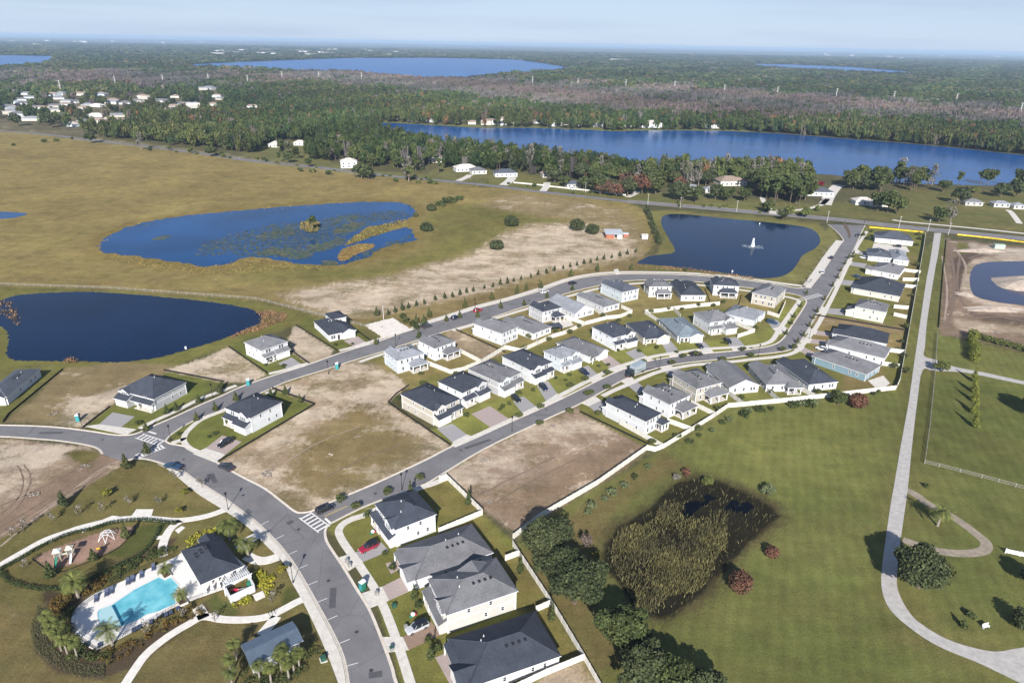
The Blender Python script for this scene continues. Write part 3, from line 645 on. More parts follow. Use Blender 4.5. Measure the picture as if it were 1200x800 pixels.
ASPH = bpy.data.materials.new('asphalt'); ASPH.use_nodes = True
def asphalt_nodes(m, base):
    n, l = m.node_tree.nodes, m.node_tree.links
    b = n['Principled BSDF']; b.inputs['Roughness'].default_value = .9; b.inputs['Specular IOR Level'].default_value = .2
    t = n.new('ShaderNodeTexCoord')
    def nz(s, d, sx=1, sy=1):
        q = n.new('ShaderNodeMapping'); q.inputs['Scale'].default_value = (sx, sy, 1); l.new(t.outputs['Object'], q.inputs['Vector'])
        z = n.new('ShaderNodeTexNoise'); z.inputs['Scale'].default_value = s; z.inputs['Detail'].default_value = d; z.inputs['Roughness'].default_value = .65
        l.new(q.outputs['Vector'], z.inputs['Vector']); return z.outputs['Fac']
    def rg(x, lo, hi, a=.32, c=.68):
        r = n.new('ShaderNodeMapRange'); r.inputs['From Min'].default_value = a; r.inputs['From Max'].default_value = c
        r.inputs['To Min'].default_value = lo; r.inputs['To Max'].default_value = hi; l.new(x, r.inputs['Value']); return r.outputs['Result']
    def mul(a, c):
        q = n.new('ShaderNodeMath'); q.operation = 'MULTIPLY'; l.new(a, q.inputs[0]); l.new(c, q.inputs[1]); return q.outputs[0]
    # tar-filled cracks
    v = n.new('ShaderNodeTexVoronoi'); v.feature = 'DISTANCE_TO_EDGE'; v.inputs['Scale'].default_value = .09
    l.new(t.outputs['Object'], v.inputs['Vector'])
    cr = rg(v.outputs['Distance'], .75, 1, .0, .012)
    val = mul(mul(rg(nz(.12, 6), .84, 1.14), rg(nz(6, 4), .85, 1.15)), cr)
    h = n.new('ShaderNodeHueSaturation'); h.inputs['Color'].default_value = (*base, 1); l.new(val, h.inputs['Value'])
    # sand washed onto the surface in places
    mx2 = n.new('ShaderNodeMixRGB'); mx2.inputs['Color2'].default_value = (.30, .255, .2, 1)
    l.new(rg(nz(.05, 7), 0, .45, .58, .75), mx2.inputs['Fac']); l.new(h.outputs['Color'], mx2.inputs['Color1'])
    l.new(mx2.outputs['Color'], b.inputs['Base Color'])
asphalt_nodes(ASPH, (.172, .164, .168))
ASPH2 = bpy.data.materials.new('old_asphalt'); ASPH2.use_nodes = True
asphalt_nodes(ASPH2, (.175, .168, .18))
CONC = mat('concrete', (.57, .53, .47), .85, noise=.14, nscale=.8, bump=.1)
KERB = mat('kerb_concrete', (.56, .50, .43), .85, noise=.15, nscale=.9)
WHITEP = mat('road_paint', (.72, .70, .66), .7, noise=.18, nscale=3)
YELP = mat('yellow_paint', (.55, .40, .10), .7, noise=.2, nscale=3)
PAVER_GREY = mat('grey_pavers', (.30, .285, .28), .85, noise=.16, nscale=3)
PAVER_PINK = mat('pink_pavers', (.36, .29, .265), .85, noise=.18, nscale=3)
PAVER_BROWN = mat('brown_pavers', (.25, .17, .125), .85, noise=.2, nscale=3)
GRAVEL = mat('gravel', (.40, .375, .35), .95, noise=.2, nscale=.7, bump=.3, bscale=4, detail=8)

mb = MB()
outer = kl[0] + list(reversed(kl[1])) + list(reversed(kl[3])) + list(reversed(kl[2]))
loops = [[Vector((p[0], p[1], 0)) for p in outer], [Vector((p[0], p[1], 0)) for p in kh]]
allp = loops[0] + loops[1]
mb.v = [(p.x, p.y, .03) for p in allp]
for t in tessellate_polygon(loops):
    a, b_, c = (allp[i] for i in t)
    if (b_ - a).cross(c - a).z < 0: t = (t[0], t[2], t[1])
    mb.f.append(tuple(t)); mb.m.append(0)
tag(mb.build('village_street', ASPH), kind='structure')

def kerb(line, name='kerb', side=1, closed=False):
    """a raised concrete kerb with its gutter pan"""
    mb = MB()
    l = list(line) + ([line[0]] if closed else [])
    a, b, c = offset(l, 0), offset(l, .22 * side), offset(l, -.4 * side)
    for i in range(len(l) - 1):
        q = [(a[i], .13), (b[i], .13), (b[i + 1], .13), (a[i + 1], .13)]
        def F(pts):
            pts = [(p.x, p.y, z) for p, z in pts]
            n = (Vector(pts[1]) - Vector(pts[0])).cross(Vector(pts[2]) - Vector(pts[0]))
            mb.face(pts)
        F(q)
        F([(a[i], .02), (a[i], .13), (a[i + 1], .13), (a[i + 1], .02)])
        F([(b[i], .0), (b[i], .13), (b[i + 1], .13), (b[i + 1], .0)])
        F([(c[i], .037), (a[i], .037), (a[i + 1], .037), (c[i + 1], .037)])
    return tag(mb.build(name, KERB), kind='structure')
def area(l):
    return sum(l[i][0] * l[(i + 1) % len(l)][1] - l[(i + 1) % len(l)][0] * l[i][1] for i in range(len(l)))
kerb(kl[0], side=1); kerb(kl[1], side=-1); kerb(kl[2], side=-1); kerb(kl[3], side=-1)
kerb(kh, side=1 if area(kh) > 0 else -1, closed=True)

def ribbon(name, px, w, m, z=.06, n=4, kind='structure', sm=True, thick=True):
    l = smooth(W(px), n) if sm else [Vector(p) for p in W(px)]
    a, b = offset(l, w / 2), offset(l, -w / 2)
    mb = MB()
    mb.strip(a, b, z)
    if thick:
        for e in (a, b):
            for i in range(len(e) - 1):
                mb.face([(e[i].x, e[i].y, 0), (e[i + 1].x, e[i + 1].y, 0), (e[i + 1].x, e[i + 1].y, z), (e[i].x, e[i].y, z)])
    return tag(mb.build(name, m), kind=kind)

# county road
CR = [(-400,131),(-200,143),(0,153.5),(60,158.5),(120,166),(180,172.5),(240,180.5),(300,189),(360,194.5),(400,199.5),(450,205.5),(520,212),(577,217.8),(640,225.5),(735,236)]
CRE = [(735,236),(800,241.3),(900,250),(985,257.5),(1060,266),(1120,272),(1200,279.8),(1300,290),(1500,312)]
ribbon('county_road', CR, 7.5, ASPH2, .03, thick=False)
ribbon('county_road', CRE, 11, ASPH2, .036, thick=False)
for w_, m_ in ((4.9, WHITEP), (-4.9, WHITEP)):
    l = smooth(W(CRE), 4); mb = MB(); mb.strip(offset(l, w_ + .15), offset(l, w_ - .15), .05); tag(mb.build('edge_line', m_), kind='structure')
l = smooth(W(CRE), 4)
mb = MB(); mb.strip(offset(l, .22), offset(l, .08), .05); mb.strip(offset(l, -.08), offset(l, -.22), .05); tag(mb.build('centre_line', YELP), kind='structure')
ribbon('sidewalk', [(1046,257.5),(1060,259.8),(1095,263),(1150,268.3),(1200,273.6),(1300,284),(1500,306)], 3.0, CONC)

# sidewalks
SW = 1.7
for px, w_ in (
  ([(163,502),(177,495),(207,481),(235,467),(257,459),(277,451.5)], SW), ([(315,437.8),(338,432.3),(361,425.5)], SW),
  ([(397.5,410.8),(419,405.3),(451.5,394.8),(483,386)], SW),
  ([(483,386),(495,379.3),(528.5,368.8),(560,358.8),(595,349.8),(635,337.5),(670,325.8),(705,320.2),(740,318.8),(800,319.8),(844,322.8),(872,325.8),(914,331.8),(934,334.3),(943,336)], 2.6),
  ([(945,337),(957,320),(971,299),(984,282)], 4.2),
  ([(201,519),(206,517.5),(214.7,514),(219,506),(236,491.5),(266,479.5)], SW), ([(214.7,513),(217,520),(224,526),(234,530)], SW), ([(311,461),(322,458)], SW),
  ([(421,424),(446,415.5),(490,401.5)], SW),
  ([(530,387.3),(560,379),(605,365.5),(640,355),(661,348.5),(687,341.5),(705,337.5),(740,332.5),(780,331.5),(826,334.5),(867,339.5),(905,345),(925,348.5),(936,352.5),(933,358),(924.5,370),(912,388),(903,400),(882.5,405.5),(856,407),(830,408.7),(795,413),(764,418),(727,429),(706,437.5),(657,463),(635,475),(601,491),(561,509.5),(531,522.5)], 2.0),
  ([(706,464),(720,457),(738,449.5),(755,442),(776,434.3),(808,428),(829,426),(864,423),(880,421),(909,418),(928,414),(937,408),(949,393),(958,381),(970,359),(983,333),(1002,293),(1016,271)], 1.9),
  ([(523.5,560),(506,567),(488.5,573),(432.5,601),(415,607),(403,613),(397,621.5),(400,631),(406,640.5),(418.5,658),(432.5,679),(441,693),(452,716),(463,745),(473,775),(484,810),(494,840)], 1.9)):
    ribbon('sidewalk', px, w_, CONC, .07)
mb = MB()
so = smooth(W([(184,543),(200,552),(230,577),(260,596),(290,617),(314,641),(332,659),(341,680),(353,701),(368,731),(380,758),(392,788),(400,815),(404,860)]), 4)
ki = offset(kl[3], -.3)
ki = [p for p in ki if PX([p])[0][0] > 214]
mb.slab(so + list(reversed(ki)), 0, .07)
tag(mb.build('sidewalk', CONC), kind='structure')

# park paths, pads
PATHC = mat('path_concrete', (.66, .62, .56), .85, noise=.12, nscale=.9)
for px, w_ in (([(-30,681),(0,662),(26,647),(52.5,632.5),(79,623),(96,617.4),(130,609.5),(160,606.5),(185,608),(210,609.5),(240,605),(264,597)], 1.9),
  ([(212,610),(202,617),(195,627),(190.5,640),(191,652)], 2.0),
  ([(140,812),(156,787),(172.5,765),(197.5,745),(222.5,730),(239,722),(262.5,725.5),(292.5,725.5),(315,721.5),(333,713),(348,705),(359,700)], 1.8),
  ([(239,724),(235,716),(231,711)], 2.2), ([(324,722),(316,732),(306,744)], 2.2),
  ([(289,651),(300,656),(312,656.5),(326,652)], 2.6), ([(281,643),(291,633),(304,626)], 2.6)):
    ribbon('path', px, w_, PATHC, .066)
for q in ([(160,596.5),(180,596.5),(177,606),(153,606)], [(54,633),(68,625),(72,627),(58,636)], [(117,610),(132,604),(140,605),(137,609),(118,614)], [(95,619),(102,617),(101,622),(96,624)], [(205,621),(213,616),(217,618),(209,625)], [(181,629),(190,627),(190,631),(182,632)], [(296,697),(308,692),(311,699),(300,704)]):
    mb = MB(); mb.slab(W(q), 0, .075); tag(mb.build('concrete_pad', PATHC), kind='structure')

for px, w_ in (([(893,231),(896,238),(905,246),(925,246.5),(945,245),(962,240),(970,233)], 4), ([(967,240),(972,229),(980,219),(986,217)], 9), ([(905,246),(906,251)], 5), ([(735,231),(742,228),(748,224)], 5), ([(590,217),(597,212),(600,208)], 8), ([(537,212),(546,208),(551,205)], 6), ([(636,224),(640,219),(641,214)], 6), ([(1195,262),(1186,250),(1181,246)], 4)):
    ribbon('far_driveway', px, w_, CONC, .05)
# driveways: garage edge first, street edge last; the white apron follows to the kerb
DRIVES = [
 ([(132,483),(158,488),(142,500.5),(116,497)], PAVER_GREY, [(116,497),(142,500.5),(160,503),(148,509.5),(100,499.5)]),
 ([(260.6,510),(283,517.5),(264,532.5),(241,525)], PAVER_PINK, [(241,525),(264,532.5),(253,542),(226,531.5)]),
 ([(325.7,425.7),(342,418.7),(352,426),(337,431.6)], PAVER_GREY, [(337,431.6),(352,426),(358,428.5),(340,434)]),
 ([(403,399.5),(419,394),(428,400.5),(414,405.6)], PAVER_PINK, [(414,405.6),(428,400.5),(434,402.5),(418,407.5)]),
 ([(512,502),(530,496),(547,509),(530,518)], PAVER_GREY, [(530,518),(547,509),(556,512),(533,523)]),
 ([(552.5,485),(574,475.6),(597,491),(577,502)], PAVER_PINK, [(577,502),(597,491),(606,491),(581,502)]),
 ([(601,470),(613,464),(629,477),(614,486)], PAVER_GREY, [(614,486),(629,477),(637,477.5),(618,486.5)]),
 ([(629,452),(642,446),(653,461),(640,470)], PAVER_GREY, [(640,470),(653,461),(661,466.5),(644,473)]),
 ([(678,432),(689,428),(702,440),(690,446)], PAVER_GREY, [(690,446),(702,440),(708,442.5),(696,448.5)]),
 ([(704,421),(714,416),(728,427),(715,432)], PAVER_PINK, [(715,432),(728,427),(736,431),(721,437)]),
 ([(733,413),(746,408),(757,417),(744,421.5)], PAVER_GREY, [(744,421.5),(757,417),(764,421),(750,425.5)]),
 ([(774,400),(786,399),(796,412),(782,414)], PAVER_GREY, [(782,414),(796,412),(800,416),(785,418)]),
 ([(814,400),(825,400),(833,408),(820,409)], PAVER_GREY, [(820,409),(833,408),(836,412.5),(823,414)]),
 ([(846,396),(864,395),(873,405.5),(856,406.5)], PAVER_GREY, [(856,406.5),(873,405.5),(878,409),(859,411)]),
 ([(898,374),(911,375),(918,382),(905,385)], PAVER_GREY, [(905,385),(918,382),(924,385),(914,392)]),
 ([(989,362),(989.5,369.5),(966,367),(969,361)], PAVER_GREY, [(969,361),(966,367),(957,368),(963,359)]),
 ([(976,390),(975,394.5),(956,392),(958,387.5)], PAVER_PINK, [(958,387.5),(956,392),(946,390),(949,384)]),
 ([(968,399),(967,404),(949,402),(952,397)], PAVER_PINK, [(952,397),(949,402),(938,401),(943,396)]),
 ([(955,413),(952,419),(938,412),(943,407)], PAVER_PINK, [(943,407),(938,412),(930,409),(936,403)]),
 ([(1008,330),(1004,336),(984,333),(988,328)], PAVER_GREY, [(988,328),(984,333),(975,338),(982,327)]),
 ([(1016,309),(1013,314),(996,311),(999,307)], PAVER_GREY, [(999,307),(996,311),(990,311),(995,304)]),
 ([(1019,296),(1017,300),(1005,297.5),(1008,294.5)], PAVER_GREY, [(1008,294.5),(1005,297.5),(1000,296),(1003,291)]),
 ([(702,486),(716,478),(704,469),(690,476)], PAVER_GREY, [(690,476),(704,469),(698,464.5),(681,472)]),
 ([(748,462),(757,456),(746,447),(736,452)], PAVER_GREY, [(736,452),(746,447),(740,441.5),(728,447)]),
 ([(786,441),(797,435),(789,430.5),(777,434)], PAVER_GREY, [(777,434),(789,430.5),(786,427.5),(774,431)]),
 ([(415,647.5),(446.5,635),(456,645),(425.5,658)], PAVER_GREY, [(397,653),(415,647.5),(425.5,658),(408,669)]),
 ([(448,687),(484,669),(490,688),(456,703)], PAVER_PINK, [(424,695),(448,687),(456,703),(434,712)]),
 ([(472,746),(505,728),(517,743),(479,761)], PAVER_BROWN, [(447,746),(472,746),(479,761),(453,764)]),
 ([(510,770),(522,765),(545,800),(530,806)], PAVER_PINK, None),
 ([(452,660),(470,655),(474,664),(458,672)], PAVER_PINK, None)]
for q, m_, ap in DRIVES:
    mb = MB(); mb.slab(W(q), 0, .05); tag(mb.build('driveway', m_), kind='structure')
    if ap:
        mb = MB(); mb.slab(W(ap), 0, .085); tag(mb.build('driveway_apron', CONC), kind='structure')

# gravel lane and its loop
LL = [(1095,273),(1090,305),(1085,332),(1075,400),(1071,427),(1065,470),(1056,520),(1047.5,570),(1044,589),(1037,637),(1033,670),(1034,693),(1044,715),(1070,738),(1102,758),(1148,777),(1200,802),(1300,850)]
LR = [(1103,273),(1099,300),(1096,315),(1087,372),(1084,405),(1083,417),(1097,421.5),(1115,428.5),(1127,431.5),(1152,436),(1200,446.5),(1300,467),(1300,472),(1200,450.5),(1150,440),(1127,436),(1095,434.5),(1081,434),(1075,470),(1069,520),(1064,570),(1056,628),(1052,660),(1052,690),(1067,719),(1086,735),(1109,748),(1135,757),(1167,763),(1200,758),(1300,745)]
mb = MB(); mb.poly(smooth(W(LL), 4) + list(reversed(smooth(W(LR), 4))), .03)
tag(mb.build('gravel_lane', GRAVEL), kind='structure')
ribbon('dirt_track', [(1060,573),(1074,580),(1086,589),(1119,607),(1145,626),(1156,637),(1150,646),(1122,648),(1089.5,643),(1058,632)], 2.6, mat('track_dirt', (.27,.225,.17), .95, noise=.3, nscale=.6, detail=7), .02, thick=False)

# markings
mb = MB()
def ladder(p0, p1, w, n):
    a, b = P(*p0).to_2d(), P(*p1).to_2d()
    t = (b - a).normalized(); s = Vector((-t.y, t.x)) * w / 2
    def bar(c0, c1, d, hw):
        mb.face([(*(c0 + d * hw), .042), (*(c1 + d * hw), .042), (*(c1 - d * hw), .042), (*(c0 - d * hw), .042)])
    bar(a + s, b + s, s.normalized(), .15); bar(a - s, b - s, s.normalized(), .15)
    for k in range(n):
        c = a.lerp(b, (k + .5) / n)
        bar(c - s * .94, c + s * .94, t, .25)
ladder((163,510.5), (190,519.5), 2.6, 7)
ladder((160,535), (192,522.5), 2.4, 8)
ladder((357,603), (380,620), 3.2, 6)
ladder((935,352), (962,345), 2.4, 8)
for a, b in (((174,505.5),(183,508.2)), ((381,607),(387,612.5))):
    a, b = P(*a).to_2d(), P(*b).to_2d(); t = (b - a).normalized(); s = Vector((-t.y, t.x)) * .3
    mb.face([(*(a + s), .042), (*(b + s), .042), (*(b - s), .042), (*(a - s), .042)])
for cx, cy in ((370,185),(420,232),(467,285),(515,340),(550,405),(592,472),(630,550),(660,632),(690,725)):
    m_ = P(200 + cx / 3.333, 560 + cy / 3.333).to_2d()
    k = min(range(len(kl[3])), key=lambda i: (kl[3][i] - m_).length)
    q = kl[3][k]; t = (kl[3][k + 1] - kl[3][k - 1]).normalized(); n_ = Vector((-t.y, t.x))
    if (m_ - q).dot(n_) < 0: n_ = -n_
    a, b = q + n_ * .45, q + n_ * 2.5
    mb.face([(*(a + t * .07), .042), (*(b + t * .07), .042), (*(b - t * .07), .042), (*(a - t * .07), .042)])
tag(mb.build('street_markings', WHITEP), kind='structure')
mb = MB()
for a, b in (((380,605),(407,592.5)),):
    a, b = P(*a).to_2d(), P(*b).to_2d(); t = (b - a).normalized(); s = Vector((-t.y, t.x))
    for o in (-.14, .14):
        mb.face([(*(a + s * (o + .06)), .042), (*(b + s * (o + .06)), .042), (*(b + s * (o - .06)), .042), (*(a + s * (o - .06)), .042)])
tag(mb.build('yellow_marking', YELP), kind='structure')
mb = MB(); mb.slab(smooth(W([(988,263),(991,262.3),(996,271),(996.5,278),(995,279),(992.5,271)]), 3, True), .0, .14)
tag(mb.build('traffic_island', mat('island_mulch', (.12,.08,.055), .95, noise=.3, nscale=1)), kind='structure')

# manhole covers, drains and tar patches on the streets
IRON = mat('cast_iron', (.05, .05, .052), .6); TAR = mat('tar_patch', (.085, .083, .088), .9, noise=.15, nscale=2)
for i, (x, y) in enumerate(((120,515),(215,538),(285,580),(350,620),(385,680),(418,740),(435,785),(230,485),(330,445),(420,414),(520,379),(600,356),(700,328),(780,325),(440,578),(540,527),(640,480),(740,438),(830,418),(910,406),(940,380),(965,340))):
    c = P(x, y)
    mb = MB(); mb.poly([(.42*math.cos(k*.5236), .42*math.sin(k*.5236)) for k in range(12)], .04)
    tag(mb.build('manhole_cover', IRON, None, (c.x, c.y, 0)), kind='structure')
for x, y, a_, b_, r_ in ((60,507,7,1.2,.05),(250,560,1.3,5,.6),(390,700,1.4,6,.2),(440,790,2.5,1.4,.2),(560,520,9,1.2,.6),(690,458,1.6,1.2,.5),(480,388,6,1.0,.35),(620,352,1.5,1.3,.3),(760,432,5,1.0,.25),(340,612,1.6,1.4,.6)):
    c = P(x, y); mb = MB(); mb.poly([(-a_/2, -b_/2), (a_/2, -b_/2), (a_/2, b_/2), (-a_/2, b_/2)], .036)
    tag(mb.build('tar_patch', TAR, None, (c.x, c.y, 0), r_), kind='structure')
# ------------------------------------------------------------------ houses
def wallmat(name, col, lap=.18):
    """painted lap siding: thin shadow lines every board"""
    if name in MATS: return MATS[name]
    m = bpy.data.materials.new(name); m.use_nodes = True
    n, l = m.node_tree.nodes, m.node_tree.links
    b = n['Principled BSDF']; b.inputs['Roughness'].default_value = .7; b.inputs['Specular IOR Level'].default_value = .25
    t = n.new('ShaderNodeTexCoord'); sp = n.new('ShaderNodeSeparateXYZ'); l.new(t.outputs['Object'], sp.inputs[0])
    dv = n.new('ShaderNodeMath'); dv.operation = 'DIVIDE'; dv.inputs[1].default_value = lap; l.new(sp.outputs['Z'], dv.inputs[0])
    fr = n.new('ShaderNodeMath'); fr.operation = 'FRACT'; l.new(dv.outputs[0], fr.inputs[0])
    bp = n.new('ShaderNodeBump'); bp.inputs['Strength'].default_value = .6; bp.inputs['Distance'].default_value = .02
    l.new(fr.outputs[0], bp.inputs['Height']); l.new(bp.outputs['Normal'], b.inputs['Normal'])
    z = n.new('ShaderNodeTexNoise'); z.inputs['Scale'].default_value = .5; z.inputs['Detail'].default_value = 5; l.new(t.outputs['Object'], z.inputs['Vector'])
    r = n.new('ShaderNodeMapRange'); r.inputs['From Min'].default_value = .3; r.inputs['From Max'].default_value = .7; r.inputs['To Min'].default_value = .93; r.inputs['To Max'].default_value = 1.05
    l.new(z.outputs['Fac'], r.inputs['Value'])
    oi = n.new('ShaderNodeObjectInfo'); ro = n.new('ShaderNodeMapRange'); ro.inputs['To Min'].default_value = .8; ro.inputs['To Max'].default_value = 1.06; l.new(oi.outputs['Random'], ro.inputs['Value'])
    q = n.new('ShaderNodeMath'); q.operation = 'MULTIPLY'; l.new(r.outputs['Result'], q.inputs[0]); l.new(ro.outputs['Result'], q.inputs[1])
    h = n.new('ShaderNodeHueSaturation'); h.inputs['Color'].default_value = (*col, 1); l.new(q.outputs[0], h.inputs['Value'])
    l.new(h.outputs['Color'], b.inputs['Base Color'])
    MATS[name] = m; return m
def roofmat(name, col):
    """asphalt shingles: courses, tab-to-tab variation, streaks"""
    if name in MATS: return MATS[name]
    m = bpy.data.materials.new(name); m.use_nodes = True
    n, l = m.node_tree.nodes, m.node_tree.links
    b = n['Principled BSDF']; b.inputs['Roughness'].default_value = .9; b.inputs['Specular IOR Level'].default_value = .2
    t = n.new('ShaderNodeTexCoord')
    z = n.new('ShaderNodeTexNoise'); z.inputs['Scale'].default_value = 3.5; z.inputs['Detail'].default_value = 5; z.inputs['Roughness'].default_value = .7
    l.new(t.outputs['Object'], z.inputs['Vector'])
    z2 = n.new('ShaderNodeTexNoise'); z2.inputs['Scale'].default_value = .35; z2.inputs['Detail'].default_value = 4; l.new(t.outputs['Object'], z2.inputs['Vector'])
    def rg(x, lo, hi):
        r = n.new('ShaderNodeMapRange'); r.inputs['From Min'].default_value = .3; r.inputs['From Max'].default_value = .7
        r.inputs['To Min'].default_value = lo; r.inputs['To Max'].default_value = hi; l.new(x, r.inputs['Value']); return r.outputs['Result']
    q0 = n.new('ShaderNodeMath'); q0.operation = 'MULTIPLY'; l.new(rg(z.outputs['Fac'], .72, 1.28), q0.inputs[0]); l.new(rg(z2.outputs['Fac'], .84, 1.16), q0.inputs[1])
    oi = n.new('ShaderNodeObjectInfo'); ro = n.new('ShaderNodeMapRange'); ro.inputs['To Min'].default_value = .86; ro.inputs['To Max'].default_value = 1.16; l.new(oi.outputs['Random'], ro.inputs['Value'])
    q = n.new('ShaderNodeMath'); q.operation = 'MULTIPLY'; l.new(q0.outputs[0], q.inputs[0]); l.new(ro.outputs['Result'], q.inputs[1])
    sp = n.new('ShaderNodeSeparateXYZ'); l.new(t.outputs['Object'], sp.inputs[0])
    dv = n.new('ShaderNodeMath'); dv.operation = 'DIVIDE'; dv.inputs[1].default_value = .13; l.new(sp.outputs['Z'], dv.inputs[0])
    fr = n.new('ShaderNodeMath'); fr.operation = 'FRACT'; l.new(dv.outputs[0], fr.inputs[0])
    bp = n.new('ShaderNodeBump'); bp.inputs['Strength'].default_value = .7; bp.inputs['Distance'].default_value = .03
    l.new(fr.outputs[0], bp.inputs['Height']); l.new(bp.outputs['Normal'], b.inputs['Normal'])
    h = n.new('ShaderNodeHueSaturation'); h.inputs['Color'].default_value = (*col, 1); l.new(q.outputs[0], h.inputs['Value'])
    l.new(h.outputs['Color'], b.inputs['Base Color'])
    MATS[name] = m; return m
ROOF = {'dark': roofmat('charcoal_shingle', (.045, .051, .066)), 'grey': roofmat('grey_shingle', (.148, .147, .155)),
        'light': roofmat('light_grey_shingle', (.22, .23, .25)), 'blue': roofmat('blue_grey_shingle', (.19, .225, .255)),
        'slate': roofmat('slate_shingle', (.072, .08, .098)), 'tan': roofmat('tan_shingle', (.27, .21, .17)), 'pale': roofmat('pale_shingle', (.48, .44, .40))}
WALL = {'white': wallmat('white_siding', (.64, .65, .66)), 'ivory': wallmat('ivory_siding', (.58, .555, .50)), 'beige': wallmat('beige_siding', (.50, .455, .38)),
        'grey': wallmat('grey_siding', (.47, .47, .475)), 'pale': wallmat('pale_blue_siding', (.60, .66, .70)), 'blue': wallmat('blue_siding', (.20, .29, .34)),
        'slate': wallmat('slate_siding', (.24, .255, .29)), 'green': wallmat('pale_green_siding', (.62, .66, .57)), 'greige': wallmat('greige_siding', (.56, .54, .50))}
TRIM = mat('white_trim', (.69, .69, .69), .6)
GLASS = mat('window_glass', (.025, .03, .04), .08, spec=.6)
SCREEN = mat('screen_mesh', (.02, .02, .022), .8)
DOORM = mat('front_door', (.06, .045, .04), .5)
GDOOR = mat('garage_door', (.64, .635, .62), .5)
VENT = mat('roof_vent', (.025, .025, .03), .6)

def hip(mb, x0, x1, y0, y1, z, pitch, o=.4, ri=0, ti=1, th=.2):
    """hipped roof with fascia and soffit over the rectangle, overhang o"""
    x0, x1, y0, y1 = x0 - o, x1 + o, y0 - o, y1 + o
    w, d = x1 - x0, y1 - y0
    h = min(w, d) / 2 * math.tan(pitch)
    if w > d: r0, r1 = (x0 + d / 2, (y0 + y1) / 2, z + h), (x1 - d / 2, (y0 + y1) / 2, z + h)
    else: r0, r1 = ((x0 + x1) / 2, y0 + w / 2, z + h), ((x0 + x1) / 2, y1 - w / 2, z + h)
    A, B, C, D = (x0, y0, z), (x1, y0, z), (x1, y1, z), (x0, y1, z)
    if w > d:
        mb.face([A, B, r1, r0], ri); mb.face([B, C, r1], ri); mb.face([C, D, r0, r1], ri); mb.face([D, A, r0], ri)
    else:
        mb.face([A, B, r0], ri); mb.face([B, C, r1, r0], ri); mb.face([C, D, r1], ri); mb.face([D, A, r0, r1], ri)
    lo = [(p[0], p[1], z - th) for p in (A, B, C, D)]
    for i, (p, q) in enumerate(((A, B), (B, C), (C, D), (D, A))):
        mb.face([lo[i], lo[(i + 1) % 4], q, p], ti)
    mb.face(lo[::-1], ti)
    # ridge and hip caps
    for p, q in ((r0, r1), (A, r0), (D, r0 if w > d else r1), (B, r1 if w > d else r0), (C, r1)):
        if (Vector(p) - Vector(q)).length > .3: mb.tube((p[0], p[1], p[2] - .03), (q[0], q[1], q[2] - .03), .09, n=4, mi=ri, cap=False)
    return z + h

def gable(mb, x0, x1, y0, y1, z, pitch, axis='y', o=.35, ri=0, ti=1, wi=2, th=.2, back=True):
    """gable roof whose ridge runs along axis; gable walls in wi, white rake boards"""
    def T(a, b, c):
        return (a, b, c) if axis == 'y' else (b, a, c)
    if axis == 'x': x0, x1, y0, y1 = y0, y1, x0, x1
    xm = (x0 + x1) / 2; hw = (x1 - x0) / 2
    tp_ = math.tan(pitch); zr = z + hw * tp_
    flip = axis == 'x'
    def F(pts, mi):
        mb.face([T(*p) for p in (pts[::-1] if flip else pts)], mi)
    ya, yb = y0 - o, y1 + (o if back else 0)
    e = o * tp_
    F([(x0 - o, ya, z - e + th), (xm, ya, zr + th), (xm, yb, zr + th), (x0 - o, yb, z - e + th)][::-1], ri)
    F([(xm, ya, zr + th), (x1 + o, ya, z - e + th), (x1 + o, yb, z - e + th), (xm, yb, zr + th)][::-1], ri)
    F([(x0 - o, ya, z - e), (xm, ya, zr), (xm, yb, zr), (x0 - o, yb, z - e)], ti)
    F([(xm, ya, zr), (x1 + o, ya, z - e), (x1 + o, yb, z - e), (xm, yb, zr)], ti)
    for yy_, s in ((ya, 1), (yb, -1)):
        for a, b in (((x0 - o, z - e), (xm, zr)), ((xm, zr), (x1 + o, z - e))):
            p = [(a[0], yy_, a[1] - .06), (b[0], yy_, b[1] - .06), (b[0], yy_, b[1] + th), (a[0], yy_, a[1] + th)]
            F(p if s > 0 else p[::-1], ti)
    for xx, s in ((x0 - o, -1), (x1 + o, 1)):
        p = [(xx, ya, z - e), (xx, yb, z - e), (xx, yb, z - e + th), (xx, ya, z - e + th)]
        F(p if s > 0 else p[::-1], ti)
    F([(x0, y0, z), (x1, y0, z), (xm, y0, zr)], wi)
    if back: F([(x1, y1, z), (x0, y1, z), (xm, y1, zr)], wi)
    return zr + th

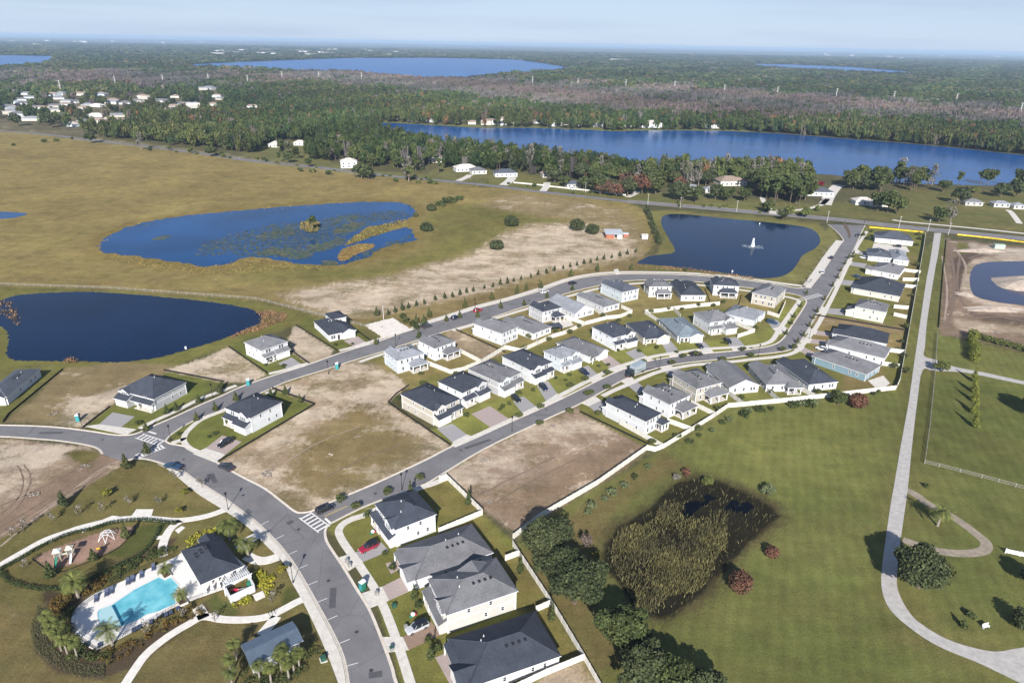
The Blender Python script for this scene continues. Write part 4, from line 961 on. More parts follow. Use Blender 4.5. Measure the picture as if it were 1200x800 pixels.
_cache = {}
def window_mesh(w, h):
    k = ('w', round(w, 2), round(h, 2))
    if k not in _cache:
        mb = MB(); b = .11
        mb.box(-w/2 - b, w/2 + b, -.07, 0, h, h + b); mb.box(-w/2 - b, w/2 + b, -.09, 0, -b, 0)
        mb.box(-w/2 - b, -w/2, -.07, 0, 0, h); mb.box(w/2, w/2 + b, -.07, 0, 0, h)
        mb.box(-w/2, w/2, -.05, 0, h*.5 - .03, h*.5 + .03)
        p = MB(); p.face([(-w/2, -.025, 0), (w/2, -.025, 0), (w/2, -.025, h), (-w/2, -.025, h)])
        _cache[k] = (mb.mesh('window', TRIM), p.mesh('pane', GLASS))
    return _cache[k]
def add_window(root, x, y, z, w, h, rz):
    a, b = window_mesh(w, h)
    o = link('window', a, root, (x, y, z), rz)
    link('pane', b, o)
def garage_door(root, x, y, w, h=2.2, rz=0):
    k = ('g', round(w, 1))
    if k not in _cache:
        mb = MB()
        for r in range(4):
            z0 = r * h / 4
            mb.box(-w/2, w/2, -.05, 0, z0, z0 + h/4 - .03)
            n = max(4, int(w / .6))
            for c in range(n):
                x0 = -w/2 + (c + .12) * w / n
                mb.box(x0, x0 + .76 * w / n, -.075, -.05, z0 + .1, z0 + h/4 - .12)
        mb.box(-w/2 - .14, -w/2, -.09, 0, 0, h + .14); mb.box(w/2, w/2 + .14, -.09, 0, 0, h + .14); mb.box(-w/2, w/2, -.09, 0, h, h + .14)
        _cache[k] = mb.mesh('garage_door', GDOOR)
    link('garage_door', _cache[k], root, (x, y, .06), rz)
def front_door(root, x, y, rz=0):
    if 'd' not in _cache:
        mb = MB(); mb.box(-.5, .5, -.05, 0, 0, 2.1)
        for z0 in (.15, 1.1): mb.box(-.36, .36, -.075, -.05, z0, z0 + .8)
        f = MB(); f.box(-.64, -.5, -.09, 0, 0, 2.24); f.box(.5, .64, -.09, 0, 0, 2.24); f.box(-.5, .5, -.09, 0, 2.1, 2.24)
        _cache['d'] = (mb.mesh('front_door', DOORM), f.mesh('door_frame', TRIM))
    d = link('front_door', _cache['d'][0], root, (x, y, .15), rz)
    link('door_frame', _cache['d'][1], d)
def vent_mesh():
    if 'v' not in _cache:
        mb = MB(); mb.box(-.3, .3, -.2, .2, 0, .22); mb.box(-.36, .36, -.26, .26, .2, .27)
        _cache['v'] = mb.mesh('roof_vent', VENT)
    return _cache['v']
def pipe_mesh():
    if 'p' not in _cache:
        mb = MB(); mb.tube((0, 0, -.2), (0, 0, .45), .08, n=8); mb.tube((0, 0, .0), (0, 0, .08), .2, .1, n=8)
        _cache['p'] = mb.mesh('plumbing_vent', mat('vent_pipe', (.6, .6, .58), .5))
    return _cache['p']

def roof_z(x, y, w, d, ez, pitch, o):
    """height of the hipped main roof above local x, y"""
    return ez + min(w/2 + o - abs(x), d/2 + o - abs(y)) * math.tan(pitch)

HROOT = {}
def house(key, A, B, D, front, storeys, roof, wall, label, ez=None, kind='hip', pitch=24, flip=False, lanai=None, proj=2.2, dormer=True,
          accent=None, porch='shed', side_win=True, rear_win=True, vents=4, trimband=True, group='houses of the new village', simple=False):
    ez = ez or (5.3 if storeys == 2 else 2.95)
    a, b, d_ = P(*A, ez).to_2d(), P(*B, ez).to_2d(), P(*D, ez).to_2d()
    u = (b - a); Wd = u.length; u.normalize()
    v = Vector((-u.y, u.x))
    L = (d_ - a).dot(v)
    if L < 0: v = -v; L = -L
    if front == 'n': org, ex, ey, w, d = a, u, v, Wd, L
    elif front == 'f': org, ex, ey, w, d = a + u * Wd + v * L, -u, -v, Wd, L
    elif front == 'l': org, ex, ey, w, d = a + v * L, -v, u, L, Wd
    else: org, ex, ey, w, d = a + u * Wd, v, -u, L, Wd
    ctr = org + ex * (w / 2) + ey * (d / 2)
    o = .4
    w -= 2 * o; d -= 2 * o
    root = empty('house', (ctr.x, ctr.y, 0), math.atan2(ex.y, ex.x))
    tag(root, label, 'house', group)
    HROOT[key] = (root, w, d, ctr, ex, ey)
    wm, rm = WALL[wall], ROOF[roof]
    am = WALL[accent] if accent else wm
    pt = rad(pitch)
    fl = -1 if flip else 1
    x0, x1, y0, y1 = -w/2, w/2, -d/2, d/2
    def X(t): return fl * t                      # garage on +x side unless flipped
    # walls
    tb = MB(); tb.box(x0, x1, y0, y1, 0, ez - .2, 1)
    c = .1
    for cx in (x0, x1):
        for cy in (y0, y1):
            tb.box(cx - c, cx + c, cy - c, cy + c, 0, ez - .2)
    if storeys == 2 and trimband:
        zb = ez * .5 + .1
        for p in ((x0 - .03, x1 + .03, y0 - .03, y0, zb, zb + .22), (x0 - .03, x1 + .03, y1, y1 + .03, zb, zb + .22), (x0 - .031, x0, y0, y1, zb, zb + .22), (x1, x1 + .031, y0, y1, zb, zb + .22)):
            tb.box(*p)
    tb.build('wall', [TRIM, wm], root)
    # main roof
    mb = MB()
    if kind == 'hip':
        hip(mb, x0, x1, y0, y1, ez, pt, o)
    elif kind == 'gable_front':
        gable(mb, x0, x1, y0, y1, ez - .2, pt, 'y', o)
    else:
        gable(mb, x0, x1, y0, y1, ez - .2, pt, 'x', o)
    # ---- front
    gw = min(5.2, w * .52)
    gx = X(w / 2 - gw / 2 - .35)
    if storeys == 2:
        # upper gabled bay over the garage merging into the main roof
        if dormer:
            bw = gw * .8
            bx = X(w / 2 - gw / 2 - .2)
            bay = MB()
            bay.box(bx - bw/2, bx + bw/2, y0 - .7, y0 + .05, ez * .5 + .4, ez - .2, 2)
            gable(bay, bx - bw/2, bx + bw/2, y0 - .7, y0 + bw * .5 + 1.2, ez - .2, rad(32), 'y', .3, back=False)
            bay.build('dormer', [rm, TRIM, am], root)
            for k in (-1, 0, 1):
                add_window(root, bx + k * .85, y0 - .7, ez * .5 + 1.0, .7, 1.2, 0)
            b2 = X(-w / 4)
            for k in (-.5, .5): add_window(root, b2 + k * 1.0, y0, ez * .5 + 1.0, .8, 1.25, 0)
        else:
            for t in (-.3, -.2, .2, .3): add_window(root, t * w, y0, ez * .5 + 1.0, .85, 1.3, 0)
        # garage projects; porch roof runs across the front
        gz = 2.75
        g = MB(); g.box(min(gx - gw/2, gx + gw/2), max(gx - gw/2, gx + gw/2), y0 - proj, y0, 0, gz - .2, 0)
        g.build('garage', am, root)
        garage_door(root, gx, y0 - proj, gw - .5)
        pr = MB()
        th = .2; hh = .42 * (proj + .4)
        for (xa, xb, pj) in ((min(gx - gw/2, gx + gw/2) - .35, max(gx - gw/2, gx + gw/2) + .35, proj + .4),
                             ((x0 - .3, gx - gw/2 - .352, 1.9) if fl > 0 else (gx + gw/2 + .352, x1 + .3, 1.9))):
            ya = y0 - pj
            A_, B_, C_, D_ = (xa, ya, gz), (xb, ya, gz), (xb, y0 + .0, gz + .42 * pj), (xa, y0 + .0, gz + .42 * pj)
            pr.face([A_, B_, C_, D_], 0)
            pr.face([(xa, ya, gz - th), (xb, ya, gz - th), B_, A_], 1)
            pr.face([(xa, ya, gz - th), A_, D_, (xa, y0, gz - th)], 2); pr.face([(xb, ya, gz - th), (xb, y0, gz - th), C_, B_], 2)
            pr.face([(xa, ya, gz - th), (xa, y0, gz - th), (xb, y0, gz - th), (xb, ya, gz - th)], 1)
        pr.build('porch_roof', [rm, TRIM, am], root)
        px_ = X(-w / 2 + .35)
        for q in (px_, X(-w / 2 + .35 + (w - gw) * .55)):
            pm = MB(); pm.box(-.15, .15, -.15, .15, 0, gz - .2); pm.box(-.22, .22, -.22, .22, 0, .5); pm.build('post', TRIM, root, (q, y0 - 1.6, 0))
        fd = X(-w / 2 + (w - gw) * .72)
        front_door(root, fd, y0)
        add_window(root, X(-w / 2 + (w - gw) * .3), y0, .8, 1.0, 1.4, 0)
        sl = MB(); sl.box(min(X(-w/2), fd + .6 * fl), max(X(-w/2), fd + .6 * fl), y0 - 1.85, y0 - .01, 0, .14); sl.build('porch_floor', CONC, root)
    else:
        gz = ez
        g = MB(); g.box(gx - gw/2, gx + gw/2, y0 - proj, y0, 0, gz - .2, 0)
        g.build('garage', am, root)
        garage_door(root, gx, y0 - proj, gw - .5)
        gr = MB()
        gable(gr, gx - gw/2, gx + gw/2, y0 - proj, y0 + gw * .5 + .6, gz - .2, rad(pitch + 2), 'y', .38, back=False)
        gr.build('garage_roof', [rm, TRIM, am], root)
        fd = X(-w / 2 + (w - gw) * .68)
        front_door(root, fd, y0)
        wx = X(-w / 2 + (w - gw) * .28)
        for k in (-.5, .5): add_window(root, wx + k * .95, y0, .9, .8, 1.4, 0)
        if porch:
            pw = (w - gw) * .9
            pc = X(-w / 2 + (w - gw) * .5)
            pr = MB()
            ya = y0 - 1.5
            pr.face([(pc - pw/2, ya, ez - .3), (pc + pw/2, ya, ez - .3), (pc + pw/2, y0 - .1, ez + .2), (pc - pw/2, y0 - .1, ez + .2)], 0)
            pr.box(pc - pw/2, pc + pw/2, ya, ya + .06, ez - .55, ez - .31, 1)
            pr.build('porch_roof', [rm, TRIM], root)
            for q in (pc - pw/2 + .2, pc + pw/2 - .2):
                pm = MB(); pm.box(-.13, .13, -.13, .13, 0, ez - .5); pm.build('post', TRIM, root, (q, ya + .2, 0))
    rf = mb.build('roof', [rm, TRIM, wm], root)
    # ---- rear
    if rear_win:
        zs = [.9] + ([ez * .5 + .9] if storeys == 2 else [])
        for z in zs:
            for t in ((-.36, -.26, .0, .3) if z < 2 else (-.34, -.05, .12, .34)):
                if lanai and z < 2 and lanai[0] - .02 < (t * -1 + .5) < lanai[1] + .02: continue
                add_window(root, t * w, y1, z, .75, 1.25, math.pi)
    if lanai:
        # covered rear porch; lanai = (from, to, depth) along the rear seen from behind, left to right
        l0, l1, ld = lanai
        xa, xb = w/2 - l1 * w, w/2 - l0 * w
        lz = 2.75
        mbr = MB()
        hh = .38 * (ld + .4)
        e = .35
        yb = y1 + ld + e
        i0, i1 = xa - e + hh / .38 * .55, xb + e - hh / .38 * .55
        mbr.face([(xb + e, yb, lz), (xa - e, yb, lz), (i0, y1, lz + hh), (i1, y1, lz + hh)], 0)
        mbr.face([(xa - e, yb, lz), (xa - e, y1, lz), (i0, y1, lz + hh)], 0)
        mbr.face([(xb + e, y1, lz), (xb + e, yb, lz), (i1, y1, lz + hh)], 0)
        mbr.box(xa - e, xb + e, yb - .05, yb, lz - .2, lz - .003, 1); mbr.box(xa - e, xa - e + .05, y1, yb - .05, lz - .2, lz - .003, 1); mbr.box(xb + e - .05, xb + e, y1, yb - .05, lz - .2, lz - .003, 1)
        mbr.build('porch_roof', [rm, TRIM], root)
        n_ = 3
        for k in range(n_):
            q = xa + .15 + k * (xb - xa - .3) / (n_ - 1)
            pm = MB(); pm.box(-.16, .16, -.16, .16, 0, lz - .2); pm.build('post', TRIM, root, (q, y1 + ld, 0))
        dm = MB(); dm.face([(xb - .5, y1 + .03, .1), (xa + .5, y1 + .03, .1), (xa + .5, y1 + .03, 2.3), (xb - .5, y1 + .03, 2.3)]); dm.build('patio_door', GLASS, root)
        sl = MB(); sl.box(xa, xb, y1 + .01, y1 + ld + .2, 0, .1); sl.build('porch_floor', CONC, root)
    # ---- sides
    if side_win:
        for sx, rz in ((x0, -math.pi / 2), (x1, math.pi / 2)):
            for t in ((-.12, .2, .34) if storeys == 1 else (.05, .3)):
                add_window(root, sx, t * d, 1.1, .6, 1.0, rz)
            if storeys == 2:
                for t in (-.2, .12): add_window(root, sx, t * d, ez * .5 + 1.1, .6, 1.0, rz)
    # ---- vents near the ridge
    if kind == 'hip' and vents:
        side = R.choice((-1, 1))
        for k in range(vents):
            if w < d: vx, vy = side * (w / 2 * .28), (k - (vents - 1) / 2) * 1.3 + .1 * d
            else: vx, vy = (k - (vents - 1) / 2) * 1.3, (d / 2 * .28)
            link('roof_vent', vent_mesh(), root, (vx, vy, roof_z(vx, vy, w, d, ez, pt, o) - .05))
        for k in range(2):
            vx, vy = R.uniform(-.25, .25) * w, R.uniform(-.25, .25) * d
            link('plumbing_vent', pipe_mesh(), root, (vx, vy, roof_z(vx, vy, w, d, ez, pt, o)))
    return root

H = house
# the four by the park road, their fronts to the west
H('H1', (463,621), (512,602), (434,591.5), 'l', 2, 'dark', 'white', 'white two-storey corner house behind the red car, dark hipped roof', proj=1.6, flip=False, lanai=None)
H('H2', (487,680), (578.5,647), (464.5,642.5), 'l', 1, 'grey', 'white', 'single-storey house with long grey roof between the white corner house and a tall grey house', proj=1.8, pitch=25)
H('H3', (523,721), (607.6,692), (503.5,677), 'l', 2, 'grey', 'greige', 'pale grey two-storey house behind the silver car, grey roof with back dormer', proj=1.6, pitch=23)
H('H4', (549,806), (658,768), (521,749), 'l', 1, 'dark', 'white', 'low white house with broad dark hipped roof at the bottom edge, nearest of all', proj=1.8, pitch=24, ez=2.95)
# west end
H('A1', (-24,466), (8,465), (11,433), 'n', 1, 'slate', 'white', 'low white house cut by the left edge of the picture, beside the retention pond', proj=.6, porch=None)
H('A2', (138,457), (180,468), (155,432), 'n', 2, 'dark', 'grey', 'light grey gabled house at the street corner near the retention pond', ez=4.3, proj=2.6, flip=True, pitch=29)
H('A3', (293.5,490), (331,470.6), (266,476), 'l', 2, 'dark', 'white', 'white two-storey house standing alone by the sandy lot, black car on its drive', proj=2.4)
H('A4', (305.6,411), (338,400), (288,400), 'n', 2, 'grey', 'white', 'white two-storey house with grey hipped roof between two sandy lots', proj=1.8, dormer=False)
H('A5', (385,393), (417.6,386), (361,377.6), 'n', 1, 'dark', 'white', 'low house with raised upper storey and dark roofs beside the pale sand pad', proj=.8, porch=None)
# north row, backs to the camera
H('B1', (465,423), (498,414), (447.5,412), 'f', 2, 'light', 'pale', 'pale blue house with back porch beside the big sandy lot, westmost of a pair', lanai=(.42, 1.0, 3.0), proj=1.5)
H('B2', (509.4,408.5), (534.7,399.7), (486,399.7), 'f', 2, 'grey', 'pale', 'pale blue two-storey house beside the small bare lot, covered porch with two openings behind', lanai=(.35, 1.0, 3.0), proj=1.5)
H('B3', (588,391), (608,382.5), (557,378), 'f', 2, 'grey', 'white', 'bright white two-storey house right of the small bare lot with a black silt fence', proj=1.5)
H('B4', (625,391), (647,382.5), (589,376), 'f', 1, 'grey', 'white', 'long low grey-roofed house tight beside the bright white two-storey house', proj=.6, porch=None)
H('B5', (636,365.6), (659,360), (619,357.5), 'f', 2, 'dark', 'grey', 'grey two-storey house with charcoal roof and a dark pavilion in its yard', proj=1.2, lanai=(.45, .95, 3.2))
H('B6', (674,367.5), (697,361), (645,352), 'f', 1, 'light', 'white', 'low white house with a plain gable and pale grey roof, green back yard', kind='gable_front', pitch=26, proj=.6, porch=None)
H('B7', (708,360), (727,355), (670,347), 'f', 1, 'grey', 'white', 'long low house with mid-grey roof beside the tall slate-blue house', proj=.6, porch=None)
H('B8', (729.5,342.5), (749.6,338), (706.7,331), 'f', 2, 'slate', 'pale', 'slate-roofed two-storey house with pale blue side by the curve of the upper street', proj=1.2)
H('B9', (760.6,336), (788,335.6), (747.5,329), 'f', 2, 'grey', 'greige', 'two-storey house with dark side wall and covered back porch near the fountain pond', lanai=(.3, .95, 3), proj=1.2)
H('B10', (798,346), (828,346), (787.5,330), 'f', 1, 'dark', 'white', 'low white house under a big dark hipped roof near the fountain pond', proj=.6, porch=None)
H('B11', (836,334), (867,335.6), (838,326), 'f', 2, 'dark', 'white', 'white two-storey house with a dark porch roof behind, next to the fountain pond', lanai=(.25, .92, 3.2), proj=1.2)
H('B12', (881,343), (910,349), (891,332), 'f', 2, 'grey', 'beige', 'beige two-storey house on the corner of upper street and entry road', proj=1.2, accent='white')
# middle row, fronts to the camera
H('C1', (507.5,482), (540,467), (471,460.6), 'n', 2, 'dark', 'beige', 'beige dark-roofed two-storey house beside the sandy lot, west end of its row', flip=True, accent='greige')
H('C2', (542,460.6), (572,446.6), (515,445.6), 'n', 2, 'dark', 'white', 'white gabled house with dark roof and wide pink driveway', accent='grey')
H('C3', (585,448.5), (611.6,436), (550.6,430.6), 'n', 2, 'grey', 'grey', 'grey two-storey house with grey gabled front, black car outside its garage', flip=True, accent='pale')
H('C4', (622,434), (648,424), (586,417.5), 'n', 2, 'dark', 'white', 'white house with dark roof and steep little front gable, dark car on the drive', flip=True)
H('C5', (657.5,421), (680,412.5), (632.5,412.5), 'n', 2, 'light', 'pale', 'pale two-storey house with light grey roof and porch behind a bright lawn')
H('C6', (691,418), (712,409), (656,400), 'n', 1, 'grey', 'white', 'low white house with grey roof and salmon-pink driveway', proj=1.2)
H('C7', (719,396), (746,389), (695,382), 'n', 2, 'dark', 'white', 'white two-storey house with charcoal roof above the box truck', accent='white')
H('C8', (754,396), (785,392.5), (729,379), 'n', 1, 'dark', 'beige', 'low beige house with dark roof and tan gabled garage', pitch=25, proj=1.8)
H('C9', (794,394), (825,392), (772,373), 'n', 1, 'blue', 'white', 'low white house with blue-grey roof behind the black car on the street', pitch=22, proj=1.2)
H('C10', (832,378), (862,374), (813,366), 'n', 2, 'grey', 'white', 'white house with stepped gables and grey roof, dark car on its wide drive', proj=3.2)
H('C11', (848,367), (884,375.5), (862,357), 'r', 1, 'light', 'pale', 'low pale blue house with light grey roof at the inside of the street bend', proj=.8, porch=None, pitch=21)
# south row, backs to the camera
H('D1', (757,494), (776,484), (708,471.5), 'f', 2, 'dark', 'white', 'white dark-roofed two-storey house beside the bare lot, along the pasture fence', proj=2.0, lanai=(.78, 1.25, 2.2))
H('D2', (785,474), (810,462.6), (751,459), 'f', 2, 'grey', 'white', 'white two-storey house with grey roof and a grey back porch roof', proj=2.0, lanai=(.3, 1.0, 3.4))
H('D3', (816.5,456), (847,448), (786,438.5), 'f', 2, 'grey', 'beige', 'tan two-storey house with grey roof and back porch along the pasture fence', proj=2.0, lanai=(.35, 1.05, 3.2))
H('D4', (854.7,454), (891,450.7), (829,429), 'f', 1, 'grey', 'white', 'low house with a broad white gable facing the green pasture', kind='gable_front', pitch=24, proj=1.0, porch=None)
H('D5', (898,450.7), (938,450), (869,427), 'f', 1, 'grey', 'white', 'low white house with grey hipped roof and a white back porch by the pasture fence', proj=1.0, lanai=(.58, 1.0, 2.4), porch=None)
H('D6', (948,450.7), (983,447), (912,423), 'f', 1, 'dark', 'white', 'low white house with long dark roof at the street bend, red tree behind its fence', proj=1.0, porch=None)
# east rows, fronts to the entry road
H('E1', (954,418), (1016,439), (971,407.6), 'l', 1, 'grey', 'blue', 'low blue-walled house with grey roof at the corner of the pasture fence', proj=1.2, porch=None)
H('E2', (971,404), (1037,420), (978,392), 'l', 1, 'grey', 'white', 'low white house with grey roof next to the blue-walled house', proj=1.2, porch=None)
H('E3', (978.4,391), (1040,403), (982,379), 'l', 1, 'dark', 'white', 'low house with dark roof between a grey roof and the strip of bare ground', proj=1.2, porch=None)
H('E4', (1001.7,359), (1038.5,366), (1005,350), 'l', 2, 'grey', 'green', 'pale green two-storey house with grey roof above the strip of bare ground', proj=3.5, dormer=False)
H('E5', (1000,337.5), (1055,347.5), (1010,324), 'l', 1, 'dark', 'ivory', 'broad low house with dark hipped roof and ivory walls facing the entry road', proj=1.2, porch=None)
H('E6', (1021,316), (1054,322), (1026,307), 'l', 1, 'grey', 'white', 'low grey-roofed house with a bright white side wall on the entry road', proj=3.0, porch=None)
H('E7', (1020,300), (1046,302.5), (1023,292), 'l', 1, 'slate', 'white', 'small house with slate roof joined by a pale grey-roofed neighbour', proj=1.2, porch=None)
H('E8', (1047,304), (1066,306), (1049,293), 'r', 1, 'light', 'white', 'small house with pale grey roof backing onto the white east fence', proj=.4, porch=None)
H('E9', (1028,279), (1071,283), (1030.6,272.5), 'l', 1, 'slate', 'white', 'white house with slate roof next to the yellow barrier, northmost of its row', proj=1.2, porch=None)
# extra volumes that set some of them apart
def upper_box(key, xa, xb, ya, yb, z0, z1, roof, wall, pitch=22, win=True):
    root, w, d, *_ = HROOT[key]
    mb = MB(); mb.box(xa*w, xb*w, ya*d, yb*d, z0, z1 - .2); mb.build('upper_wall', WALL[wall], root)
    mb = MB(); hip(mb, xa*w, xb*w, ya*d, yb*d, z1, rad(pitch), .35); mb.build('upper_roof', [ROOF[roof], TRIM], root)
    if win:
        for k in (-.6, .6): add_window(root, (xa + xb)/2*w + k, ya*d, z1 - 1.9, .8, 1.2, 0)
upper_box('A5', -.05, .5, .05, .5, 2.5, 5.4, 'dark', 'white')
def back_dormer(key, x, y, wd, dp, z, face):
    root, w, d, *_ = HROOT[key]
    mb = MB()
    gable(mb, x - wd/2, x + wd/2, y - dp/2, y + dp/2, z, rad(24), face, .3)
    mb.build('dormer', [ROOF['grey'], TRIM, WALL['greige']], root)
back_dormer('H3', -HROOT['H3'][1]*.27, HROOT['H3'][2]*.12, 3.6, 6.0, 5.75, 'x')
# ------------------------------------------------------------------ foliage building blocks (numpy, thousands of small leaf faces)
def leaf_cloud(centres, radii, n, size, flat=.0, up=.25, rng=NR, shell=.55):
    """n leaf quads scattered through the blobs, denser near each blob's surface; returns verts, faces"""
    centres = np.asarray(centres, float); radii = np.asarray(radii, float)
    vol = radii.prod(1) if radii.ndim == 2 else radii ** 3
    p = vol ** .75; p = p / p.sum()
    k = rng.choice(len(centres), n, p=p)
    d = rng.normal(size=(n, 3)); d /= np.linalg.norm(d, axis=1)[:, None]
    r = shell + (1 - shell) * rng.random(n) ** .6
    r *= rng.uniform(.86, 1.1, n)
    rr = radii[k] if radii.ndim == 2 else radii[k][:, None]
    c = centres[k] + d * r[:, None] * rr
    nrm = d + rng.normal(size=(n, 3)) * .7; nrm[:, 2] += up
    nrm /= np.linalg.norm(nrm, axis=1)[:, None]
    a = np.cross(nrm, rng.normal(size=(n, 3))); a /= np.linalg.norm(a, axis=1)[:, None] + 1e-9
    b = np.cross(nrm, a)
    s = size * rng.uniform(.6, 1.35, n)[:, None]
    a, b = a * s, b * s * .62
    v = np.stack([c - a, c - b, c + a, c + b], 1).reshape(-1, 3)
    f = np.arange(4 * n).reshape(-1, 4)
    return v, f
def np_mesh(name, v, f, m, extra=None):
    me = bpy.data.meshes.new(name)
    n = f.shape[1]
    me.vertices.add(len(v)); me.loops.add(f.size); me.polygons.add(len(f))
    me.vertices.foreach_set('co', np.asarray(v, np.float32).ravel())
    me.loops.foreach_set('vertex_index', f.astype(np.int32).ravel())
    me.polygons.foreach_set('loop_start', np.arange(0, f.size, n, dtype=np.int32))
    me.update(calc_edges=True)
    for q in (m if isinstance(m, (list, tuple)) else [m]): me.materials.append(q)
    return me
BARK = mat('bark', (.12, .092, .068), .95, noise=.3, nscale=3)
PALEBARK = mat('pale_bark', (.26, .225, .185), .95, noise=.3, nscale=2)
L_OAK = leafmat('oak_leaves', (.045, .060, .020), (.078, .09, .03), .5, .25)
L_DARK = leafmat('dark_leaves', (.040, .052, .022), (.066, .076, .032), .5, .25)
L_PINE = leafmat('pine_needles', (.058, .08, .026), (.10, .115, .035), .45, .2)
L_LIGHT = leafmat('light_leaves', (.085, .105, .03), (.12, .125, .035), .4, .3)
L_YEL = leafmat('yellow_leaves', (.20, .17, .02), (.13, .14, .03), .4, .4)
L_RED = leafmat('rust_leaves', (.125, .058, .036), (.085, .055, .036), .5, .4)
L_BARE = leafmat('bare_twigs', (.13, .095, .085), (.095, .075, .06), .4, .3)
L_GREY = leafmat('grey_twigs', (.20, .18, .155), (.13, .12, .095), .4, .3)
L_YOUNG = leafmat('young_leaves', (.055, .07, .025), (.095, .10, .035), .45, .6)
L_SAGE = leafmat('sage_leaves', (.12, .135, .07), (.09, .11, .045), .4, .4)
L_YG = leafmat('yellow_green_leaves', (.15, .155, .028), (.10, .12, .026), .4, .4)
L_CRIM = leafmat('crimson_leaves', (.20, .012, .03), (.14, .02, .03), .4, .4)

def blobs(kind, rng):
    """main masses of a crown of radius 1, standing on z = 0, height about 1.. 2"""
    C, Rr = [], []
    if kind == 'oak':
        for k in range(22):
            a = rng.uniform(0, 6.283); r = rng.uniform(.15, .82); top_ = 1.12 - .5 * r * r
            C.append((r*math.cos(a), r*math.sin(a), rng.uniform(.4, top_))); q = rng.uniform(.17, .36); Rr.append((q, q, q*.75))
        C.append((0, 0, .68)); Rr.append((.74, .74, .46))
    elif kind == 'pine':
        for k in range(8):
            a = rng.uniform(0, 6.283); r = rng.uniform(.1, .62)
            C.append((r*math.cos(a), r*math.sin(a), rng.uniform(1.5, 2.7))); q = rng.uniform(.25, .45); Rr.append((q, q, q*.62))
    elif kind == 'cone':
        for k in range(9):
            t = k / 8; a = rng.uniform(0, 6.283); r = .5 * (1 - t)
            C.append((r*math.cos(a)*.5, r*math.sin(a)*.5, .4 + t*2.0)); q = .6 * (1 - t) + .14; Rr.append((q, q, .36))
    elif kind == 'bush':
        for k in range(8):
            a = rng.uniform(0, 6.283); r = rng.uniform(.1, .6)
            C.append((r*math.cos(a), r*math.sin(a), rng.uniform(.3, .75))); q = rng.uniform(.32, .5); Rr.append((q, q, q*.85))
    elif kind == 'dome':
        C.append((0, 0, .7)); Rr.append((.95, .95, .72))
        for k in range(9):
            a = rng.uniform(0, 6.283); r = rng.uniform(.4, .75)
            C.append((r*math.cos(a), r*math.sin(a), rng.uniform(.45, 1.0))); q = rng.uniform(.28, .4); Rr.append((q, q, q*.9))
    elif kind == 'bare':
        for k in range(10):
            a = rng.uniform(0, 6.283); r = rng.uniform(.1, .6)
            C.append((r*math.cos(a), r*math.sin(a), rng.uniform(.6, 1.9))); q = rng.uniform(.25, .4); Rr.append((q, q, q*1.1))
    return C, Rr

def tree(name, kind, r, leafm, n, size, trunk_r=None, label=None, cat='tree', group=None, loc=None, squash=1.0, barkm=None, seed=None):
    """a tree of crown radius r: trunk with limbs, and a crown of many leaf faces"""
    rng = random.Random(seed if seed is not None else R.random()); nr_ = np.random.default_rng(rng.randrange(1 << 30))
    C, Rr = blobs(kind, rng)
    C = np.array(C) * r; Rr = np.array(Rr) * r
    C[:, 2] *= squash; Rr[:, 2] *= squash
    base = {'oak': .28, 'pine': .2, 'cone': .12, 'bush': 0.0, 'dome': .05, 'bare': .1}[kind] * r
    C[:, 2] += base
    v, f = leaf_cloud(C, Rr, n, size, rng=nr_, shell=.25 if kind == 'bare' else .5)
    v[:, 2] = np.maximum(v[:, 2], .05)
    root = empty(name, loc or (0, 0, 0))
    tag(root, label, cat, group)
    tr = trunk_r or r * .075
    mb = MB()
    top = float(C[:, 2].mean())
    mb.tube((0, 0, -.1), (0, 0, top), tr, tr * .45, n=7)
    for k in range(min(len(C), 7)):
        mb.tube((0, 0, top * rng.uniform(.35, .8)), tuple(C[k] * np.array([.9, .9, 1])), tr * .42, tr * .12, n=5)
    mb.build('trunk', barkm or BARK, root)
    link('crown', np_mesh('crown', v, f, leafm), root)
    return root

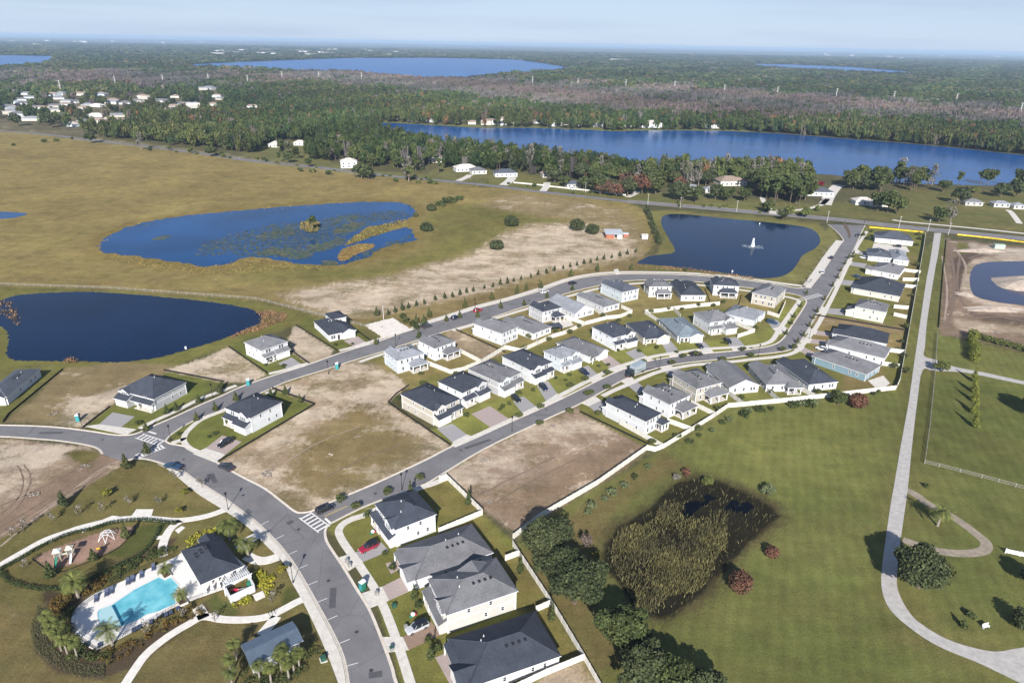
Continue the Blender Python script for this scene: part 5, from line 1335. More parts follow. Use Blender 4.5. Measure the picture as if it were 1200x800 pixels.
# ---- palms
FROND = leafmat('palm_fronds', (.14, .15, .04), (.085, .105, .032), .4, .8)
FROND_B = leafmat('silver_fronds', (.13, .145, .06), (.09, .11, .04), .35, .8)
def palm(name, h, fr, nf, label=None, group=None, loc=(0, 0, 0), lean=0.0, fm=None, tr=.2, fan=False, seed=1):
    rng = random.Random(seed)
    root = empty(name, loc); tag(root, label, 'palm tree', group)
    mb = MB()
    p = Vector((0, 0, -.1))
    for k in range(8):
        q = Vector((lean * ((k + 1) / 8) ** 2 * h, 0, h * (k + 1) / 8))
        mb.tube(p, q, tr * (1.15 - .05 * k), tr * (1.02 - .05 * k), n=8, cap=False); p = q
    mb.build('trunk', PALEBARK, root)
    fb = MB()
    top = p
    for k in range(nf):
        a = k * 2.399 + rng.uniform(-.2, .2)
        el = rng.uniform(-.5, 1.25) if nf > 20 else rng.uniform(-.15, 1.1)
        L = fr * rng.uniform(.8, 1.1)
        d = Vector((math.cos(a), math.sin(a), 0)); s = Vector((-d.y, d.x, 0))
        pts = []
        pos = top.copy(); e = el
        ns = 7
        for j in range(ns + 1):
            pts.append(pos.copy())
            pos = pos + (d * math.cos(e) + Vector((0, 0, 1)) * math.sin(e)) * (L / ns)
            e -= (.22 if not fan else .28) * (1 + .25 * j / ns) 
        for j in range(ns):
            t0, t1 = j / ns, (j + 1) / ns
            for sg in (-1, 1):
                for m_ in range(2):
                    ta = t0 + (t1 - t0) * m_ / 2
                    c = pts[j].lerp(pts[j + 1], m_ / 2)
                    c2 = pts[j].lerp(pts[j + 1], m_ / 2 + .36)
                    wl_ = L * .30 * math.sin(math.pi * min(.97, .12 + ta * .86)) * rng.uniform(.8, 1.1) * (1.5 if fan else 1)
                    tip = c2 + s * sg * wl_ * .86 + d * wl_ * .5 - Vector((0, 0, wl_ * rng.uniform(.15, .45)))
                    fb.face([c, c2, tip] if sg > 0 else [c2, c, tip])
    fb.build('crown', fm or FROND, root)
    return root
def gz(x, y): return P(x, y, 0)

# ---- the big trees of the pasture
BIG = [((637,657), 6.5, 'oak', L_DARK, 'dark evergreen oak at the white fence corner, upper of the pair', 7000, 1.0),
       ((673,706), 6.8, 'oak', L_DARK, 'broad dark evergreen oak below its twin along the white fence', 9500, 1.0),
       ((655,684), 5.6, 'oak', L_DARK, 'dark evergreen oak filling the gap between the twin oaks', 6000, .95),
       ((728,760), 5.6, 'oak', L_OAK, 'rounded oak below the twin oaks, touching the reed marsh', 6500, 1.05),
       ((752,803), 5.4, 'oak', L_DARK, 'dark oak cut by the bottom edge, middle of the group', 5500, 1.0),
       ((787,818), 5.2, 'oak', L_OAK, 'grey-green oak cut by the bottom edge, right of the middle of its group', 5500, 1.0),
       ((824,828), 4.6, 'oak', L_DARK, 'small oak cut by the bottom edge, right end of its group', 4000, 1.0),
       ((1076,688), 6.6, 'oak', L_DARK, 'wide oak leaning over the bend of the gravel lane', 10500, .85),
       ((866,692), 2.6, 'dome', L_RED, 'rust-red cypress at the edge of the reed marsh', 2600, 1.15),
       ((904,651), 1.6, 'dome', L_RED, 'small rust-brown cypress right of the larger one', 1500, 1.0),
       ((1004,477), 3.0, 'dome', L_RED, 'rust-red tree outside the pasture fence corner', 2600, 1.05),
       ((982,474), 3.2, 'oak', L_OAK, 'green tree beside the rust-red one at the fence', 2600, .9),
       ((1104,436), 2.9, 'oak', L_LIGHT, 'thin light tree where the side drive leaves the lane', 900, 1.0),
       ((1197,735), 2.4, 'dome', L_DARK, 'small dark tree at the right edge of the lower lawn', 1800, 1.2),
       ((1214,690), 3.2, 'oak', L_DARK, 'tree just outside the right edge, its shadow on the lawn', 2200, 1.1),
       ((1216,490), 5.5, 'oak', L_DARK, 'large tree at the right edge of the paddock', 4000, 1.1),
       ((900,577), 2.2, 'bush', L_SAGE, 'grey-green bush alone on the pasture above the marsh', 900, .9),
       ((830,566), 2.0, 'bush', L_LIGHT, 'yellow-green bush at the top of the marsh', 900, 1.0),
       ((804,556), 1.6, 'bush', L_RED, 'brown bush at the top left of the marsh', 500, 1.0),
       ((792,560), 1.3, 'bush', L_GREY, 'grey twiggy bush at the top left of the marsh', 400, 1.0),
       ((687,640), 1.9, 'bare', L_BARE, 'bare shrub between the twin oaks and the marsh', 420, .8),
       ((698,650), 1.4, 'bush', L_YEL, 'yellow shrub at the left edge of the marsh', 400, .8),
       ((1137,723), 1.3, 'bush', L_OAK, 'low shrub on the lawn inside the lane bend', 350, 1.0),
       ((1084,570), 1.1, 'bush', L_OAK, 'tiny shrub near the top of the dirt loop', 250, .9),
       ((1128,735), .9, 'cone', L_OAK, 'sapling inside the lane bend', 200, .9)]
for (px, r, kd, lmm, lab, n_, sq) in BIG:
    r *= 1.1
    tree('tree', kd, r, lmm, int(n_ * 1.25), .34 if r > 3 else .24, label=lab, cat='tree' if kd not in ('bush',) else 'bush', loc=gz(*px), squash=sq)

# ---- reeds of the marsh: nobody could count them
wp = [tuple(p) for p in W(WET)]
N = 38000
xs = [p[0] for p in wp]; ys_ = [p[1] for p in wp]
X = NR.uniform(min(xs), max(xs), N * 3); Y = NR.uniform(min(ys_), max(ys_), N * 3)
sd = poly_sd(X, Y, wp)
bog = np.maximum.reduce([poly_sd(X, Y, [tuple(p) for p in W(q)]) for q in WETWATER])
pxy = PX(np.column_stack([X, Y]))
dens = .5 + .5 * np.sin(X * .33 + 1) * np.sin(Y * .27) + .35 * np.sin(X * .11) * np.cos(Y * .13)
edge = (pxy[:, 1] < 588 + .25 * np.abs(pxy[:, 0] - 795)) | (pxy[:, 0] > 852) | (sd < 2.2 + 1.5 * np.sin(X * .4))
ok = (sd > .6) & ((bog < -.2) | (NR.random(N * 3) < .12)) & (NR.random(N * 3) < np.where(edge, .02, .05 + .58 * dens))
X, Y = X[ok][:N], Y[ok][:N]; n = len(X)
h = NR.uniform(.2, 1.25, n); a = NR.uniform(0, 6.283, n); wd = NR.uniform(.03, .085, n); ln = NR.normal(size=(n, 2)) * .3
dx, dy = np.cos(a) * wd, np.sin(a) * wd
v = np.stack([np.column_stack([X - dx, Y - dy, 0 * X]), np.column_stack([X + dx, Y + dy, 0 * X]),
              np.column_stack([X + dx * .6 + ln[:, 0], Y + dy * .6 + ln[:, 1], h]), np.column_stack([X - dx * .6 + ln[:, 0], Y - dy * .6 + ln[:, 1], h * .95])], 1).reshape(-1, 3)
REED = leafmat('reeds', (.135, .122, .05), (.062, .056, .032), .75, .14)
tag(link('reeds', np_mesh('reeds', v, np.arange(4 * n).reshape(-1, 4), REED)), 'tall dry olive reeds filling the small marsh in the green pasture', 'reeds', kind='stuff')
# reeds along the other ponds
def fringe(name, pxpoly, N, hmax, m, label, wd0=.15):
    wp = [tuple(p) for p in W(pxpoly)]
    xs = [p[0] for p in wp]; ys_ = [p[1] for p in wp]
    X = NR.uniform(min(xs), max(xs), N * 4); Y = NR.uniform(min(ys_), max(ys_), N * 4)
    sd = poly_sd(X, Y, wp) + NR.normal(size=N * 4) * .5
    ok = (sd > 0) & (NR.random(N * 4) < .55 + .4 * np.sin(X * .5) * np.sin(Y * .4 + 1))
    X, Y = X[ok][:N], Y[ok][:N]; n = len(X)
    h = NR.uniform(.3, 1, n) * hmax; a = NR.uniform(0, 6.283, n); wd = NR.uniform(.6, 1.6, n) * wd0; ln = NR.normal(size=(n, 2)) * .3
    dx, dy = np.cos(a) * wd, np.sin(a) * wd
    v = np.stack([np.column_stack([X - dx, Y - dy, 0 * X]), np.column_stack([X + dx, Y + dy, 0 * X]),
                  np.column_stack([X + dx * .6 + ln[:, 0], Y + dy * .6 + ln[:, 1], h]), np.column_stack([X - dx * .6 + ln[:, 0], Y - dy * .6 + ln[:, 1], h * .95])], 1).reshape(-1, 3)
    tag(link(name, np_mesh(name, v, np.arange(4 * n).reshape(-1, 4), m)), label, 'reeds', kind='stuff')
REED2 = leafmat('rust_reeds', (.26, .15, .08), (.18, .12, .06), .5, .15)
REED3 = leafmat('gold_sedge', (.20, .145, .045), (.145, .125, .04), .5, .1)
fringe('rust_reeds', [(300,366),(318,365),(336,369),(334,374),(322,379),(300,388),(284,391),(270,396),(290,386),(306,380),(308,371)], 2600, 1.0, REED2, 'rust-coloured reeds at the right end of the retention pond')
fringe('rust_reeds', [(760,312),(790,312),(840,319),(890,326),(890,329),(840,323),(790,317),(745,313),(750,309)], 1600, .8, REED2, 'brown reeds along the near bank of the fountain pond')
fringe('rust_reeds', [(0,350),(12,355),(24,375),(20,382),(8,372),(-6,362)], 700, .9, REED2, 'rust-coloured reeds at the left end of the retention pond')
fringe('rust_reeds', [(74,424),(82,419),(92,424),(86,426)], 150, .9, REED2, 'small clumps of dead reeds on the near bank of the retention pond')
fringe('gold_sedge', [(404,286),(420,275),(440,265),(475,257),(478,264),(455,271),(430,279),(410,287)], 1600, .9, REED3, 'golden sedge on the spit of the marsh pond', .3)
fringe('gold_sedge', ISLAND, 700, .9, REED3, 'golden sedge on the islet of the marsh pond', .3)
fringe('gold_sedge', [(112,287),(120,277),(160,261),(250,246),(350,239),(440,234),(490,243),(487,252),(470,236),(400,240),(300,247),(210,255),(140,272),(118,292)], 1500, .4, REED3, 'golden sedge round the far shore of the marsh pond', .35)
fringe('gold_sedge', [(118,296),(180,304),(240,313),(285,304),(306,302),(332,307),(345,311),(390,312),(400,316),(330,318),(240,322),(170,312),(115,300)], 1500, .4, REED3, 'golden sedge along the near shore of the marsh pond', .35)

# ---- single shrubs of the field
for k, (x, y, r, lab) in enumerate(((599,265,5.2,'round dark shrub in the middle of the dry field, upper right of the solitary one'), (582,292.5,4.4,'solitary round dark shrub in the pale sandy field'),
                    (676,270,5.6,'round dark tree at the left of the pair beside the shed'), (694,274,4.6,'lower dark tree of the pair touching the shed side'),
                    (500,271,4.2,'round shrub just right of the marsh pond'), (505.5,247,3.6,'small dark shrub above the marsh pond'), (487,254,1.8,'tiny bush at the marsh pond shore'))):
    tree('shrub', 'dome', r, L_DARK, 1900, .5, label=lab, cat='shrub', loc=gz(x, y), squash=.92)
tree('tree', 'pine', 3.4, L_OAK, 700, .5, label='lone cypress standing on its islet in the marsh pond', loc=gz(366, 271), squash=.9)
fringe('gold_sedge', [(352,262),(362,259),(374,262),(372,271),(360,272),(352,267)], 500, 1.6, REED3, 'olive sedge round the lone cypress in the marsh pond', .35)
for k, (x, y, r) in enumerate(((517,241,4.4),(524,238,4.8),(531,237,5.2),(538,234.5,4.2))):
    tree('shrub', 'bush', r, L_OAK, 900, .5, label='green shrub in the thicket above the marsh pond', cat='shrub', group='thicket above the marsh pond', loc=gz(x, y), squash=.8)

# ---- young trees of the streets, parks and the hedge row: four kinds, copied
proto = {}
def young(kind):
    if kind not in proto:
        if kind == 'cone': t = tree('young_tree', 'cone', 1.0, L_YOUNG, 420, .17, .05, seed=3)
        elif kind == 'cone2': t = tree('young_tree', 'cone', .95, L_DARK, 420, .16, .05, seed=5)
        elif kind == 'round': t = tree('young_tree', 'oak', 1.25, L_YOUNG, 420, .17, .06, squash=1.1, seed=8)
        elif kind == 'thin': t = tree('young_tree', 'bare', 1.0, L_GREY, 70, .14, .045, seed=9)
        elif kind == 'yellow': t = tree('young_tree', 'oak', 1.2, L_YEL, 380, .17, .06, seed=10)
        elif kind == 'column': t = tree('young_tree', 'cone', 1.15, L_YG, 520, .2, .06, squash=1.35, seed=11)
        elif kind == 'slim': t = tree('cypress', 'cone', .7, L_OAK, 420, .13, .05, squash=1.7, seed=12)
        elif kind == 'bush': t = tree('bush', 'bush', .9, L_OAK, 260, .15, .04, seed=14)
        elif kind == 'sage': t = tree('bush', 'bush', 1.1, L_SAGE, 260, .16, .04, seed=15)
        proto[kind] = [t, False]
    return proto[kind]
def put(kind, x, y, s, label, group, cat='tree'):
    pr = young(kind)
    loc = gz(x, y)
    s *= {'column': 1.0, 'cone': 1.22, 'cone2': 1.35, 'round': 1.3, 'bush': 1.5, 'sage': 1.25, 'thin': 1.25, 'slim': 1.15, 'yellow': 1.15}[kind]
    if not pr[1]:
        pr[1] = True; o = pr[0]; o.location = loc; o.scale = (s, s, s)
    else:
        o = dup(pr[0], loc, R.uniform(0, 6.28), (s, s, s * R.uniform(.9, 1.12)))
    tag(o, label, cat, group)
    o['category'] = cat
    return o
for x, y in ((172,505),(196,485),(207,481),(233,472),(257.5,461),(277,470),(252.6,482),(231,493),(277,469),(260,455),(318,466),(335,462),(352,472)):
    put('cone', x, y, 1.05, 'young street tree on the verges near the white house by the sandy lot', 'street trees at the west corner')
for x, y in ((440.5,404),(457,424),(491,396),(523,377),(539,373),(560,372),(586.5,361.5),(556,389),(614,358),(641,349),(671,340),(617,340)):
    put('cone', x, y, 1.1, 'young street tree along the upper street', 'street trees of the upper street')
for x, y in ((399,577+12),(417,597),(454,580),(492,563),(632,499),(668,485),(688,464),(692,463),(711,457),(712,440),(633,480),(608,490),(668,455),(686,447),(754,428),(787,428),(800,420),(815,417),(846,424),(880,419),(917,412),(930,410),(870,412)):
    put('round', x, y, .95, 'young street tree on the verges of the lower street', 'street trees of the lower street')
for x, y in ((930,372),(927,380),(921,392),(938,360),(945,345),(985,318),(990,310),(981,326),(994,303),(1000,298),(975,336),(966,352),(957,366),(953,374),(948,383),(941,394),(934,402)):
    put('cone', x, y, .85, 'young tree on the verge of the entry road', 'trees of the entry road')
for x, y in ((953,318),(957,312),(961,306),(947,325),(966,300),(970,293),(949,332),(964,296),(941,333)):
    put('thin', x, y, 1.0, 'thin sapling on the bank between the fountain pond and the entry road', 'saplings by the fountain pond')
# the row along the dry field
hx = [(455,369),(463,366),(471,364),(479,361.5),(488,358.5),(497,356.5),(510,352),(521,350),(530,348.5),(539,345.5),(547,343.5),(555,342),(568,338.5),(578,336.5),(586.5,334),(594.5,332.3),(602,330.5),(611,328),(622,325),(631,322.5),(640,320.5),(650,317.5),(660,315.5),(668,313.5),(676,311.5),(684,309.5),(692,308),(700,306),(708,304.5),(717,302.5),(726,300.5),(735,298.5),(745,296)]
for x, y in hx:
    put('cone2', x, y, R.uniform(.75, 1.1), 'small dark conifer in the row along the edge of the dry field', 'conifer row along the dry field')
for x, y in ((441.5,370),(503,372),(545,360),(576,351),(606,344),(634,338),(669,324.5),(700,318),(740,316.5),(488,380),(497,379)):
    put('cone', x, y, 1.35, 'young tree on the tan verge between the upper street and the conifer row', 'trees of the tan verge')
for x, y in ((477,378),(482,381),(497,382),(487,385),(470,372)):
    put('bush', x, y, 1.6, 'scrubby bush beside the pale sand pad', 'bushes by the sand pad', 'bush')
# columns of shrubs by the fountain pond's west bank
for x, y in ((757,249),(759,253),(761,258),(763,264),(765,269),(767,275),(770,281),(772,286)):
    put('cone2', x, y, 1.9, 'dense shrub in the hedge on the west bank of the fountain pond', 'hedge west of the fountain pond', 'shrub')
# gardens
for x, y in ((477.5,574),(565,608)): pass
for x, y in ((481.5,583),(549.5,592)):
    put('slim', x, y, 1.5, 'slim cypress on the back lawn behind the white corner house', 'cypresses behind the corner house')
for x, y in ((610,671),(647,728),(505,775),(486,704)):
    put('slim', x, y, 1.3, 'slim cypress beside the low dark-roofed house or its tall grey neighbour', 'cypresses of the park-road gardens')
gard = [(466,470),(495,452),(534,441),(493,440),(578,426),(614,410),(589,400),(620,397),(634,391),(643,400),(651,390),(678,385),(707,372),(725,378),(738,372),(763,367),(783,364),(799,364),(818,360),(836,360),(848,356),(803,318),(668,392),(702,487),(764,521),(794,514),(818,505),(842,482),(868,470),(903,462),(958,462),(1060,420),(1052,412),(1056,402),(1062,385),(1068,348),(1072,335),(1074,312),(1062,438),(1048,432)]
for x, y in gard:
    put('round', x, y, R.uniform(.7, 1.0), 'small garden tree in a back yard along the inner white fences', 'garden trees of the back yards')
fb = [(524,490),(545,488),(585,480),(590,478),(598,474),(652,444),(663,446),(668,440),(701,430),(712,428),(725,411),(750,412),(768,408),(793,413),(799,401),(847,402),(852,403),(626,458),(607,462),(640,440),(311,428),(318,424),(331,430),(392,405),(413,404),(246,512),(252,510),(164,496),(210,510),(452,614),(430,604),(452,650),(462,666),(470,672),(500,750),(492,712),(515,760),(886,386),(900,376)]
for x, y in fb:
    put('bush', x, y, R.uniform(.6, 1.1), 'clipped shrub in a front garden bed', 'front garden shrubs', 'bush')
# shrubs outside the pasture fence
for x, y, k_, s in ((715,579,'sage',1.5),(708,585,'sage',1.1),(730,570,'sage',1.2),(742,560,'bush',1.0),(758,548,'sage',1.0),(695,595,'sage',1.4),(688,602,'sage',1.0),(808,518,'bush',1.2),(820,512,'bush',.8),(846,497,'bush',1.0),(870,488,'bush',1.6),(875,483,'sage',1.5),(890,483,'bush',1.6),(902,480,'bush',1.0),(930,478,'bush',1.7),(938,474,'sage',1.5),(946,477,'bush',1.9),(953,474,'sage',1.9),(1022,462,'bush',.9),(1030,460,'bush',.8),(835,505,'sage',1.0),(855,494,'sage',1.2)):
    put(k_, x, y, s, 'wild shrub along the pasture side of the white fence', 'shrubs along the pasture fence', 'bush')
# the row of young trees in the paddock, the hedge
for k, (x, y) in enumerate(((1140,447),(1140,460),(1141,471),(1141,484),(1141,500))):
    o = put('column', x, y, 1.45, 'yellow-green young tree in the straight row in the paddock', 'row of trees in the paddock')
def hedge(name, pxs, r, lmm, label, n_):
    C, Rr = [], []
    pts = smooth(W(pxs), 5)
    b = pts[0]
    for p in pts:
        for k in range(2):
            C.append((p.x - b.x + R.uniform(-.5, .5), p.y - b.y + R.uniform(-.5, .5), r * R.uniform(.55, 1.1))); q = r * R.uniform(.6, .9); Rr.append((q, q, q))
    v, f = leaf_cloud(C, Rr, n_, .3); v[:, 2] = np.maximum(v[:, 2], .03)
    return tag(link(name, np_mesh(name, v, f, lmm), None, (b.x, b.y, 0)), label, 'hedge')
hedge('hedge', [(1141,424),(1140,414),(1139,402),(1139,395)], 2.5, L_YG, 'tall yellow-green hedge running towards the camera at the dirt site corner', 3000)
hedge('hedge', [(1142,396),(1160,401),(1185,408),(1215,416),(1260,426)], 1.8, L_LIGHT, 'long olive hedge along the south side of the dirt site', 3600)
# palms
palm('palm', 4.6, 3.4, 42, 'date palm alone on the grass inside the dirt loop', loc=gz(1098.5, 616), seed=4, tr=.28)
# ------------------------------------------------------------------ trees and houses between the county road and the lake
def far_trees():
    kinds = {
     'pine': [tree('pine_tree', 'pine', 3.6, L_PINE, 520, .62, .22, seed=20 + k) for k in range(3)],
     'oak': [tree('oak_tree', 'oak', 6.2, L_OAK, 800, .8, .35, squash=1.15, seed=30 + k) for k in range(3)],
     'dark': [tree('oak_tree', 'oak', 5.6, L_DARK, 800, .8, .35, squash=1.2, seed=40 + k) for k in range(2)],
     'bare': [tree('bare_tree', 'bare', 4.6, L_GREY, 320, .5, .2, squash=1.4, seed=50 + k, barkm=PALEBARK) for k in range(2)],
     'rust': [tree('rust_tree', 'oak', 5.4, L_RED, 700, .75, .3, squash=1.1, seed=60)],
     'yel': [tree('yellow_tree', 'oak', 3.6, L_LIGHT, 500, .6, .2, seed=61)],
     'low': [tree('scrub_bush', 'bush', 2.8, L_OAK, 260, .55, .1, seed=70), tree('scrub_bush', 'bush', 2.4, L_LIGHT, 220, .55, .1, seed=71)],
    }
    lab = {'pine': 'tall pine with bare trunk among the trees between the county road and the lake', 'oak': 'broad green oak between the county road and the lake',
           'dark': 'dense dark oak between the county road and the lake', 'bare': 'leafless grey tree between the county road and the lake',
           'rust': 'rust-leaved oak between the county road and the lake', 'yel': 'light green tree between the county road and the lake', 'low': 'scrub bush on the verge of the county road'}
    used = {}
    def put_(k, x, y, s=1.0, label=None):
        i = used.get(k, 0); used[k] = i + 1
        ps = kinds[k]; o = ps[i % len(ps)]
        loc = gz(x, y); s *= 1.4 if k != 'low' else 1.2
        if i < len(ps):
            o.location = loc; o.scale = (s, s, s); o.rotation_euler = (0, 0, R.uniform(0, 6))
        else:
            o = dup(o, loc, R.uniform(0, 6.28), (s, s, s * R.uniform(.88, 1.15)))
        tag(o, label or lab[k], 'tree' if k != 'low' else 'bush', 'trees between the county road and the lake' if not label else None)
        return o
    def row(pts, ks, n, jx=6, jy=1.5, s=(.8, 1.15)):
        pts = [Vector(p) for p in pts]
        seg = [(pts[i], pts[i + 1]) for i in range(len(pts) - 1)]
        for _ in range(n):
            t = R.random() * len(seg); a, b = seg[min(int(t), len(seg) - 1)]
            p = a.lerp(b, t - int(t))
            x, y = p.x + R.uniform(-jx, jx), p.y + R.uniform(-jy, jy)
            put_(R.choice(ks), x, y, R.uniform(*s))
    # peninsula from the left pines to the open meadow (front rows by the houses, back rows at the water)
    row([(400,188),(470,199),(520,203)], ['pine', 'pine', 'oak', 'low'], 16, 5, 3)
    row([(380,180),(470,188),(560,194),(640,200)], ['pine', 'pine', 'pine', 'bare', 'oak'], 42, 5, 4)
    row([(470,176),(560,186),(640,194),(700,203)], ['pine', 'pine', 'pine', 'bare', 'dark'], 42, 5, 3)
    row([(640,206),(700,212),(760,215),(850,218)], ['pine', 'oak', 'bare', 'dark', 'oak', 'rust'], 30, 5, 4)
    row([(760,210),(850,212),(880,212)], ['pine', 'pine', 'oak', 'bare'], 26, 4, 4)
    row([(885,226),(920,232),(945,232)], ['pine', 'pine', 'oak', 'oak'], 20, 4, 8, (1.0, 1.4))
    row([(890,214),(930,216),(950,214)], ['pine', 'pine', 'bare'], 14, 4, 3, (.95, 1.25))
    row([(995,218),(1030,222)], ['oak', 'dark', 'pine'], 12, 7, 4, (.9, 1.25))
    row([(1048,216),(1075,224)], ['oak', 'pine', 'pine', 'bare'], 13, 6, 4, (.9, 1.25))
    row([(690,226),(740,232)], ['dark', 'rust', 'oak'], 8, 8, 2, (.8, 1.0))
    row([(560,214),(700,228)], ['low'], 8, 8, 1.5, (.5, .9))
    row([(790,240),(900,249),(950,254)], ['low', 'yel', 'low'], 16, 8, 2.5, (.5, .9))
    row([(60,160),(200,176),(300,189),(420,204),(520,213)], ['low', 'low', 'low', 'yel'], 30, 8, 1.2, (.5, 1.0))
    for k, x, y, s in (('rust',735,223,1.25),('dark',706,226,1.1),('rust',752,228,1.2),('oak',768,228,1.1),('dark',790,234,1.0),('dark',800,236,.95),('oak',815,237,.9),('dark',838,234,.9),('oak',850,236,.8),('oak',872,236,.8),
                       ('dark',650,215,.95),('oak',662,219,.7),('oak',684,222,.8),('oak',1040,249,1.1),('oak',1051,251,.9),('oak',1028,247,.9),('oak',1100,261,.75),('bare',1113,262,1.0),('dark',1124,239,.95),('oak',1105,225,.8),('yel',1142,226,.9),('dark',1172,231,.95),('oak',1156,217,1.0),('pine',1148,217,.9),('dark',1190,231,1.1),('oak',1196,221,1.1),('bare',1091,221,1.2),('pine',1122,219,.9),('yel',1108,219,.9),('low',958,247,1.2),('pine',936,242,.9),('oak',900,250,.6),('dark',917,258,.5),
                       ('pine',416,209,.8),('oak',424,210,1.0),('dark',432,210,.8),('low',385,205,1.2),('low',366,202,1.3),('low',352,201,1.0),('pine',327,190,.7),('oak',338,191,.7),('low',301,187,1.0),('low',309,188,1.0),('oak',362,196,.55),('pine',250,183,.8),('oak',247,184,.85),('low',262,184,1.2),('low',52,167,1.2),('low',66,166,1.3),('bare',166,176,1.0),('low',175,177,1.0),('oak',107,168,.8),('low',16,171,.9),('dark',60,150,1.2),('dark',20,148,1.1),('pine',480,214,1.0),('bare',479,213,1.2),('low',505,215,1.2),('low',510,216,1.0),('low',464,213,1.0),('low',490,215,.9)):
        put_(k, x, y, s)
    tree('tree', 'bush', 3.0, L_CRIM, 260, .6, label='crimson bush behind the dark-roofed house by the lake', cat='bush', loc=gz(962, 217))
far_trees()

# ---- simple far houses: walls, roof, windows
def far_house(x, y, w, d, rz, roof, wall, label, h=3.0, gab=False, group=None):
    root = empty('far_house', gz(x, y), rz); tag(root, label, 'house', group)
    mb = MB(); mb.box(-w/2, w/2, -d/2, d/2, 0, h - .2); mb.build('wall', WALL[wall], root)
    mb = MB()
    if gab: gable(mb, -w/2, w/2, -d/2, d/2, h - .2, rad(24), 'x', .5)
    else: hip(mb, -w/2, w/2, -d/2, d/2, h, rad(24), .5)
    mb.build('roof', [ROOF[roof], TRIM, WALL[wall]], root)
    n_ = max(2, int(w / 4))
    for k in range(n_):
        add_window(root, -w/2 + (k + .5) * w / n_, -d/2, .9, 1.4, 1.4, 0)
        if h > 4.5: add_window(root, -w/2 + (k + .5) * w / n_, -d/2, 3.6, 1.4, 1.4, 0)
    return root
FH = [(328,172,22,12,.1,'pale','ivory','long pale house on a green lawn behind the left pines',3.4),(352,170,13,9,.1,'pale','white','small wing with pale roof right of the long pale house',3.2),
 (409,196,15,11,.25,'pale','white','two-storey white house by the county road under the pines',6.0),(514,190,20,9,.1,'pale','greige','low house with weathered pale roof half hidden in the trees',3.0),
 (545,200,20,11,.35,'pale','white','white house with solar panels behind the bend of the county road',3.4),(560,203,14,11,.3,'grey','greige','grey-roofed house just right of the white solar house',3.2),
 (592,206,20,12,.2,'slate','white','slate-roofed house with pale drive beside the county road',3.4),(644,207,15,10,.2,'tan','ivory','tan-roofed house behind the round green tree',3.2),
 (671,219,12,9,.2,'slate','grey','grey house behind parked cars at the county road',3.0),(761,207,20,13,.2,'tan','ivory','tan-roofed house left in the lakeside trees',3.6),(855,216,24,15,.15,'tan','ivory','large tan-roofed house among the pines north of the fountain pond',4.0),
 (811,223,10,8,.05,'light','white','small shed with pale metal roof left of its twin',3.0),(832,225,10,7,.05,'light','white','small shed with pale metal roof right of its twin',3.0),
 (956,228,24,12,-.05,'slate','white','dark-roofed house with a white drive by the lake',3.2),(1010,239,14,9,-.02,'pale','white','white low barn on the meadow north of the entry road',3.2),(1028,241,14,8,.0,'pale','ivory','pale house half behind the trees north of the entry road',3.0),
 (1138,240,13,8,-.1,'grey','greige','long white trailer house on the east meadow',2.8),(1171,242,12,7,-.1,'light','greige','white roofed shed on the east meadow',2.8),(1191,244,8,7,-.1,'light','greige','small shed by the right edge on the east meadow',2.8)]
for a in FH: far_house(*a)
# shed and hut in the dry field
root = empty('barn', gz(718.5, 278), .05); tag(root, 'red barn with pale metal roof in the dry field', 'barn')
mb = MB(); mb.box(-5, 0, -3.5, 3.5, 0, 2.8); mb.build('wall', mat('barn_red', (.34, .12, .075), .8, noise=.2, nscale=1), root)
mb = MB(); mb.box(2, 5, -3.5, 3.5, 0, 2.8); mb.build('side_wall', WALL['white'], root)
mb = MB(); mb.face([(-5.6, -4.2, 3.0), (5.6, -4.2, 3.0), (5.6, 4.2, 4.2), (-5.6, 4.2, 4.2)]); mb.box(-5.6, 5.6, -4.22, -4.2, 2.8, 3.0); mb.build('roof', mat('tin_roof', (.5, .52, .54), .4, metal=.3, noise=.15, nscale=.6), root)
for sx in (-.1, 1.9): 
    pm = MB(); pm.box(sx, sx + .2, -3.5, -3.3, 0, 3.0); pm.build('post', TRIM, root)
root = empty('hut', gz(755, 279.5), .05); tag(root, 'small white hut by the corner of the dry field', 'hut')
mb = MB(); mb.box(-1.8, 1.8, -1.5, 1.5, 0, 2.2); mb.build('wall', WALL['white'], root)
mb = MB(); gable(mb, -1.8, 1.8, -1.5, 1.5, 2.2, rad(25), 'x', .3); mb.build('roof', [ROOF['pale'], TRIM, WALL['white']], root)
root = empty('hut', gz(733, 277), .05); tag(root, 'small rusty lean-to right of the red barn', 'hut')
mb = MB(); mb.box(-1.5, 1.5, -1.5, 1.5, 0, 1.9); mb.build('wall', MATS['barn_red'], root)
mb = MB(); gable(mb, -1.5, 1.5, -1.5, 1.5, 1.9, rad(18), 'x', .2); mb.build('roof', [MATS['tin_roof'], TRIM, MATS['barn_red']], root)

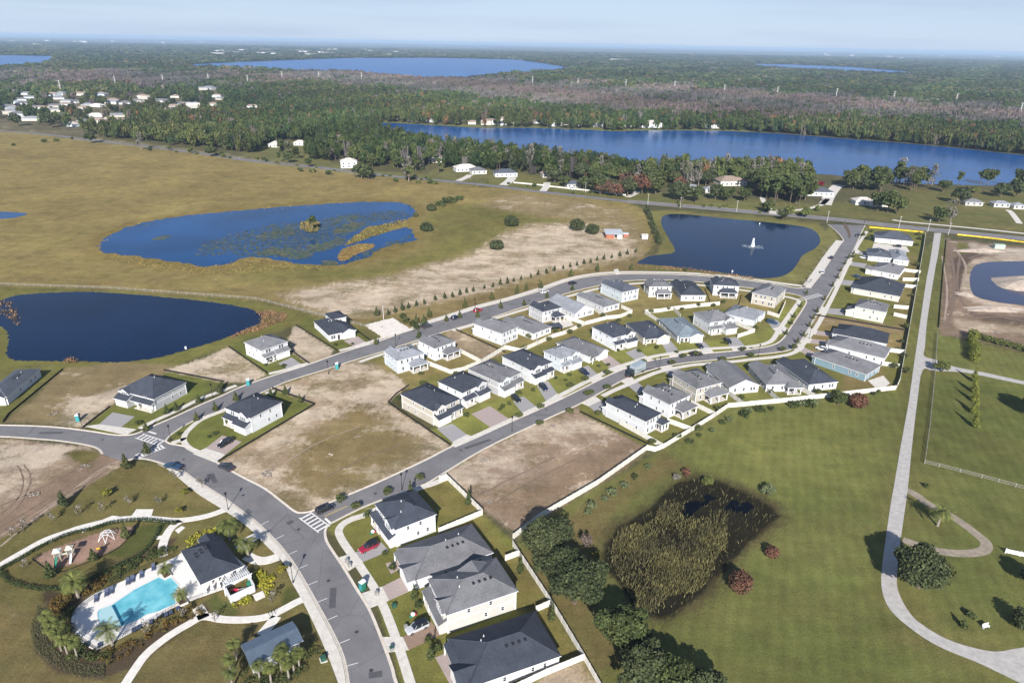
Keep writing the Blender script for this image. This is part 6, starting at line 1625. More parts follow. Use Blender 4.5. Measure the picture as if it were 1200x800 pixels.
# solar panels on two of them
# ---- houses along the far shore and in the left suburb
rr = random.Random(5)
def fh2(x, y, wall, roof, w, d, h, lab, grp):
    root = empty('far_house', gz(x, y), rr.uniform(-.5, .5)); tag(root, lab, 'house', grp)
    key = ('fw', round(w), round(d), round(h))
    mb = MB(); mb.box(-w/2, w/2, -d/2, d/2, 0, h - .2); mb.build('wall', WALL[wall], root)
    mb = MB(); (hip(mb, -w/2, w/2, -d/2, d/2, h, rad(22), .5) if rr.random() < .6 else gable(mb, -w/2, w/2, -d/2, d/2, h - .2, rad(22), 'x', .5))
    mb.build('roof', [ROOF[roof], TRIM, WALL[wall]], root)
for x in (462,484,507,524,533,553,570,577,586,594,602,612,620,633,648,653,668,676,693,703,712,724,732,737):
    y = 147.3 + (x - 520) * .021 if x > 520 else 144.2 + (x - 460) * .04
    fh2(x, y - rr.uniform(2.0, 5.5), rr.choice(('white', 'greige', 'ivory', 'grey')), rr.choice(('grey', 'slate', 'tan', 'light')), rr.uniform(11, 19), rr.uniform(10, 14), rr.choice((3.2, 5.8)), 'house on the far shore of the long lake, among trees', 'houses on the far shore')
far_house(762, 149, 30, 16, .1, 'pale', 'white', 'large white-roofed villa at the right end of the far shore houses', 6)
far_house(833, 150, 22, 12, .1, 'tan', 'white', 'white villa with red-tan roof alone on the far shore', 5.5)
sub = []
for k in range(66):
    x = rr.choice((rr.uniform(0, 140), rr.uniform(60, 265), rr.uniform(0, 330)))
    y = rr.uniform(110, 120) if x > 150 else rr.uniform(111, 150)
    if x > 190: y = rr.uniform(104, 128)
    if y > 150 - max(0, 10 - x * .1): continue
    sub.append((x, y))
    fh2(x, y, rr.choice(('white', 'greige', 'ivory', 'beige', 'pale', 'grey')), rr.choice(('pale', 'light', 'light', 'grey', 'tan')), rr.uniform(14, 26), rr.uniform(9, 14), rr.choice((3.2, 3.2, 4.5)), 'pale roofed house in the wooded suburb on the left', 'houses of the wooded suburb')
for x in (345, 362, 380, 396, 405, 412, 420, 428, 437, 447, 452, 300, 318, 275, 470, 500, 540): fh2(x, rr.uniform(112, 134), 'white', rr.choice(('pale', 'light', 'tan')), 18, 12, 3.5, 'pale house in the woods left of the long lake', 'houses in the woods')
# long sheds at the distant town
rt = random.Random(9)
for k in range(46):
    if k < 22: x, y = rt.uniform(250, 480), rt.uniform(58, 66)
    elif k < 34: x, y = rt.uniform(0, 250), rt.uniform(48, 54)
    else: x, y = rt.uniform(720, 1180), rt.uniform(62, 72)
    hy = HL + (HR - HL) * x / 1200
    y = max(y, hy + 5.5)
    root = empty('warehouse', gz(x, y), rt.uniform(-.2, .2)); tag(root, 'low white building in the distant town near the skyline', 'building', 'distant town buildings')
    w = rt.uniform(40, 140); mb = MB(); mb.box(-w/2, w/2, -18, 18, 0, rt.uniform(7, 13)); mb.build('wall', WALL['white'], root)
    mb = MB(); mb.box(-w/2 - 1, w/2 + 1, -19, 19, 13, 13.8); mb.build('roof', ROOF['pale'], root)

# ---- power line poles far across the forest
def pylon(name, x, yb, hpx, label, grp):
    loc = gz(x, yb)
    h = 26
    root = empty(name, loc); tag(root, label, 'power pole', grp)
    mb = MB(); mb.tube((0, 0, 0), (0, 0, h), .75, .4, n=8); mb.build('pole', mat('galvanised', (.62, .60, .57), .6), root)
    mb = MB()
    for z in (h - 2, h - 6, h - 10): mb.box(-3.2, 3.2, -.15, .15, z, z + .3)
    mb.build('crossarm', MATS['galvanised'], root)
for x, y in ((72,110),(136,103),(192,101),(245,99),(291,101),(331,95),(374,95),(424,96),(624,101),(677,104),(733,105),(790,107),(848,112),(910,115),(979,117),(1046,121),(1119,124),(1194,137)):
    pylon('pylon', x, y, 15, 'pale steel power pole rising from the distant forest', 'power poles across the forest')

# ---- the woods that read as one mass
def forest():
    rng = np.random.default_rng(3)
    protos = []
    for k in range(6):
        C, Rr = blobs('oak' if k % 2 else 'pine', random.Random(100 + k)); C = np.array(C); Rr = np.array(Rr)
        if k % 2 == 0: C[:, 2] = (C[:, 2] - 1.0) * .75; 
        v, f = leaf_cloud(C, Rr * 1.1, 46, .34, rng=rng, shell=.7)
        v[:, 2] /= v[:, 2].max()
        protos.append((v, f))
    # bare spiky crowns: thin upright blades
    for k in range(2):
        n = 40
        a = rng.uniform(0, 6.283, n); r = rng.uniform(.05, .8, n); h = rng.uniform(.5, 1, n)
        c = np.column_stack([r*np.cos(a), r*np.sin(a)]); d = rng.normal(size=(n, 2)) * .09
        z0 = rng.uniform(0, .45, n)
        v = np.stack([np.column_stack([c - d, z0]), np.column_stack([c + d, z0]), np.column_stack([c*1.15 + d*.7, h]), np.column_stack([c*1.15 - d*.7, h])], 1).reshape(-1, 3)
        protos.append((v, np.arange(4*n).reshape(-1, 4)))
    for k in range(6):
        C, Rr = blobs('oak' if k % 2 else 'pine', random.Random(200 + k)); C = np.array(C); Rr = np.array(Rr)
        if k % 2 == 0: C[:, 2] = (C[:, 2] - .6) * .9
        v, f = leaf_cloud(C, Rr * 1.05, 130, .2, rng=rng, shell=.6)
        v[:, 2] /= v[:, 2].max()
        protos.append((v, f))
    pts = []
    Y = 560.0
    while Y < 11000:
        s = max(6.5, Y * .0066)
        if Y > 2600: s = Y * .009
        xm = Y * .80 + 60
        X = np.arange(-xm, xm, s)
        pts.append(np.column_stack([X + rng.uniform(-.48, .48, len(X)) * s, Y + rng.uniform(-.48, .48, len(X)) * s, np.full(len(X), s)]))
        Y += s
    p = np.concatenate(pts)
    q = PX(p[:, :2])
    x, y = q[:, 0], q[:, 1]; n0 = len(p)
    keep = np.ones(len(p), bool)
    # nothing in open land south of the county road line, lakes, lawns and clearings
    line = np.interp(x, [-400, 0, 60, 110, 180, 300, 380, 460, 560, 640, 735, 850, 940, 1200, 1600], [131, 140, 150, 160, 168, 181, 190, 196, 200, 207, 214, 215, 216, 190, 190])
    keep &= y < line
    keep &= ~((x > 948) & (y > np.interp(x, [940, 1000, 1060, 1200], [175, 178, 182, 196])))
    keep &= ~((y > 186) & (rng.random(n0) < .35))
    for nm in ('lake', 'far_lake', 'left_lake', 'right_lake'):
        sd = poly_sd(p[:, 0], p[:, 1], [tuple(t) for t in safeW(WATER[nm])])
        keep &= sd < (-3 if nm == 'lake' else -10)
    def clear(poly, prob):
        nonlocal keep
        sd = poly_sd(x, y, poly)
        keep &= ~((sd > 0) & (rng.random(len(p)) < prob))
    clear([(325,165),(372,164),(372,186),(330,186),(296,182)], .96)
    clear([(398,184),(416,184),(424,200),(396,200)], .8)
    clear([(328,137),(372,136),(372,142),(328,142)], .97)
    clear([(0,112),(110,106),(265,102),(262,120),(200,132),(120,160),(-60,160)], .5)
    clear([(440,138),(700,143),(880,150),(880,156),(440,150)], .55)
    clear([(760,138),(800,140),(800,152),(752,152)], .6)
    clear([(700,92),(1200,108),(1200,128),(700,104)], .12)
    clear([(250,55),(480,56),(480,67),(250,68)], .6)
    gapn = np.sin(p[:, 0] * .011 + 1) * np.sin(p[:, 1] * .006 + 2) + np.sin(p[:, 0] * .023 + p[:, 1] * .009)
    keep &= ~((gapn > 1.05) & (y > 62) & (y < 150) & (rng.random(n0) < .7))
    for hx_, hy_ in [(a[0], a[1]) for a in FH[:13]] + sub:
        keep &= ~((np.abs(x - hx_) < 8) & (y - hy_ > -1) & (y - hy_ < 8))
    p, x, y = p[keep], x[keep], y[keep]
    n = len(p)
    # kinds: leafless grey-purple cypress belts and green pine or oak
    nzv = np.sin(x * .05 + y * .3) + np.sin(x * .021 - y * .17 + 2) + rng.normal(size=n) * .8
    band = np.interp(x, [-100, 0, 300, 450, 560, 700, 900, 1200, 1500], [97, 96, 93, 97, 105, 116, 128, 141, 155])
    wid = np.interp(x, [-100, 300, 450, 600, 800, 1200], [7, 6, 9, 14, 15, 14])
    bare = (np.abs(y - band) < wid + nzv * 3.0) & (rng.random(n) < .85)
    bare |= (rng.random(n) < .025)
    br2 = (y > 60) & (y < 140) & (nzv > 2.3) & (rng.random(n) < .3)
    bare |= br2
    kind = rng.integers(0, 6, n)
    kind = np.where(bare, 6 + rng.integers(0, 2, n), kind)
    kind = np.where((y > 118) & ~bare, 8 + kind, kind)
    hgt = rng.uniform(9, 16, n) * np.where(y > 140, 1.25, 1.0)
    rad_ = np.maximum(p[:, 2] * rng.uniform(.55, .8, n), 3.0) * np.where(y > 150, 1.15, 1.0)
    green = np.array([[.045, .066, .022], [.06, .08, .026], [.034, .052, .022], [.078, .09, .03], [.052, .07, .022], [.066, .075, .032]])
    col = green[rng.integers(0, 6, n)] * rng.uniform(.75, 1.25, n)[:, None]
    brc = np.array([[.12, .098, .095], [.138, .114, .106], [.102, .086, .08], [.115, .102, .08]])[rng.integers(0, 4, n)] * rng.uniform(.8, 1.25, n)[:, None]
    col = np.where(bare[:, None], brc, col)
    aut = rng.random(n) < np.where((y > 128) & (y < 156), .05, .012)
    col = np.where((aut & ~bare)[:, None], np.array([[.15, .09, .045]]) * rng.uniform(.7, 1.2, n)[:, None], col)
    stand = np.sin(p[:, 0] * .007 + 2) * np.cos(p[:, 1] * .0045) + .6 * np.sin(p[:, 0] * .019 - p[:, 1] * .013)
    col = col * (1 + .22 * stand)[:, None] * np.where(stand > .3, 1, .95)[:, None]
    col[:, 0] *= 1 + .10 * np.sin(p[:, 0] * .012 + p[:, 1] * .008)
    V, F, Cc = [], [], []
    off = 0
    for k in range(14):
        sel = np.where(kind == k)[0]
        if not len(sel): continue
        pv, pf = protos[k]
        a = rng.uniform(0, 6.283, len(sel)); ca, sa = np.cos(a), np.sin(a)
        vx = pv[None, :, 0] * ca[:, None] - pv[None, :, 1] * sa[:, None]
        vy = pv[None, :, 0] * sa[:, None] + pv[None, :, 1] * ca[:, None]
        vz = np.repeat(pv[None, :, 2], len(sel), 0)
        vv = np.stack([vx * rad_[sel][:, None] + p[sel, 0][:, None], vy * rad_[sel][:, None] + p[sel, 1][:, None], np.maximum(vz * hgt[sel][:, None], .2)], -1)
        m = len(pv)
        V.append(vv.reshape(-1, 3))
        F.append((pf[None] + (np.arange(len(sel)) * m)[:, None, None] + off).reshape(-1, 4))
        shade = np.repeat(rng.uniform(*((.86, 1.15) if k < 8 else (.72, 1.3)), (len(sel), m // 4)), 4, axis=1)
        Cc.append((col[sel][:, None, :] * shade[:, :, None]).reshape(-1, 3))
        off += len(sel) * m
    V, F, Cc = np.concatenate(V), np.concatenate(F), np.concatenate(Cc)
    m = bpy.data.materials.new('forest_leaves'); m.use_nodes = True
    nn, ll = m.node_tree.nodes, m.node_tree.links
    b = nn['Principled BSDF']; b.inputs['Roughness'].default_value = .9; b.inputs['Specular IOR Level'].default_value = .05
    at = nn.new('ShaderNodeAttribute'); at.attribute_name = 'leaf'
    ll.new(at.outputs['Color'], b.inputs['Base Color'])
    me = np_mesh('forest', V, F, m)
    ca = me.color_attributes.new('leaf', 'FLOAT_COLOR', 'POINT')
    ca.data.foreach_set('color', np.column_stack([Cc, np.ones(len(Cc))]).astype(np.float32).ravel())
    o = link('forest', me)
    tag(o, 'dense woods of green pines and bare grey cypress stretching to the skyline', 'forest', kind='stuff')
    print('forest trees', n, 'faces', len(F))
forest()
# ------------------------------------------------------------------ fences
VINYL = mat('white_vinyl', (.60, .575, .52), .6, noise=.06, nscale=1)
SILT = mat('silt_fabric', (.012, .012, .013), .85)
YELB = mat('yellow_barrier', (.68, .46, .02), .7, noise=.35, nscale=.35)
WOODG = mat('weathered_wood', (.30, .28, .23), .9, noise=.25, nscale=2)
def fence(px, h, m, name, label, thick=.07, post=2.4, cap=True, cat='fence'):
    pts = [Vector((*p, 0)) for p in W(px)]
    root = empty(name, pts[0]); tag(root, label, cat)
    pb, qb = MB(), MB()
    b = pts[0]
    for i in range(len(pts) - 1):
        p, q = pts[i] - b, pts[i + 1] - b
        t = (q - p).normalized(); s = Vector((-t.y, t.x, 0)) * thick / 2
        lo, hi = Vector((0, 0, .04)), Vector((0, 0, h))
        for sg in (1, -1):
            pb.face([p + s*sg + lo, q + s*sg + lo, q + s*sg + hi, p + s*sg + hi])
        pb.face([p + s + hi, p - s + hi, q - s + hi, q + s + hi])
        L = (q - p).length; n = max(1, round(L / post))
        for k in range(n + (1 if i == len(pts) - 2 else 0)):
            c = p.lerp(q, k / n); e = thick * .9
            qb.box(c.x - e, c.x + e, c.y - e, c.y + e, 0, h + .12)
    pb.v += qb.v; nb = len(pb.v) - len(qb.v); pb.f += [tuple(i + nb for i in f) for f in qb.f]; pb.m += qb.m
    pb.build('panel', m, root)
    return root
FEN = [
 ([(566,603),(523,561),(515,564)], 'white fence round the back lawn of the white corner house'),
 ([(566,603),(514,625)], 'white fence between the white corner house and its low grey-roofed neighbour'),
 ([(601,640),(608,651),(646,709),(684,773),(712,822)], 'long white fence behind the park-road houses, the twin oaks beyond it'),
 ([(608,651),(592,657)], 'short white fence piece behind the low grey-roofed house by the twin oaks'),
 ([(646,709),(628,717)], 'short white fence piece behind the tall grey house with the silver car'),
 ([(684,773),(640,791),(596,812)], 'white fence beside the dark-roofed house at the bottom edge'),
 ([(601,632),(633,607),(700,568),(758,527),(767.5,529),(778,525),(810,505.5),(838,488),(853,477.5),(872,476),(880,475),(913,472),(985,464),(1010,461),(1050,456.5)], 'very long white fence between the village and the green pasture'),
 ([(1050,456.5),(1054,447),(1067,375),(1082,290),(1084,275)], 'straight white fence along the grass strip of the gravel lane'),
 ([(726,497),(776,525)], 'white fence along the bare lot beside the westmost house of the fence row'),
 ([(781.5,495),(810,505.5)], 'white fence between the two west yards of the fence row'),
 ([(809.5,474),(838,488)], 'white fence between the grey porch yard and the tan house'),
 ([(855,463.5),(871,476)], 'white fence between the tan house and the broad white gable'),
 ([(891,452.5),(911.5,471)], 'thin white fence right of the broad white gable'),
 ([(935,456),(953.7,466)], 'thin white fence between the two low hipped houses at the bend'),
 ([(500,427),(528,438),(542,435),(564,426),(592,409),(610,413),(630,404)], 'white fence winding behind the backs of the pale blue pair'),
 ([(539,413),(564,426)], 'white fence right of the pale blue house with two porch openings'),
 ([(628,398),(630,404),(647,396),(661,392),(685,381),(712,374),(725,373),(741,367)], 'white fence along the shared back line in the middle of the village'),
 ([(655,371),(685,381)], 'white fence left of the green back yard'),
 ([(695,363),(712,374)], 'white fence right of the green back yard'),
 ([(728,361),(741,367)], 'white fence behind the tall slate-roofed house'),
 ([(755,367),(772,366),(790,363),(820,359.5),(843,357.5)], 'white fence along the backs near the fountain pond'),
 ([(755,367),(785,387)], 'grey-white fence beside the low beige house'),
 ([(789,363.5),(797,372)], 'short white fence piece behind the blue-grey roof'),
 ([(899,368),(912.5,372.5),(920,356)], 'white fence corner beside the beige corner house'),
 ([(861,380),(884,389.5),(864,396)], 'white fence of the wide corner lawn'),
 ([(1040,412),(1058.6,414.5)], 'white fence right of the blue-walled house, upper piece'),
 ([(1033,428),(1053,431)], 'white fence right of the blue-walled house, lower piece'),
 ([(1047,361),(1064,362.5)], 'thin white fence behind the pale green house, upper piece'),
 ([(1047,370),(1062,373.5)], 'thin white fence behind the pale green house, lower piece'),
 ([(1055,317.5),(1078,320.5)], 'white fence behind the house with bright white side wall, upper piece'),
 ([(1057.5,329),(1076,329.5)], 'white fence behind the broad ivory house, upper piece'),
 ([(1055,336),(1073,338)], 'white fence behind the broad ivory house, lower piece')]
for px, lab in FEN: fence(px, 1.75, VINYL, 'vinyl_fence', lab)
for px, lab in (([(319,455),(369,474),(256,541)], 'black silt fence round the yard of the lone white house'),
   ([(479,452),(464,462),(455,472),(528,522)], 'black silt fence west of the beige house at the row end'),
   ([(680,483),(760,521)], 'black silt fence on the upper right edge of the big bare lot'), ([(534,386.5),(592,413)], 'black silt fence left of the bright white two-storey house'),
   ([(313.5,438),(268,406.5)], 'black silt fence left of the white house between sandy lots'), ([(396,411.5),(347,381.5)], 'black silt fence left of the low house with raised storey'),
   ([(362,426),(341,411)], 'short black silt fence right of the white house between sandy lots'), ([(74,433),(10,486),(4,495)], 'black silt fence across the grass lot at the left edge'),
   ([(129,477),(98,501)], 'black silt fence beside the grey driveway at the street corner'), ([(192,434),(262,447.5)], 'black silt fence behind the grey gabled corner house'),
   ([(434,399.5),(420,389)], 'short black silt fence right of the low house with raised storey'), ([(955,369.5),(1000,377),(1059,387)], 'black silt fence along the strip of bare ground'),
   ([(1109,281),(1105,320),(1100,384)], 'dark silt fence on the west side of the dirt site'), ([(869,346),(866,357)], 'dark fence right of the white house next to the fountain pond'), ([(826,339),(832,354)], 'dark fence right of the big dark hipped roof'),
   ([(523,556.5),(566,602)], 'black silt fence outside the corner house lawn')):
    fence(px, .65, SILT, 'silt_fence', lab, .04, 1.6)
fence([(1019,266.8),(1050,269.5),(1081,272.6)], 0.8, YELB, 'yellow_barrier', 'bright yellow barrier along the county road above the village', .3, 6, cat='barrier')
fence([(1122,275.5),(1160,279.5),(1200,284.4),(1260,291)], 0.8, YELB, 'yellow_barrier', 'bright yellow barrier along the county road above the dirt site', .3, 6, cat='barrier')
fence([(602,214.6),(637,217.8)], 1.1, VINYL, 'low_wall', 'low white wall by the county road, shorter west piece', .25, 8, cat='wall')
fence([(644,219),(690,224),(733,229.3)], 1.1, VINYL, 'low_wall', 'low white wall by the county road, longer east piece', .25, 8, cat='wall')
def rail_fence(px, label, h=1.3, m=WOODG):
    pts = [Vector((*p, 0)) for p in W(px)]; b = pts[0]
    root = empty('rail_fence', b); tag(root, label, 'fence')
    rb, pm_ = MB(), MB()
    pm_.box(-.08, .08, -.08, .08, 0, h); pm_ = pm_.mesh('post', m)
    for i in range(len(pts) - 1):
        p, q = pts[i] - b, pts[i + 1] - b
        for z in (.35, .75, 1.15):
            rb.tube(p + Vector((0, 0, z)), q + Vector((0, 0, z)), .06, n=4)
        n = max(1, round((q - p).length / 4.2))
        for k in range(n):
            link('post', pm_, root, p.lerp(q, k / n))
    rb.build('rail', m, root)
rail_fence([(1098,392),(1095,440),(1089,500),(1083,543),(1100,547),(1150,560),(1210,576)], 'grey rail fence round the paddock with the row of young trees')
rail_fence([(-40,332),(0,334),(130,338.5),(300,351),(432,384)], 'thin wire and post fence along the near edge of the dry field')

# ------------------------------------------------------------------ street lamps
BLACKM = mat('black_metal', (.018, .018, .02), .45, metal=.3)
lamp = empty('street_lamp', (0, 0, 0))
mb = MB(); mb.tube((0, 0, 0), (0, 0, .7), .16, .11, n=8); mb.tube((0, 0, .7), (0, 0, 4.6), .075, .06, n=8); mb.build('pole', BLACKM, lamp)
mb = MB(); mb.tube((0, 0, 4.6), (0, 0, 4.75), .2, .24, n=8); mb.tube((0, 0, 4.75), (0, 0, 5.15), .2, .3, n=8); mb.tube((0, 0, 5.15), (0, 0, 5.45), .4, .06, n=8); mb.build('lantern', BLACKM, lamp)
lamps = [(97,502),(200.5,516),(267.5,597),(343.5,682.5),(471,573.5),(385,438),(464,406),(556.5,363),(631.5,340),(249.5,466),(772.5,433),(888.5,418),(943.5,338),(1011,268),(948,397),(600,505)]
ll_ = ['by the silt fence of the corner driveway','at the corner lawn across from the zebra crossing','at the park path end by the parking bays','beside the clubhouse path and the parking bays','behind the white corner house','by the bare lot and a teal portable toilet','beside the pale sand pad','by the red parked car','by the white car on the upper street','on the verge above the lone white house','at the drive of the tan house','on the bend of the lower street','at the entry road crossing','beside the entry road mouth','inside the bend by the tight rows of fronts','along the lower street by the bare lot']
for i, ((x, y), w_) in enumerate(zip(lamps, ll_)):
    o = lamp if i == 0 else dup(lamp)
    o.location = gz(x, y); tag(o, 'black lantern street lamp ' + w_, 'street lamp', 'street lamps of the village')
# utility poles by the county road
upole = empty('utility_pole', (0, 0, 0))
PGREY = mat('pole_grey', (.50, .485, .455), .7, noise=.1, nscale=2)
mb = MB(); mb.tube((0, 0, 0), (0, 0, 10.5), .2, .13, n=8); mb.build('pole', PGREY, upole)
mb = MB(); mb.box(-1.1, 1.1, -.07, .07, 9.7, 9.85); mb.build('crossarm', PGREY, upole)
for i, (x, y, lab) in enumerate(((759,240,'utility pole at the corner of the dry field by the county road'),(797,244,'utility pole north of the fountain pond, west one'),(686,226,'utility pole before the rust-coloured oak'),(1053,267.5,'utility pole above the white house with slate roof'),(1087,271.5,'utility pole at the north end of the gravel lane, west side'),(1111,275.5,'utility pole at the north end of the gravel lane, east side'),(969,261,'utility pole where the entry road meets the county road'),(480,213,'pale utility pole at the bend by the field scrub'),(551,210,'utility pole in front of the white solar house'),(863,248,'utility pole north of the fountain pond, east one'))):
    o = upole if i == 0 else dup(upole)
    o.location = gz(x, y); o.scale = (.8, .8, .8); tag(o, lab, 'utility pole', 'utility poles of the county road')

# ------------------------------------------------------------------ vehicles
TYRE = mat('tyre', (.015, .015, .015), .8); RIM = mat('rim', (.4, .4, .42), .35, metal=.8)
CGLASS = mat('car_glass', (.015, .02, .025), .06, spec=.7)
LAMPW = mat('headlight', (.7, .7, .7), .2); LAMPR = mat('tail_light', (.35, .01, .01), .3)
def paint(name, c):
    m = mat(name, c, .25, spec=.6)
    m.node_tree.nodes['Principled BSDF'].inputs['Coat Weight'].default_value = .6
    return m
def car(x, y, x2, y2, pm, label, L=4.7, Wd=1.85, kind='suv', roofm=None):
    """a car whose middle is at pixel x, y, pointing towards pixel x2, y2"""
    c = gz(x, y); t = gz(x2, y2); a = math.atan2(t.y - c.y, t.x - c.x)
    root = empty('parked_car', (c.x, c.y, .036), a); tag(root, label, 'car', 'cars of the village')
    H_ = 1.7 if kind == 'suv' else 1.45
    hl, hw = L / 2, Wd / 2
    # body sections along x: (x, half width, bottom, shoulder height)
    secs = [(-hl, hw*.82, .42, .82 if kind != 'suv' else .95), (-hl + .12, hw*.93, .3, .98), (-hl*.6, hw, .25, 1.0), (0, hw, .25, .98), (hl*.42, hw, .25, .96), (hl*.8, hw*.95, .27, .86), (hl - .1, hw*.86, .3, .74), (hl, hw*.76, .4, .62)]
    mb = MB()
    ring = []
    for sx, w, z0, z1 in secs:
        ring.append([(sx, -w*.92, z0), (sx, -w, (z0 + z1)/2), (sx, -w*.93, z1), (sx, 0, z1 + .04), (sx, w*.93, z1), (sx, w, (z0 + z1)/2), (sx, w*.92, z0)])
    for i in range(len(ring) - 1):
        for j in range(6):
            mb.face([ring[i][j], ring[i + 1][j], ring[i + 1][j + 1], ring[i][j + 1]])
        mb.face([ring[i][0], ring[i][6], ring[i + 1][6], ring[i + 1][0]])
    mb.face(ring[0]); mb.face(ring[-1][::-1])
    # roof panel and pillars
    if kind == 'suv': x_r0, x_r1, x_b, x_f = -hl + .35, hl*.12, -hl + .08, hl*.42
    elif kind == 'pickup': x_r0, x_r1, x_b, x_f = -hl*.18, hl*.18, -hl*.24, hl*.45
    else: x_r0, x_r1, x_b, x_f = -hl*.5, hl*.08, -hl*.8, hl*.45
    tw, bw = hw * .72, hw * .9
    body = mb
    rb = MB()
    rb.box(x_r0, x_r1, -tw, tw, H_ - .05, H_)
    body.build('body', pm, root); rb.build('roof_panel', roofm or pm, root)
    g = MB()
    zt, zb = H_ - .051, .97
    A = [(x_r0, -tw, zt), (x_r1, -tw, zt), (x_r1, tw, zt), (x_r0, tw, zt)]; B = [(x_b, -bw, zb), (x_f, -bw, zb - .02), (x_f, bw, zb - .02), (x_b, bw, zb)]
    g.face([B[0], B[1], A[1], A[0]]); g.face([B[2], B[3], A[3], A[2]]); g.face([B[1], B[2], A[2], A[1]]); g.face([B[3], B[0], A[0], A[3]])
    g.build('windows', CGLASS, root)
    pl = MB()
    for s in (-1, 1):
        for xa, xb in ((x_r0, x_b), (x_r1, x_f), ((x_r0 + x_r1)/2, (x_b + x_f)/2)):
            pl.tube((xa, s*tw*1.005, zt), (xb, s*bw*1.005, zb), .045, n=4, cap=False)
    pl.build('pillars', pm, root)
    if 'wh' not in _cache:
        w = MB(); w.tube((0, -.11, 0), (0, .11, 0), .34, n=14); r = MB(); r.tube((0, -.115, 0), (0, .115, 0), .2, n=10)
        _cache['wh'] = (w.mesh('wheel', TYRE), r.mesh('rim', RIM))
        h = MB(); h.box(-.03, .03, -.2, .2, -.07, .07); _cache['hl'] = h.mesh('headlight', LAMPW)
        h = MB(); h.box(-.03, .03, -.15, .15, -.1, .1); _cache['tl'] = h.mesh('tail_light', LAMPR)
    for sx in (-hl*.6, hl*.62):
        for s in (-1, 1):
            w = link('wheel', _cache['wh'][0], root, (sx, s*(hw - .09), .34)); link('rim', _cache['wh'][1], w)
    for s in (-1, 1):
        link('headlight', _cache['hl'], root, (hl - .02, s*hw*.55, .62)); link('tail_light', _cache['tl'], root, (-hl + .02, s*hw*.62, .78))
    return root
BLACKP, NAVY, REDP, SILV, WHT = paint('black_paint', (.012, .013, .017)), paint('navy_paint', (.018, .05, .10)), paint('red_paint', (.28, .012, .035)), paint('silver_paint', (.45, .46, .47)), paint('white_paint', (.72, .72, .72))
DARKB = paint('dark_blue_paint', (.012, .018, .05)); BRED = paint('bright_red_paint', (.36, .01, .03)); CHAR = paint('charcoal_paint', (.035, .038, .045))
car(432,643,421,648, REDP, 'crimson car on the driveway of the white corner house', roofm=BLACKP, L=4.8)
car(489,737,476,743, SILV, 'silver car with black roof on the brown driveway', roofm=BLACKP, L=4.9)
car(381,598,395,592, BLACKP, 'black car waiting at the zebra crossing of the lower street', L=4.8)
car(203,548,190,545, NAVY, 'dark blue pickup parked at the kerb below the street corner', kind='pickup', L=5.4)
car(265,549,256,545, CHAR, 'charcoal pickup parked at the kerb of the sandy lot', kind='pickup', L=5.2)
car(264,521,255,526, BLACKP, 'black car on the pink driveway of the lone white house', L=4.9)
car(605,469,612,474, BLACKP, 'black car outside the grey gabled house')
car(637,455.5,643,461, DARKB, 'dark blue car on the drive of the house with steep little gable')
car(685,438,692,442, DARKB, 'dark car on the drive behind the bright lawn')
car(816,416.5,830,415.5, BLACKP, 'long black car parked on the lower street', L=5.2)
car(820,407,825,411, CHAR, 'small dark car on the drive below the blue-grey roof', kind='sedan', L=4.4)
car(853,401.5,858,406, BLACKP, 'dark car on the wide drive of the stepped-gable house')
car(905,379,913,381, NAVY, 'dark blue car beside the pale blue house at the bend')
car(500.5,383.5,510,381, CHAR, 'dark grey car parked by the pale sand pad')
car(534,373.5,544,370, DARKB, 'dark blue car parked on the upper street behind the red one')
car(560,365,570,361.5, BRED, 'bright red car parked on the upper street')
car(638,343,648,340, WHT, 'white car parked on the upper street')
car(671,333,680,331, BLACKP, 'black car parked on the curve of the upper street')
car(974,303,979,296, DARKB, 'dark car on the entry road, farther of two by the pond bank')
car(964,320,969,312, WHT, 'white car on the entry road beside the fountain pond bank')
car(1005,277,1001,284, CHAR, 'dark car near the mouth of the entry road')
car(1051,289.5,1040,288, BLACKP, 'dark car on the concrete between the two northmost houses')
car(963,235,960,232, CHAR, 'dark car on the white drive by the lake house')
car(737,428 + 12,742,430, BLACKP, 'dark car half hidden behind the roofs at the lower street', L=4.4)
car(962,410,955,408, WHT, 'white car on a pink driveway at the entry road bend', L=4.4)
car(1003,325,998,323, NAVY, 'blue car in the shade before the bright white side wall', L=4.4)
car(1012,303,1007,302, WHT, 'white car in the shade of the slate-roofed small house', L=4.4)
car(671,222.5,676,223, WHT, 'white car in the yard by the low white wall', L=4.6)
# box truck on the lower street, a dark swoosh on its side
c = gz(744, 438); t = gz(733, 443.5)
a = math.atan2(t.y - c.y, t.x - c.x)
root = empty('box_truck', (c.x, c.y, .036), a); root.scale = (1.12,) * 3; tag(root, 'blue-grey delivery truck with a dark swoosh on its box, driving on the lower street', 'truck')
BOXM = paint('box_paint', (.30, .345, .375))
mb = MB(); mb.box(-4.2, 1.6, -1.15, 1.15, .85, 3.35); mb.build('cargo_box', BOXM, root)
mb = MB(); mb.box(-4.2, 3.0, -.5, .5, .5, .85); mb.build('chassis', BLACKM, root)
mb = MB(); mb.box(1.7, 3.5, -1.0, 1.0, .45, 1.5); mb.face([(1.7,-1,1.5),(3.3,-1,1.5),(2.9,-.9,2.4),(1.7,-.9,2.4)]); mb.face([(1.7,1,1.5),(1.7,.9,2.4),(2.9,.9,2.4),(3.3,1,1.5)]); mb.face([(1.7,-.9,2.4),(2.9,-.9,2.4),(2.9,.9,2.4),(1.7,.9,2.4)]); mb.build('cab', BLACKP, root)
mb = MB(); mb.face([(3.31,-.95,1.52),(3.31,.95,1.52),(2.91,.86,2.38),(2.91,-.86,2.38)]); mb.build('windscreen', CGLASS, root)
mb = MB()
